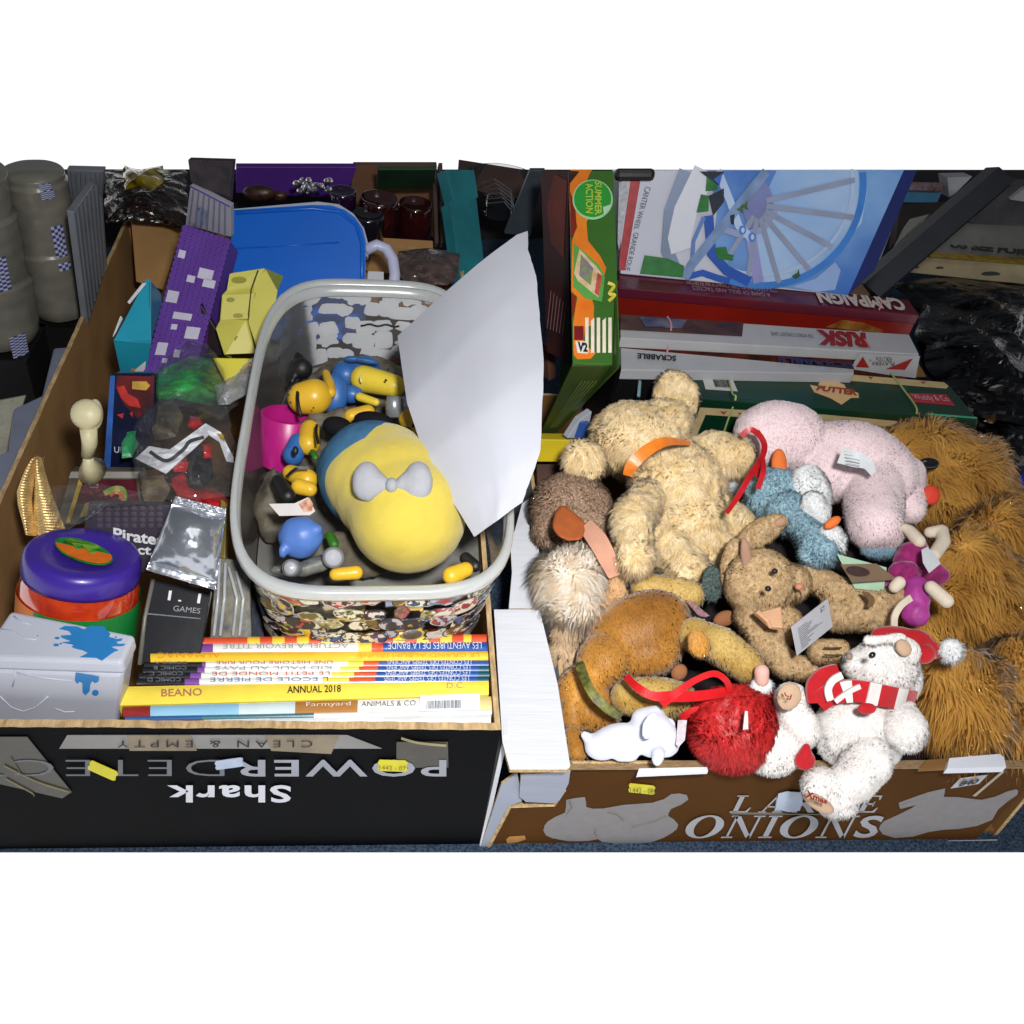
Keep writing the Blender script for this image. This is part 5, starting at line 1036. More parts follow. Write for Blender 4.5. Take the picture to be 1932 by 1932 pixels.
GIN = M('dca450', .8, .25, 14, .3, 300, spec=.12, h2='b07a30', attr=True, sheen=.2)
t = thing('shaggy_dog', 'large shaggy ginger soft toy filling the right side of the box, black eye', 'soft toy', P(B4(1500, 1200), .15))
kw = dict(dens=85000, wid=.0017, voxel=.006, smooth=5, curl=.75, tint=.3, lump=.004, lscale=20, nsoft=.84)
furry('head', [bl(B4, 1180, 950, .25, 560, 370, 300, 0), bl(B4, 1480, 980, .24, 300, 330, 250), bl(B4, 800, 700, .24, 320, 180, 150)], GIN, t, length=.026, comb=(.5, -.2, -.5), cmax=62000, **kw)
furry('ear', [bl(B4, 1690, 1480, .25, 230, 330, 150, -15)], GIN, t, length=.032, comb=(.2, -.7, -.4), **kw)
furry('body', [bl(B6, 1700, 120, .21, 260, 220, 200), bl(B6, 1550, 600, .2, 330, 420, 250), bl(B6, 1300, 800, .17, 300, 400, 200)], GIN, t, length=.034, comb=(.3, -.6, -.4), cmax=50000, **kw)
furry('leg', [bl(B6, 1500, 1260, .225, 270, 310, 210, -10), bl(B6, 1620, 1430, .215, 120, 140, 110)], GIN, t, length=.032, comb=(.1, -.8, -.4), cmax=60000, **kw)
furry('leg', [bl(B6, 1860, 1240, .205, 190, 360, 190), bl(B6, 1900, 1480, .20, 100, 110, 100)], GIN, t, length=.034, comb=(.1, -.8, -.4), cmax=60000, **kw)
o = vball('eye', B4, 1240, 850, .342, 80, M('121418', .12, .2, 30, .1, coat=.6), t, ry=46, rz=30)
c, r, ax = bl(B4, 1258, 1075, .325, 68, 75, 20); n_ = nrm(-FW+UP*.2)
soft('tongue', [(c, (r[0], r[1], .008), ax)], M('d8402c', .8, .06, 50, .3, 300), t, .0025, 2)

MGF = M('a01a70', .75, .3, 90, .5, 300, spec=.3, h2='6a0c48', sheen=.4); CRF = M('d8cbb8', .8, .05, 40, .3, 300, spec=.2)
t = thing('magenta_doll', 'magenta velvet doll with curved cream limbs and a white label', 'doll', P(B6(1250, 500), .26))
soft('body', [bl(B6, 1200, 340, .32, 130, 110, 80), bl(B6, 1150, 440, .32, 110, 80, 70), bl(B6, 1330, 450, .315, 110, 70, 60), bl(B6, 1240, 280, .325, 70, 70, 50)], MGF, t, .003, 3, lump=.004, lscale=45)
soft('skirt', cap(B6, 1220, 520, .315, 70, 1225, 700, .30, 90, 6)+[bl(B6, 1040, 520, .30, 50, 40)], M('a83a90', .5, .2, 40, .3, 60, spec=.4, coat=.3), t, .003, 3, lump=.004)
soft('limb', cap(B6, 1180, 160, .345, 40, 1240, 230, .345, 46, 4)+cap(B6, 1150, 140, .345, 32, 1180, 160, .345, 40, 2), CRF, t, .0025, 3)
soft('limb', cap(B6, 1310, 170, .345, 38, 1390, 160, .35, 44, 4)+cap(B6, 1390, 160, .35, 44, 1400, 230, .35, 46, 4)+cap(B6, 1400, 230, .35, 46, 1340, 320, .348, 44, 4), CRF, t, .0025, 3)
soft('limb', cap(B6, 1320, 530, .345, 44, 1420, 620, .34, 50, 5), CRF, t, .0025, 3)
soft('limb', cap(B6, 1110, 500, .34, 44, 1080, 530, .335, 40, 3), CRF, t, .0025, 3)
strip('cord', [P(B6(x, y), z) for x, y, z in [(1185, 600, .35), (1120, 650, .345), (1080, 720, .335), (1075, 790, .32)]], .009, CRF, t, th=.002)
pshape('care_label', [P(B6(x, y), .375) for x, y in [(1255, 285), (1290, 265), (1345, 310), (1380, 375), (1305, 438), (1265, 370)]], LBL, t, -FW)

# white cat
SAT = M('d2d6e6', .55, .03, 20, .1, 200, spec=.35, sheen=.3)
t = thing('white_cat', 'small smooth white soft toy cat lying at the front left of the onion box', 'soft toy', P(B5(850, 1750), .2))
soft('body', [bl(B5, 780, 1690, .232, 200, 115, 110, 18), bl(B5, 690, 1740, .228, 130, 100, 90), bl(B5, 1060, 1650, .245, 180, 170, 130, -30), bl(B5, 1150, 1700, .245, 110, 120, 90)]
     +cap(B5, 980, 1540, .255, 80, 1080, 1500, .26, 62, 4)+cap(B5, 620, 1700, .228, 50, 565, 1655, .235, 34, 4)+cap(B5, 1100, 1790, .25, 52, 1090, 1840, .248, 42, 3)+cap(B5, 900, 1790, .23, 60, 820, 1800, .228, 50, 3), SAT, t, .003, 5)
for pts in ([(1130,1640),(1210,1680),(1215,1540),(1180,1530),(1120,1580)], ):
    soft('ear', [bl(B5, 1170, 1590, .258, 55, 65, 24, -10)], SAT, t, .0025, 2)
soft('ear', [bl(B5, 1040, 1590, .29, 60, 110, 22, -20)], SAT, t, .0025, 2)
pshape('toy_tag', [P(B5(x, y), .265) for x, y in [(1240, 1545), (1305, 1545), (1290, 1690), (1245, 1740), (1225, 1720)]], M('c8b4bc', .5, .3, 160, .1, h2='d8d8e0'), t, -FW)

# red tinsel toy
RTF = M('dc2c2c', .5, .3, 200, .8, 300, spec=.5, h2='b01418', attr=True)
t = thing('red_pompom_toy', 'round red fuzzy soft toy with a pink hand, white cuff and red ribbons', 'soft toy', P(B5(1650, 1600), .2))
furry('body', [bl(B5, 1640, 1600, .25, 290, 285, 230), bl(B5, 1800, 1480, .25, 150, 190, 140, 15)], RTF, t, 260000, .0065, .0014, .004, 4, lump=.003, lscale=90, curl=1.0, tint=.8, cmax=50000)
furry('cuff', [bl(B5, 1845, 1300, .285, 80, 60, 55, 10)], WHF, t, 160000, .004, tint=.15)
HANDM = M('dcaea0', .7, .04, 40, .1, 200)
soft('hand', cap(B5, 1848, 1260, .295, 52, 1848, 1195, .305, 56, 4), HANDM, t, .0025, 3)
RR2 = M('c4161e', .35, .1, 60, .2, 80, spec=.5)
strip('ribbon', [P(B5(x, y), z) for x, y, z in [(865, 1230, .30), (950, 1310, .31), (1060, 1370, .31), (1200, 1375, .31), (1400, 1370, .305), (1600, 1340, .30)]], [.009, .010, .011, .014, .013, .012], RR2, t)
strip('ribbon', [P(B5(x, y), z) for x, y, z in [(1120, 1430, .30), (1230, 1350, .315), (1360, 1260, .325), (1500, 1210, .33), (1590, 1260, .32), (1620, 1350, .30)]], [.012, .010, .008, .008, .008, .008], RR2, t)
strip('ribbon', [P(B5(x, y), z) for x, y, z in [(1260, 1530, .25), (1350, 1490, .265), (1480, 1460, .27), (1560, 1450, .27)]], [.008, .013, .012, .008], RR2, t)
pshape('plastic_tag', [P(B5(x, y), .325) for x, y in [(1725, 1480), (1745, 1480), (1750, 1610), (1710, 1615)]], M('dcd4d4', .4), t, -FW)

# white bear with hat
WBF = M('f4f2f0', .9, .07, 40, .35, 400, spec=.12, h2='eae4e0', attr=True, sheen=.3); PADM = M('b89a80', .85, .08, 60, .3, 400)
t = thing('christmas_bear', 'white soft toy bear in a red hat and striped scarf, leg over the box front', 'teddy bear', P(B8(850, 500), .2))
kw = dict(lay=.35, dens=200000, length=.0032, wid=.0011, voxel=.0035, smooth=6, curl=.6, tint=.08, lump=.0018, lscale=50, nsoft=.96)
furry('body', [bl(B8, 850, 590, .26, 275, 250, 210), bl(B8, 700, 640, .25, 130, 160, 110), bl(B8, 990, 620, .25, 150, 190, 120)]+cap(B8, 900, 800, .265, 150, 830, 900, .26, 130, 4)+cap(B8, 830, 900, .26, 130, 680, 1010, .235, 125, 5), WBF, t, cmax=52000, **kw)
furry('foot', [bl(B8, 620, 960, .245, 140, 110, 120, -10), bl(B8, 700, 1050, .228, 130, 110, 110, -20)], WBF, t, **kw)
pq = [P(B8(x, y), .25)-FW*.006 for x, y in [(485, 975), (560, 1000), (650, 1040), (690, 1080), (680, 1150), (610, 1155), (530, 1110), (480, 1040)]]
pf = [P(B8(x, y), z)-FW*.0 for x, y, z in [(478, 985, .29), (690, 1065, .285), (655, 1150, .25), (500, 1060, .25)]]
soft('foot_pad', [bl(B8, 580, 1075, .262, 118, 50, 40, -30)], PADM, t, .0025, 2)
text([P(B8(x, y), .30) for x, y in [(492, 1035), (632, 1082), (640, 1052), (500, 985)]], 'Xmas', M('7c1418', .7), t, bold=.04, off=0)
furry('arm', cap(B8, 1105, 500, .295, 110, 1150, 590, .30, 132, 4), WBF, t, **kw)
furry('leg', cap(B6, 400, 1330, .28, 105, 480, 1480, .265, 105, 5)+[bl(B6, 400, 1270, .285, 105, 105, 90)]+[bl(B6, 300, 1600, .235, 185, 150, 130, 25), bl(B6, 420, 1440, .25, 120, 170, 100)], WBF, t, **kw)
soft('foot_pad', [bl(B6, 385, 1250, .335, 84, 98, 26, -20)], PADM, t, .0025, 2)
for pts in ([(335,1232),(350,1250)], [(355,1225),(365,1245),(385,1250)], [(400,1240),(390,1270),(372,1262)]):
    MB().tube([P(B6(x, y), .362) for x, y in pts], .0008, 5).build('stitching', M('8c2c24', .7), t)
REDF = M('b01620', .8, .1, 60, .3, 300, spec=.2, sheen=.3)
soft('red_patch', [bl(B6, 490, 1670, .255, 70, 70, 40)]+cap(B6, 490, 1640, .26, 50, 500, 1580, .27, 25, 3), REDF, t, .0025, 2)
kwh = dict(kw)
furry('head', [bl(B8, 1010, 190, .315, 210, 195, 180), bl(B8, 880, 160, .315, 130, 100, 120), bl(B8, 1120, 260, .305, 120, 150, 120)], WBF, t, cmax=40000, **kwh)
furry('ear', [bl(B6, 1165, 950, .355, 80, 95, 40, 25)], WBF, t, **kw); soft('inner_ear', [bl(B6, 1140, 930, .372, 52, 66, 24, 35)], PADM, t, .0025, 2)
vball('eye', B6, 932, 978, .392, 26, M('101014', .1, .1, 20, 0, coat=.5), t, ry=20, ang=40)
vball('nose', B6, 782, 985, .362, 22, M('8a7868', .6), t, ry=26)
pshape('mouth_line', [P(B6(x, y), .36) for x, y in [(760, 1100), (790, 1080), (800, 1100), (780, 1120)]], M('a89890', .7), t, -FW)
soft('hat', [bl(B6, 1090, 850, .34, 170, 65, 90, -5), bl(B6, 1240, 890, .345, 110, 80, 70, -30), bl(B6, 1270, 970, .345, 80, 70, 60), bl(B6, 1340, 950, .345, 60, 60, 40)], REDF, t, .003, 4)
furry('hat_brim', cap(B6, 900, 880, .36, 24, 1130, 860, .37, 26, 5), WBF, t, **kw)
furry('pompom', [bl(B6, 1450, 946, .355, 68, 72, 60)], WHF, t, 170000, .005, tint=.12)
# scarf
SCW = M('d8d4d2', .85, .04, 60, .3, 300)
sc_pts = [P(B8(x, y), z)-FW*.008 for x, y, z in [(560, 400, .30), (640, 350, .315), (760, 325, .328), (880, 335, .334), (1000, 360, .33), (1110, 380, .318), (1180, 390, .30)]]
strip('scarf', sc_pts, .027, REDF, t, th=.004)
for a0, a1 in [(.28, .36), (.50, .60), (.76, .86)]:
    i0, i1 = a0*6, a1*6
    seg_ = []
    for v in np.linspace(i0, i1, 3):
        i = min(int(v), 5); f = v-i; seg_.append(sc_pts[i]+(sc_pts[i+1]-sc_pts[i])*f-FW*.0045)
    strip('scarf_stripe', seg_, .0275, SCW, t, th=.002)
se = [P(B8(x, y), z)-FW*.01 for x, y, z in [(690, 200, .33), (610, 240, .325), (560, 300, .315), (560, 400, .30)]]
strip('scarf', se, [.02, .028, .03, .026], REDF, t, th=.004); strip('scarf_stripe', [P(B8(x, y), z)-FW*.018 for x, y, z in [(700, 215, .335), (640, 250, .33), (610, 310, .32), (625, 380, .31)]], .009, SCW, t, th=.002)
strip('scarf_stripe', [P(B8(x, y), z)-FW*.016 for x, y, z in [(820, 290, .335), (740, 330, .33), (660, 390, .32)]], .006, SCW, t, th=.002)
vball('button', B8, 898, 452, .342, 62, REDF, t, ry=38, rz=18)

# ================================================================ things behind: left
WR = M('7e7b70', .3, .14, 24, .35, 30, spec=.5, h2='6e6c64'); CH = M('b6b8c4', .5, .1, 40, 0); CHB = M('36408c', .5, .1, 40, 0)
def roll(label, cx, cy, z, r, h, steps, strips, seedv):
    base = P((cx, cy), z); t = thing('wrapped_roll', label, 'roll', base, group='tall wrapped rolls at the left edge')
    b = MB(); n_ = 90; sg_ = 40; V = []
    for i in range(n_+1):
        k = i/n_; f = (k*steps) % 1; rr_ = r*(.93+.09*f)*(1 if i > 4 else math.sin(math.pi/2*(i+1)/6))
        for j in range(sg_):
            a = 2*math.pi*j/sg_; d_ = 1+.03*noise.noise(Vector((math.cos(a)*2+seedv, math.sin(a)*2, k*14))); tilt = .02*math.cos(a+1.2)
            V.append(base+np.array([math.cos(a)*rr_*d_, math.sin(a)*rr_*d_, h*k+tilt*(0 if i < 5 else 1)*(1-k)]))
    Fs = [(i*sg_+j, i*sg_+(j+1) % sg_, (i+1)*sg_+(j+1) % sg_, (i+1)*sg_+j) for i in range(n_) for j in range(sg_)]+[tuple(range(sg_))[::-1], tuple(n_*sg_+j for j in range(sg_))]
    obj('roll_body', V, Fs, WR, t, True)
    for (k0, k1, a0) in strips:                       # printed tape: small checker of blue marks
        m0 = MB(); m1 = MB(); rows = 15
        for i in range(rows):
            for j in range(4):
                ka = k0+(k1-k0)*i/rows; kb = k0+(k1-k0)*(i+1)/rows; aa = a0+.1*j; ab = aa+.1; q_ = []
                f = lambda k: r*1.035*(.93+.09*((k*steps) % 1))
                for kk_, an in ((ka, aa), (ka, ab), (kb, ab), (kb, aa)): q_.append(base+np.array([math.cos(an)*f(kk_), math.sin(an)*f(kk_), h*kk_]))
                (m0 if (i+j) % 2 else m1).add(q_, [(0, 1, 2, 3)])
        m0.build('tape_print', CHB, t); m1.build('tape_print', CH, t)
roll('narrow grey wrapped roll standing nearer the box corner, blue printed tape marks', 118, 594, .2, .054, .285, 2.1, [(.0, .0, 0)][:0]+[(.42, .72, -1.05), (.90, .99, -1.15)], 1)
roll('wide grey wrapped roll cut off by the left edge, blue printed tape marks', -3, 640, .2, .078, .315, 2.6, [(.0, .14, -.95), (.42, .62, -1.0)], 5)
tag(slab('roll_end', [P((-30, 870), .12), P((14, 860), .12), P((50, 745), .2), P((-30, 760), .2)], .05, [M('7c7a68', .5, .2, 30, .3)]), 'olive grey lower end of wrapped packing beside the pale crate', 'packing')
t = thing('plastic_crate', 'pale blue grey plastic crate standing outside the left wall of the black box', 'crate', P((50, 900), .02))
PB = M('7c8298', .45, .12, 10, .2, 20)
o = MB().prism([P(d, .2) for d in [(-60, 880), (14, 850), (24, 770), (78, 745), (100, 655), (150, 652), (130, 722), (95, 800), (56, 888), (-60, 1060)]], np.array([0, 0, -.19])).build('crate_body', PB, t); bev(o, .006, 3)
tag(MB().hexa([P(d, .004)*[1,1,0]+[0,0,.004] for d in [(-60, 1250), (150, 900), (250, 500), (-60, 420)]], [P(d, .004)*[1,1,0]+[0,0,.008] for d in [(-60, 1250), (150, 900), (250, 500), (-60, 420)]]).build('floor_shade_sheet', M('0c0c10', .7, .3, 10, .4, 30)), 'black sheet added as shade on the floor under the wrapped rolls', 'shade filler')  # added black sheet, darkens the carpet where the floor lies in shade
t = thing('ribbed_panel', 'grey ribbed metal panels standing behind the wrapped rolls', 'panel', P((160, 560), .1))
RB = M('74787f', .4, .1, 14, .1, 30, metal=.2)
for qd, z0_, z1_ in (([(560, 640), (700, 560), (750, 40), (480, 33)], .3, .52), ([(640, 1150), (775, 700), (735, 60), (538, 335)], .27, .5)):
    q = [P(A1(*qd[0]), z0_), P(A1(*qd[1]), z0_+.02), P(A1(*qd[2]), z1_), P(A1(*qd[3]), z1_-.03)]
    slab('panel', q, .012, [RB], t)
    for i in range(7): patch('rib', q, rect(.06+.135*i, .02, .11+.135*i, .98), RB, t, off=.003, th=.004)
for cx, cy, hw, lb in ((118, 594, .044, 'black block under the narrow wrapped roll'), (-3, 640, .066, 'black block under the wide wrapped roll')):
    c = P((cx, cy), .2); sq = [c+np.array([u*hw, v*hw, -.002]) for u, v in ((-1, -1), (1, -1), (1, 1), (-1, 1))]
    tag(MB().prism(sq, np.array([0, 0, -.194])).build('display_block', M('0b0b0e', .6, .2, 10, .2)), lb, 'block')
def sheetbag(label, Z, poly, z, mat, amp=.02, puff=.06, name='bin_bag', seedv=3, cat='bag', group=None, creases=8.): return tag(crumple(name, Z, poly, z, amp, mat, label, cat, seedv=seedv, puff=puff, creases=creases), None)
sheetbag('dark brown crumpled bag behind the back left corner of the black box', A1, [(770,420),(760,200),(740,33),(1000,33),(1340,33),(1360,300),(1330,460),(1200,420),(930,400)], .33, M('2a1a14', .25, .5, 16, .5, 30, spec=.5, h2='0c0a0c'))
sheetbag('crumpled shiny yellow wrapper on the dark brown bag', A1, [(900,180),(900,0),(1000,33),(1180,0),(1190,130),(1100,190),(1000,150)], .40, M('a08a10', .2, .6, 40, .5, 40, h2='30260a', coat=.4), .012, .04, 'yellow_wrapper', cat='wrapper')
PURC = M('4c2080', .5, .12, 14, .1)
t = tag(slab('purple_carton', [P(A5(165, 200), .26), P(A5(960, 240), .26), P(A5(1040, 12), .33), P(A5(165, 12), .33)], .02, [PURC]), 'purple carton standing behind the blue tub lid', 'carton')
tag(slab('brown_carton', [P(A5(980, 420), .14), P(A5(1600, 520), .14), P(A5(1620, 0), .3), P(A5(1010, 0), .3)], .03, [M('6d4a30', .8, .15, 14, .2)]), 'brown cardboard carton behind the dark red jars', 'carton')
tag(slab('green_board', [P(A5(1190, 170), .3), P(A5(1600, 170), .3), P(A5(1610, 33), .37), P(A5(1190, 33), .37)], .01, [M('1c3a24', .6, .2, 14, .2)]), 'dark green board behind the dark red jars', 'board')
JR = M('2c0a0c', .15, .4, 16, .05, spec=.6, coat=.6); JK = M('14121a', .15, .3, 16, .05, spec=.6, coat=.6)
def jar(label, x, y, z, r, h, mt):
    c = P(A5(x, y), z); r_ = r*S(c)*A5.k; h_ = h*S(c)*A5.k
    return tag(MB().lathe(c-np.array([0, 0, h_]), (0, 0, 1), [(0, 0), (r_*.9, 0), (r_, h_*.1), (r_, h_*.92), (r_*.93, h_), (r_*.9, h_*1.0), (r_*.85, h_*.88), (0, h_*.86)], 36).build('glass_jar', mt, None, True), label, 'jar', 'dark jars behind the blue tub lid')
jar('tall dark red jar, middle one in front of the brown carton', 1200, 230, .33, 140, 420, JR)
jar('dark red jar furthest right in front of the brown carton', 1465, 270, .31, 125, 330, JR)
jar('dark purple jar behind the crystal cluster', 935, 180, .34, 100, 220, M('1c0a28', .15, .3, 16, .05, spec=.6, coat=.6))
jar('black jar with a bright glint right beside the blue tub lid', 1120, 350, .32, 120, 260, JK)
tag(soft('brown_ornament', [bl(A5, 330, 200, .31, 120, 60, 60), bl(A5, 480, 220, .3, 60, 40)], M('4c2c1c', .4, .4, 40, .3, h2='1c100c'), None, .004, 3), 'small dark brown rounded ornament between the purple carton and blue lid', 'ornament')
b = MB(); rs = random.Random(3)
for i in range(46):
    c = P(A5(rs.gauss(715, 62), rs.gauss(160, 24)), .36+rs.uniform(-.012, .012)); b.ball(c, rs.uniform(.003, .0075), None, 6, 4)
tag(b.build('crystal_cluster', M('b4b4ba', .08, .3, 60, 0, metal=.9)), 'small cluster of silver beads in front of the purple carton', 'ornament')
t = thing('board_edges', 'two narrow upright cardboard edges left of the teal carton', 'cardboard', P(A5(1640, 560), .1))
for x0 in (1605, 1650): slab('board', [P(A5(x0, 560), .24), P(A5(x0+28, 560), .24), P(A5(x0+10, -20), .35), P(A5(x0-18, -20), .35)], .02, [M('4a3a34', .7, .2, 30, .2)], t)
t = thing('teal_carton', 'tall torn teal carton standing behind the white paper sheet', 'carton', P(A5(1850, 800), .1))
TL = M('14727c', .55, .2, 12, .15)
slab('carton_side', [P(A5(1790, 830), .26), P(A5(1960, 680), .26), P(A5(1900, 180), .36), P(A5(1715, 260), .36)], .03, [TL], t)
slab('carton_side', [P(A5(1760, 340), .345), P(A5(1920, 230), .345), P(A5(1890, 33), .40), P(A5(1685, 33), .41)], .03, [TL], t)
slab('carton_edge', [P(A5(1750, 560), .30), P(A5(1800, 450), .32), P(A5(1785, 340), .34), P(A5(1750, 350), .34)], .006, [M('6a5a50', .7, .2, 30, .2)], t)
sheetbag('grey brown shiny sachet behind the far right corner of the clear tub', A5, [(1340,620),(1560,600),(1780,640),(1770,800),(1700,870),(1400,850),(1330,760)], .33, M('6a5650', .18, .5, 40, .5, 50, spec=.6, h2='3a2c2c', metal=.2), .012, .03, 'foil_sachet', 8, 'sachet')
t = tag(MB().lathe(P(B1(120, 330), .22), (0, 0, 1), [(.03, 0), (.075, .03), (.1, .09), (.098, .092), (.07, .035), (0, .01)], 32).build('glass_bowl', clear('5c5a60', .12, .05, 8, .2), None, True), 'clear glass bowl in shade behind the white paper sheet', 'bowl')
b = MB()
for i in range(6): b.tube([P(B1(10+i*8, 120+i*26), .32), P(B1(90+i*14, 90+i*30), .34), P(B1(200, 160+i*26), .33), P(B1(230, 300), .31)], .0012, 6)
tag(b.build('wire_bundle', M('7a7a80', .3, .1, 30, 0, metal=.6)), 'thin grey wires curled over the glass bowl', 'wires')
tag(slab('brown_board', [P(B1(-160, 200), .25), P(B1(340, 240), .25), P(B1(330, 33), .31), P(B1(-140, -40), .31)], .02, [M('3c2a24', .8, .2, 14, .2)]), 'dark brown board in shade behind the glass bowl', 'board')

# ================================================================ maroon and green boxes
t = thing('maroon_book', 'tall dark maroon boxed game standing left of the green box', 'box', P(B1(500, 1400), .1))
q = [P(B1(435, 1230), .30), P(B1(590, 1300), .33), P(B1(585, 33), .60), P(B1(400, 33), .60)]
slab('box_side', q, .04, [M('3a1014', .45, .4, 8, .05, h2='1c0c0c')], t)
for i in range(6): patch('printed_line', q, [(.08+.14*i*.9, .14), (.10+.14*i*.9, .14), (.3+.12*i, .36-.01*i), (.28+.12*i, .36-.01*i)], M('7a5458', .6, .2, 90, 0), t)
patch('art_print', q, [(.35, .62), (.8, .55), (.95, .95), (.5, .98), (.2, .8)], M('5c1c14', .5, .5, 12, 0, h2='2a1a10'), t, off=.002)
slab('shelf_strip', [P(B1(160, 450), .35), P(B1(330, 470), .35), P(B1(430, 33), .5), P(B1(330, 33), .5)], .01, [M('333c44', .5, .2, 20, .1)], t)
tag(slab('brown_post', [P(B1(455, 1420), .2), P(B1(500, 1400), .2), P(B1(500, 1190), .27), P(B1(440, 1190), .27)], .02, [M('5c3a2c', .8, .1, 30, .2)]), 'short brown cardboard edge beneath the maroon game', 'cardboard')
t = thing('green_box', 'tall narrow green box with an orange flame border and a round green badge', 'box', P(B1(700, 1500), .15))
GRN = M('3a6a24', .35, .12, 8, .05, spec=.5, coat=.25)
gt4 = [P(B1(612, 1308), .455), P(B1(925, 1312), .455), P(B1(880, 33), .60), P(B1(588, 33), .60)]
fdir = P(B3(300, 640), .23)-.5*(gt4[0]+gt4[1]); bot = [P(B3(240, 640), .235), P(B3(360, 625), .235)]
slab('spine', gt4, .004, [GRN], t)
e0 = [bot[0], bot[1], gt4[1]+[0, 0, -.003], gt4[0]+[0, 0, -.003]]
slab('box_end', e0, .004, [M('34481a', .45, .12, 10, .05)], t)
slab('box_side', [bot[1], bot[1]+[.06, .4, .1], gt4[2]-[0, 0, .01], gt4[1]-[0, 0, .006]], .004, [M('26440e', .45, .12, 10, .05)], t, d=(-.004, 0, 0))
for i in range(5): patch('printed_line', e0, [(.62-.07*i+.0, .12), (.65-.07*i, .12), (.75-.09*i+.02, .8), (.72-.09*i+.02, .8)], M('5c6838', .6, .2, 90, 0), t)
gp = Plane(gt4[0], gt4[1], gt4[2]); g1 = lambda *pp: [gp.at(B1(*p)) for p in pp]
FL1 = M('e88a2c', .3, .08, 20, 0, h2='e0701c'); 
pshape('flame_print', g1((612,1040),(640,870),(600,830),(605,500),(640,400),(590,300),(592,33),(740,33),(720,60),(700,110),(720,200),(735,300),(700,380),(710,500),(790,600),(830,680),(820,720),(720,830),(750,930),(745,1060),(690,1060),(680,1180),(760,1240),(730,1275),(640,1280),(615,1250)), FL1, t, gp.n, off=.0012)
pshape('flame_dark_print', g1((592,180),(625,280),(635,420),(612,470),(594,480)), M('7c2410', .4), t, gp.n, off=.0026)  # dark red parts of the printed flame border
pshape('flame_dark_print', g1((600,850),(632,870),(618,980),(602,1010)), M('7c2410', .4), t, gp.n, off=.0026)
pshape('badge_rim', [gp.at(B1(740+133*math.cos(a), 233+131*math.sin(a))) for a in np.linspace(0, 6.283, 36, endpoint=False)], M('a8d4a0', .3), t, gp.n, off=.0028)
pshape('badge', [gp.at(B1(738+122*math.cos(a), 231+120*math.sin(a))) for a in np.linspace(0, 6.283, 36, endpoint=False)], M('2f9a38', .3, .06, 30, 0), t, gp.n, off=.0042)
LY = M('b4c848', .4); 
text([gp.at(B1(x, y)) for x, y in [(792, 345), (782, 120), (742, 130), (748, 350)]][0:4], 'SUMMER', LY, t, bold=.02, off=.006) if False else None
text([gp.at(B1(x, y)) for x, y in [(750, 120), (750, 345), (795, 340), (795, 130)]], 'SUMMER', LY, t, bold=.02, off=.006)
text([gp.at(B1(x, y)) for x, y in [(690, 140), (690, 330), (738, 335), (738, 130)]], 'ACTION', LY, t, bold=.02, off=.006)
pshape('badge_tail', g1((805,290),(862,270),(845,310),(810,345)), M('b8dcc0', .3), t, gp.n, off=.0055)
dg_ = [(618,520),(780,660),(820,740),(800,905),(690,880),(612,800)]
pshape('card_print', g1(*dg_), M('5aa04a', .3, .1, 30, 0), t, gp.n, off=.0026)
pshape('card_print', g1((650,560),(765,680),(800,730),(775,880),(640,770),(615,720)), M('d8d0a8', .3, .3, 60, 0, h2='c89868'), t, gp.n, off=.004)
pshape('card_print', g1((660,600),(740,690),(725,800),(650,740)), M('7c9a3c', .3, .5, 120, 0, h2='8a5aa0'), t, gp.n, off=.0053)
pshape('card_print', g1((770,720),(800,745),(775,870),(750,850)), M('b85048', .3, .3, 60, 0), t, gp.n, off=.0053)
for pts in ([(840,780),(880,800),(850,850),(885,860),(845,900)],): strip('squiggle_print', [p+gp.n*.002 for p in g1(*pts)], .005, M('c8b838', .4), t)
pshape('maroon_print', g1((618,1065),(680,1065),(680,1155),(618,1155)), M('7a141c', .4), t, gp.n, off=.0026)
for i in range(6): pshape('white_stripe', g1((690+i*38,1010+(i % 2)*20),(712+i*38,1010),(712+i*38,1240),(690+i*38,1240)), M('e8dcc8', .25), t, gp.n, off=.0027)
text(g1((640,1235),(705,1240),(705,1180),(640,1170)), 'V2', INK, t, bold=.05, off=.004)
pshape('white_patch', g1((625,1165),(700,1165),(705,1245),(640,1240)), M('e0dcd8', .3), t, gp.n, off=.0026)

# ================================================================ ferris wheel box
t = thing('picture_box', 'large box picturing a pale ferris wheel on a blue sky, leaning behind the game boxes', 'box', P((1400, 600), .2))
fp0, fp1, fp2 = P(B1(930, 705), .415), P(B2(660, 930), .415), P((1400, 300), .62)
wp = Plane(fp0, fp1, fp2)
wq = [wp.at(B1(925, 715)), wp.at(B2(655, 945)), wp.at(B2(1060, 33)), wp.at(B1(930, 33))]
slab('box_front', wq, .10, [M('b9bccb', .35, .06, 6, .04, spec=.4, coat=.15)], t, bevel=.002)
w1 = lambda *pp, o=0.: [wp.at(B1(*p), o) for p in pp]; w2 = lambda *pp, o=0.: [wp.at(B2(*p), o) for p in pp]
pshape('box_edge', w2((655,945),(745,860),(850,760),(1160,33),(1060,33)), M('0c1c5a', .4, .2, 10, 0), t, wp.n, off=-.001, th=.06)
pshape('sky_print', w1((1500,33),(1560,300),(1530,560),(1620,700),(1780,775))+w2((0,865),(655,940),(1060,33)), M('2f62b4', .35, .2, 4.5, 0, h2='7ea8d8', coat=.15), t, wp.n)
def disc(cx, cy, rx, ry, mt, off, Z=B2, n_=40): return pshape('wheel_print', [wp.at(Z(cx+rx*math.cos(a), cy+ry*math.sin(a))) for a in np.linspace(0, 6.283, n_, endpoint=False)], mt, t, wp.n, off=off)
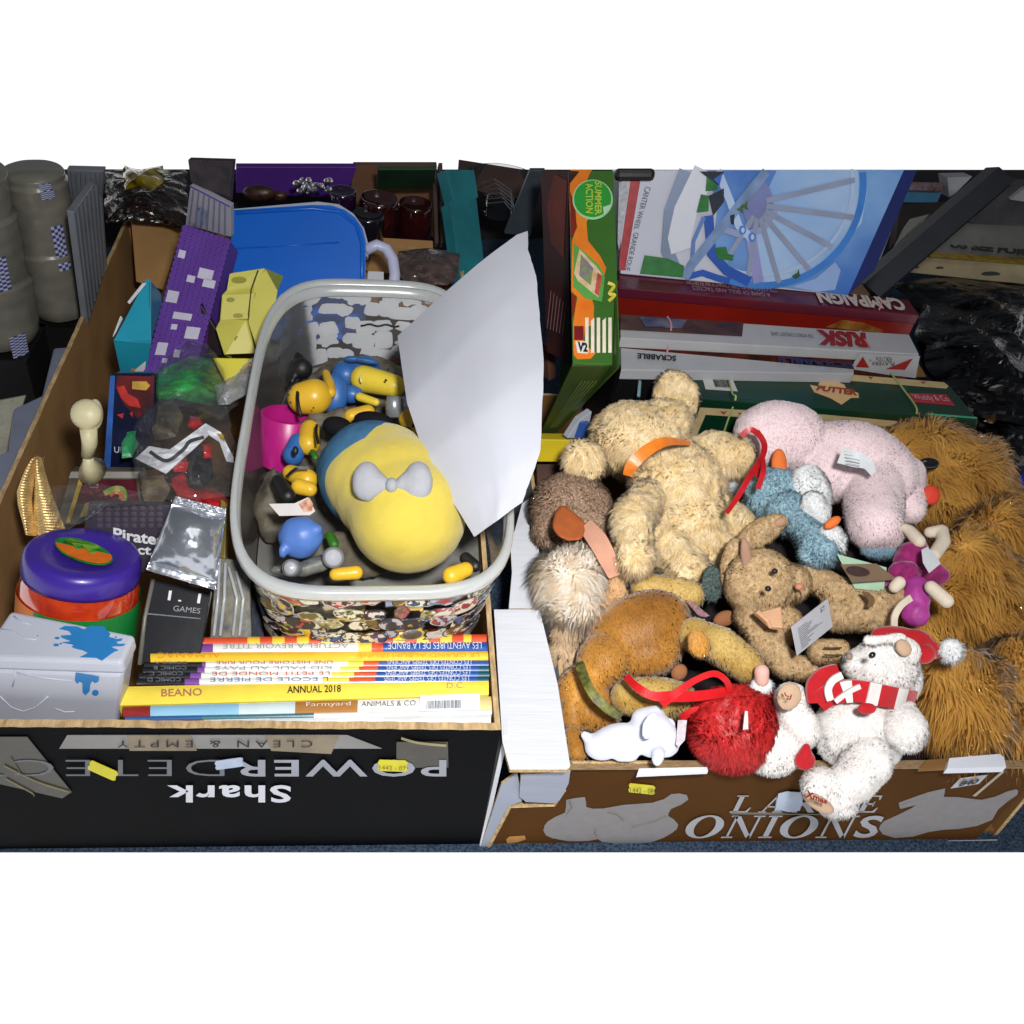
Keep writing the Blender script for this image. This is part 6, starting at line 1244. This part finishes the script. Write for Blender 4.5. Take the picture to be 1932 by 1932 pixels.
def band(pts, wd, mt, off, name='wheel_print'):
    b = MB(); o_ = wp.n*(off)
    P2 = [wp.at(p)+o_ for p in pts]; sd = [nrm(np.cross(P2[min(i+1, len(P2)-1)]-P2[max(i-1, 0)], wp.n)) for i in range(len(P2))]
    for i in range(len(P2)-1): b.add([P2[i]-sd[i]*wd, P2[i]+sd[i]*wd, P2[i+1]+sd[i+1]*wd, P2[i+1]-sd[i+1]*wd], [(0, 1, 2, 3)])
    return b.build(name, mt, t)
WB = M('a8bcdc', .35, .1, 8, 0); RB1 = M('3a78c4', .35, .1, 20, 0); RB2 = M('2450a8', .35, .1, 20, 0); SPK = M('8892ac', .35, .1, 20, 0); GB = M('1c6a2c', .4, .3, 40, 0)
sec = [(0, 865), (-60, 500), (60, 200), (140, 33), (720, 33), (790, 200), (750, 420), (560, 640), (380, 780), (200, 850)]
pshape('haze_print', w2(*sec), M('7fa4d4', .35, .2, 5, 0, h2='a8c0e0'), t, wp.n, off=.0024)
pshape('cloud_print', w2((560, 700), (600, 760), (560, 900), (430, 915), (250, 880), (420, 820)), M('8aa4d4', .35, .1, 8, 0), t, wp.n, off=.0025)
arc = lambda cx, cy, rx, ry, a0, a1, n_=30, Z=B2: [Z(cx+rx*math.cos(math.radians(a)), cy+ry*math.sin(math.radians(a))) for a in np.linspace(a0, a1, n_)]
band(arc(30, 130, 730, 740, -6, 110), .0065, RB1, .004)
band(arc(30, 130, 655, 660, -9, 112), .003, WB, .004)
disc(0, 290, 110, 190, M('7078a8', .35, .1, 20, 0), .0045)
for a, r_ in ((-14, 720), (8, 700), (30, 620), (52, 600), (75, 590), (98, 560), (120, 500)):
    band([B2(60*math.cos(math.radians(a)), 280+100*math.sin(math.radians(a))), B2(r_*math.cos(math.radians(a)), 280+r_*math.sin(math.radians(a)))], .0046, SPK, .0052)
band([B1(1350, 33), B1(1250, 300), B1(1230, 560), B1(1290, 700)], .012, M('7c8ca8', .35, .2, 9, 0), .004)
band([B1(1480, 33), B1(1350, 300), B1(1310, 480), B1(1330, 560)], .022, M('cdd0dc', .35, .05, 9, 0), .0042)
band([B1(1880, 40), B1(1640, 340), B1(1390, 650), B1(1340, 740)], .009, M('7088b0', .35, .2, 30, 0), .006)
band([B1(1560, 33), B1(1640, 230), B1(1700, 400), B1(1780, 480)], .007, WB, .0055)
band([B1(1500, 330), B1(1520, 580), B1(1620, 690), B1(1770, 765)], .009, RB2, .0055)
band([B1(1600, 420), B1(1720, 460), B1(1860, 420), B1(1940, 300)], .006, M('8a94b8', .35, .1, 9, 0), .005)
band([B1(1350, 735), B1(1460, 705), B1(1560, 740), B1(1640, 760)], .006, RB2, .0058)
band([B1(1390, 720), B1(1400, 500), B1(1470, 340)], .004, M('5c7cb8', .35, .1, 9, 0), .0056)
band([B1(1780, 470), B1(1800, 600), B1(1830, 770)], .010, M('8a8cc0', .35, .1, 9, 0), .0051)
for pl_ in ([(1080,590),(1230,610),(1340,660),(1330,735),(1050,710)], [(1540,540),(1615,535),(1625,580),(1665,590),(1660,625),(1560,615)], [(1420,310),(1450,190),(1500,200),(1500,300)], [(1490,40),(1560,60),(1560,160),(1480,170)]):
    pshape('block_print', w1(*pl_), GB, t, wp.n, off=.0066)
for pl_ in ([(1500,200),(1600,150),(1600,240),(1530,330)], [(1640,330),(1670,320),(1665,390),(1645,380)], [(1440,40),(1600,40),(1560,130)]):
    pshape('dark_print', w1(*pl_), M('101a2c', .4, .4, 60, 0), t, wp.n, off=.007)
pshape('dark_print', w1((1530,90),(1590,50),(1570,130)), M('2860b8', .4), t, wp.n, off=.0085)
for cx, cy in ((1722, 425), (1785, 470)): disc(cx, cy, 24, 30, RB1, .0075, B1, 16); disc(cx, cy, 12, 18, WB, .009, B1, 12)
for cx, cy in ((1710, 290), (1740, 270)): pshape('leaf_print', w1((cx-30, cy), (cx, cy-18), (cx+14, cy-40), (cx+12, cy), (cx+20, cy+22), (cx-6, cy+12)), M('3c5c2c', .4), t, wp.n, off=.0075)
pshape('leaf_print', w2((240,800),(280,775),(290,750),(300,800),(270,820)), M('2c4c2c', .4), t, wp.n, off=.0075)
pshape('red_stripe', w1((990,105),(1055,105),(955,690),(915,690),(918,600)), M('9c2830', .35, .2, 60, 0), t, wp.n, off=.0016)
pshape('grey_stripe', w1((915,110),(985,110),(915,560),(905,500)), M('8c8e98', .35, .4, 160, 0, h2='b4b6bc'), t, wp.n, off=.0016)
DKT = M('3a3c48', .5)
text(w1((1085,140),(1010,420),(1040,425),(1125,145)), 'CANTER WHEEL', DKT, t, off=.003)
text(w1((1010,440),(955,690),(985,695),(1045,445)), 'GRANDE ROUE', DKT, t, off=.003)
tag(slab('black_clip', [wp.at(B1(885, 105), .01), wp.at(B1(1145, 105), .01), wp.at(B1(1155, 20), .01), wp.at(B1(885, 20), .01)], .02, [M('0c0c10', .4, .2, 30, .1)], bevel=.008), 'black plastic clip at the top left of the ferris wheel box', 'clip')

# ================================================================ game boxes on edge
def game(name, label, top, zt, front_bl, front_br, mats, drop=.2):
    """top: TL, TR, BR, BL picture points of the upper face; front hangs down from its near edge"""
    t = thing(name, label, 'game box', P(top[0], zt)-[0, 0, drop], group='board game boxes standing on edge behind the soft toys')
    q = [P(top[3], zt), P(top[2], zt), P(top[1], zt), P(top[0], zt)]
    slab('spine', q, .02, [mats[0]], t, d=(0, 0, -.02))
    f0 = P(front_bl, y=q[0][1]-.001); f1 = P(front_br, y=q[1][1]-.001)
    f = [f0, f1, q[1]+[0, 0, -.001], q[0]+[0, 0, -.001]]
    low = [np.array([q[0][0], q[0][1]+.004, zt-drop]), np.array([q[1][0], q[1][1]+.004, zt-drop])]
    slab('box_front', [low[0], low[1], q[1]+[0, .002, -.002], q[0]+[0, .002, -.002]], .012, [mats[1]], t, d=(0, .03, 0))
    return t, q, f
def up(q, u0, u1, v0, v1): return [bil(q, u1, v1), bil(q, u0, v1), bil(q, u0, v0), bil(q, u1, v0)]   # lettering turned by half
t, q, f = game('campaign_game', 'red game box with half-turned white capitals, nearest the ferris wheel box', [B1(915, 695), B2(1095, 975), B2(1172, 1085), B1(915, 805)], .41, B1(935, 965), B2(1100, 1235), [M('681418', .35, .25, 4, .05, h2='441430', coat=.2), M('8c1c10', .35, .3, 5, .05, h2='6a120c', coat=.2)])
CRM = M('c4b8b0', .5, .05, 30, 0)
text(up(q, .665, .965, .12, .93), 'CAMPAIGN', CRM, t, bold=.05, off=.003)
text(up(q, .22, .53, .52, .78), 'STRATEGY AND DIPLOMACY IN EUROPE', M('a08084', .5), t, off=.003); text(up(q, .24, .50, .2, .44), 'A GAME OF SKILL AND TACTICS', M('a08084', .5), t, off=.003)
pshape('art_print', [bil([f[0], f[1], f[2], f[3]], u, v) for u, v in [(.70, .1), (.75, .5), (.83, .45), (.9, .2), (.9, .05)]], M('6a2c10', .4, .5, 30, 0, h2='a07030'), t, fn_, off=.002)
strip('rubber_band', [bil(q, .86, .0)-[0, .001, -.004], bil(q, .88, .5)+[0, 0, .004], f[1]*.2+f[0]*.8+(f[1]-f[0])*.62+[0, -.004, .0]], .003, M('c08a94', .5), t)
t, q, f = game('risk_game', 'white game box with half-turned red capitals and red triangles', [B1(925, 985), B2(1100, 1225), B2(1172, 1368), B1(925, 1135)], .385, B1(930, 1200), B2(1130, 1530), [M('a9a9ac', .4, .05, 20, .05), M('241414', .4, .6, 20, .05, h2='6c2c18')])
text(up(q, .655, .835, .1, .85), 'RISK', M('8c1c18', .5), t, bold=.05, shear=.2, off=.004)
text(up(q, .50, .645, .42, .62), 'THE WORLD CONQUEST GAME', M('5a5a60', .5), t, off=.004)
patch('art_print', q, [(0, .98), (0, .32), (.40, .34), (.415, .98)], M('2c1a1c', .4, .8, 26, 0, h2='5c3424'), t, off=.002)
patch('art_print', q, [(.06, .9), (.08, .5), (.2, .5), (.22, .9)], M('1c2858', .4, .5, 30, 0, h2='6c6c7c'), t, off=.0034)
fr_ = Plane(f[0], f[1], f[2])
pshape('corner_print', [p+np.array([0, -.004, 0]) for p in [fr_.at(B2(*p)) for p in [(680,1440),(735,1355),(1170,1372),(1140,1530),(960,1510),(700,1470)]]], M('a4a4a8', .4, .05, 20, 0), t, fn_, off=.001)
TR = M('8c1c14', .4, .1, 30, 0)
pshape('triangle_print', [fr_.at(B2(*p)) for p in [(705,1445),(755,1372),(800,1450)]], TR, t, fn_, off=.0075); pshape('triangle_print', [fr_.at(B2(*p)) for p in [(925,1460),(1115,1385),(1060,1465)]], TR, t, fn_, off=.0075)
text([fr_.at(B2(*p)) for p in [(960,1370),(850,1370),(850,1400),(960,1405)]], 'FOR 2 TO 6', DKT, t, off=.0085); text([fr_.at(B2(*p)) for p in [(980,1405),(820,1405),(820,1430),(980,1435)]], 'PLAYERS', DKT, t, off=.0085)
strip('rubber_band', [bil(q, .83, .1)+[0, 0, .004], bil(q, .82, .5)+[0, 0, .004], fr_.at(B2(810, 1400))-[0, .008, 0]], .003, M('b86a74', .5), t); strip('rubber_band', [bil(q, .155, .98)+[0, 0, .004], bil(q, .165, .5)+[0, 0, .004], bil(q, .15, -.2)+[0, -.01, -.02]], .003, M('b88a94', .5), t)
t, q, f = game('scrabble_game', 'white game box with thin blue half-turned lettering between the triangle box and green box', [B1(925, 1200), B2(700, 1475), B2(700, 1510), B1(930, 1345)], .365, B1(930, 1400), B2(700, 1560), [M('a4a5aa', .4, .05, 20, .05), M('0c0c10', .4, .3, 20, .05)])
text([P(B1(*p), .3665) for p in [(1290, 1262), (1035, 1245), (1035, 1280), (1290, 1298)]], 'SCRABBLE', INK, t, bold=.03, off=.003)
text([P(B2(*p), .3665) for p in [(690, 1455), (140, 1410), (140, 1445), (690, 1492)]], 'SCRABBLE', M('14245c', .5), t, bold=.03, off=.007)
t = tag(slab('black_case', [P(B3(720, 560), .26), P(B3(1330, 420), .26), P(B3(1230, 150), .33), P(B3(820, 150), .33)], .1, [M('08080c', .4, .3, 20, .1)]), 'black box under the white lettered game, left of the green game', 'box')
tag(MB().tube([P(B3(*p), .34) for p in [(890, 150), (945, 185), (965, 260), (955, 360)]], .003, 8).build('thin_string', M('6a8a90', .5), None, True), 'grey teal cord hanging over the black box', 'cord')

t = thing('putting_game', 'long dark green game box with cream and red border lines and a cream badge', 'game box', P((1550, 820), .1))
DG = M('08301f', .35, .2, 7, .04, coat=.2); CB = M('b8a478', .5, .12, 40, 0)
zt = .345; q = [P(B3(1345, 372), zt), P(B4(1600, 532), zt), P(B4(1395, 285), zt), P(B3(1235, 85), zt)]
slab('lid_top', q, .012, [DG], t)
yq = q[0][1]; fr3 = Plane(q[0], q[1], q[0]+np.array([0, .012, -.1])); fq_ = [fr3.at(B3(1290, 700)), fr3.at(B4(1560, 720)), q[1], q[0]]
slab('lid_front', [fq_[0], fq_[1], q[1]-[0, 0, .001], q[0]-[0, 0, .001]], .012, [DG], t)
tp_ = Plane(q[0], q[1], q[2]); T3 = lambda *pp: [tp_.at(B3(*p)) for p in pp]; T4 = lambda *pp: [tp_.at(B4(*p)) for p in pp]
pshape('border_print', T3((1330,108),(1335,148))+T4((0,195),(1370,305),(1385,288),(1350,262),(0,150)), CB, t, tp_.n)
F3 = lambda *pp: [fr3.at(B3(*p)) for p in pp]; F4 = lambda *pp: [fr3.at(B4(*p)) for p in pp]
pshape('border_print', F3((1400,440),(1440,490))+F4((470,545),(1470,610),(1485,580),(470,490)), CB, t, fr3.n)
pshape('border_print', F3((1400,440),(1440,490),(1360,680),(1310,680)), CB, t, fr3.n, off=.0014)
RDT = M('a04030', .5)
for x, y in ((1750,155),(1880,165)): pshape('heart_print', T3((x-18,y-8),(x,y),(x+18,y-8),(x,y+14)), RDT, t, tp_.n, off=.0026)
for x, y in ((380,180),(820,230),(1200,265)): pshape('heart_print', T4((x-18,y-8),(x,y-2),(x+18,y-8),(x,y+14)), RDT, t, tp_.n, off=.0026)
for x, y in ((1570,468),(1700,478)): pshape('heart_print', F3((x-26,y-10),(x,y-2),(x+26,y-10),(x,y+16)), RDT, t, fr3.n, off=.0032)
pshape('border_print', T3((1340,350),(1380,352),(1375,385),(1350,380)), M('1c6c50', .3), t, tp_.n)
pshape('badge', T4((380,280),(440,292),(445,265),(520,230),(630,280),(640,305),(730,340),(735,372),(680,372),(610,422),(525,372),(410,330)), M('cfa878', .45, .06, 30, 0), t, tp_.n)
text(T4((725,322),(415,285),(430,330),(715,368)) and T4((420,325),(722,365),(715,318),(440,290)), 'PUTTER', M('8c3820', .5), t, bold=.05, off=.003)
pshape('red_label', T4((1090,340),(1370,350),(1430,430),(1125,402)), M('a02c38', .45, .15, 40, 0), t, tp_.n)
text(T4((1150,400),(1400,420),(1360,365),(1110,352)), 'Waddy & Co', M('c8a0a4', .5), t, off=.003)
bl_ = T3((1440,310),(1672,325),(1625,215),(1408,200)); pshape('barcode_label', bl_, M('b4b8b4', .5, .04, 30, 0), t, tp_.n)
for i in range(14): patch('barcode_bar', [p+tp_.n*.001 for p in bl_], rect(.32+i*.038, .15, .335+i*.038+.01*random.random(), .82), M('3c3c3c', .6), t, off=.002)
SG = M('8c9a5c', .6)
strip('string', [tp_.at(B3(1585, 90), .003), tp_.at(B3(1625, 330), .003), tp_.at(B3(1655, 385), .004), fr3.at(B3(1600, 520), .004), fr3.at(B3(1560, 640), .004)], .003, SG, t)
strip('string', [tp_.at(B4(965, 205), .003), tp_.at(B4(1070, 340), .003), tp_.at(B4(1150, 470), .004), fr3.at(B4(1110, 540), .004)], .003, SG, t)
strip('edge_gleam', [tp_.at(B4(1220, 490), .001), tp_.at(B4(1590, 520), .001)], .003, M('3c8c6c', .3), t)
tag(slab('cardboard_corner', [P(B2(1090, 1540), .30), P(B2(1230, 1535), .30), P(B2(1150, 1400), .34), P(B2(1120, 1440), .34)], .01, [CARD_DK]), 'brown cardboard corner behind the right end of the green game', 'cardboard')
tag(slab('yellow_box', [P(B3(222, 835), .22), P(B3(420, 835), .22), P(B3(500, 675), .26), P(B3(232, 672), .26)], .03, [M('c8b020', .4, .12, 10, .05)]), 'small bright yellow box between the paper sheet and the beige teddy', 'box')
tag(slab('brown_flap', [P(B3(222, 1010), .18), P(B3(420, 960), .18), P(B3(410, 850), .2), P(B3(220, 850), .2)], .006, [M('4a3028', .8, .1, 20, .2)]), 'dark brown cardboard flap under the small yellow box', 'cardboard')
t = thing('blue_tube', 'blue and white tube standing behind the small yellow box', 'tube', P(B3(520, 650), .2))
slab('tube_side', [P(B3(440, 665), .27), P(B3(580, 665), .27), P(B3(620, 470), .31), P(B3(530, 530), .31)], .015, [M('a4a8b4', .4, .05, 20, .05)], t); slab('tube_print', [P(B3(490, 660), .275), P(B3(575, 660), .275), P(B3(600, 550), .302), P(B3(530, 545), .302)], .015, [M('24488c', .4, .1, 20, .05)], t)

# ================================================================ right background
t = thing('metal_bar', 'dark grey metal shelf brace running diagonally at the upper right', 'bar', P(B2(800, 900), .3))
pts = [P(B2(790, 900), .40), P(B2(1250, 500), .50), P(B2(1760, 60), .61)]
MB().tube(pts, [.036, .036, .036], 4, flat=.5).build('brace', M('1c2128', .4, .15, 12, .1, 60, metal=.5), t)
MB().tube([p+np.array([.03, .02, -.025]) for p in pts], .016, 4).build('brace_lip', M('14171c', .4, .15, 12, .1, 60, metal=.4), t)
def bgslab(name, label, cat, Z, pts, zs, mat, th=.03): return tag(slab(name, [P(Z(*p), z) for p, z in zip(pts, zs)], th, [mat]), label, cat)
t = thing('newspaper_pile', 'pile of folded grey newspapers with bold print on a cream spotted board', 'newspapers', P(B2(1500, 800), .2))
GP = M('6e6e6a', .7, .2, 14, .2)
s1 = [P(B2(1240, 640), .29), P(B2(2100, 720), .29), P(B2(2100, 400), .36), P(B2(1560, 385), .36)]
slab('paper_layer', s1, .02, [GP], t)
pshape('yellow_edge', [P(B2(*p), .293) for p in [(1230,640),(1250,630),(2100,690),(2100,740),(1250,670)]], M('a08430', .6, .3, 60, .1), t, off=.003)
text([P(B2(*p), .305) for p in [(2060, 680), (1385, 610), (1385, 565), (2060, 625)]][::1] and [P(B2(*p), .305) for p in [(1385, 610), (2060, 682), (2060, 625), (1400, 560)]], 'US SEE FOR IT', M('3c3a38', .6), t, bold=.05, off=.006)
s2 = [P(B2(1090, 775), .25), P(B2(2100, 880), .25), P(B2(2100, 735), .29), P(B2(1240, 662), .29)]
slab('cream_board', s2, .02, [M('a89878', .7, .12, 20, .2)], t)
for cx, cy, rx, ry in ((1690, 790, 70, 22), (1320, 745, 30, 12), (1150, 740, 20, 10)):
    Pb = Plane(s2[0], s2[1], s2[2]); pshape('dark_spot', [Pb.at(B2(cx+rx*math.cos(a), cy+ry*math.sin(a)*(1 if math.sin(a) < 0 else .4))) for a in np.linspace(0, 6.283, 16, endpoint=False)], M('3c3c38', .7), t, Pb.n)
bgslab('blue_book', 'pale blue book with a red edge right of the ferris wheel box', 'book', B2, [(1055, 270), (1305, 270), (1340, 185), (1100, 180)], (.31, .31, .34, .34), M('4a8cb4', .5, .1, 20, .1))
bgslab('red_book', 'flat grey and red book on top of the pale blue book', 'book', B2, [(1100, 178), (1340, 183), (1370, 125), (1120, 118)], (.345, .345, .36, .36), M('6a3c40', .5, .5, 60, .1, h2='8a8488'))
bgslab('white_carton', 'white carton corner beyond the metal shelf brace', 'carton', B2, [(1390, 235), (1440, 200), (1560, 80), (1375, 85)], (.33, .33, .38, .38), M('9a9ca4', .5, .1, 20, .1))
bgslab('grey_card', 'pale grey card sliver between the ferris wheel box and metal brace', 'card', B2, [(1020, 560), (1130, 450), (1250, 350), (1110, 385)], (.33, .34, .36, .35), M('84847c', .6, .1, 20, .1))
bgslab('white_sliver', 'narrow white card sliver along the dark blue box edge', 'card', B2, [(860, 695), (890, 690), (975, 470), (955, 470)], (.34, .34, .38, .38), M('8a8a84', .6, .1, 20, .1), .01)
bgslab('brown_carton', 'dark brown carton behind the metal shelf brace', 'carton', B2, [(1000, 560), (1500, 560), (1560, 250), (1040, 280)], (.27, .27, .33, .33), M('2a201e', .7, .2, 20, .1))
bgslab('black_crate', 'black plastic crate at the upper right edge behind the metal brace', 'crate', B2, [(1560, 420), (2100, 440), (2100, 120), (1700, 80)], (.36, .36, .46, .46), M('18171a', .5, .4, 20, .2, h2='34343a'))
bgslab('white_paper', 'folded white paper at the far upper right edge', 'paper', B2, [(1830, 250), (2100, 290), (2100, 150), (1930, 170)], (.44, .44, .48, .48), M('7c7c80', .6, .1, 20, .1), .01)
bgslab('brown_triangle', 'small brown cardboard corner under the foot of the metal brace', 'cardboard', B2, [(675, 940), (825, 945), (735, 820), (715, 820)], (.39, .39, .42, .42), M('5c4634', .7, .1, 20, .1), .01)
BB = M('040406', .26, .3, 12, .2, 7, spec=.3, bdist=.012)
sheetbag('large shiny black plastic bag right of the game boxes', B2, [(1200,1000),(1420,960),(1700,930),(2050,950),(2100,1500),(2050,1900),(1500,1800),(1330,1620),(1200,1400),(1170,1200)], .27, BB, .05, .12, 'bin_bag', 6, creases=3.2)
sheetbag('crumpled black plastic bag under the newspaper pile', B2, [(1000,860),(1300,800),(2100,880),(2100,1100),(1600,1100),(1200,1150),(1180,1060)], .25, BB, .04, .10, 'bin_bag', 16, creases=3.2)
sheetbag('black plastic bag at the right edge above the shaggy ginger toy', B4, [(1450,300),(1700,280),(2050,350),(2050,800),(1800,900),(1650,760),(1500,560)], .22, BB, .04, .10, 'bin_bag', 26, creases=3.2)
bgslab('dark_case', 'dark brown case at the right edge above the blue carton', 'case', B4, [(1700, 900), (2050, 980), (2050, 640), (1740, 690)], (.16, .16, .22, .22), M('1c1518', .5, .3, 20, .1))
bgslab('blue_carton', 'deep blue carton corner at the right edge beside the shaggy ginger toy', 'carton', B4, [(1790, 1075), (1950, 1280), (2060, 1240), (1960, 860)], (.18, .18, .2, .22), M('14309c', .4, .1, 20, .05))
sheetbag('crumpled silver and brown wrapper beside the black bag', B4, [(1660,440),(1760,400),(1790,480),(1700,560),(1640,540)], .27, M('6a4c2c', .3, .6, 60, .5, h2='1c1410', metal=.4), .01, .02, 'wrapper', 9, 'wrapper')
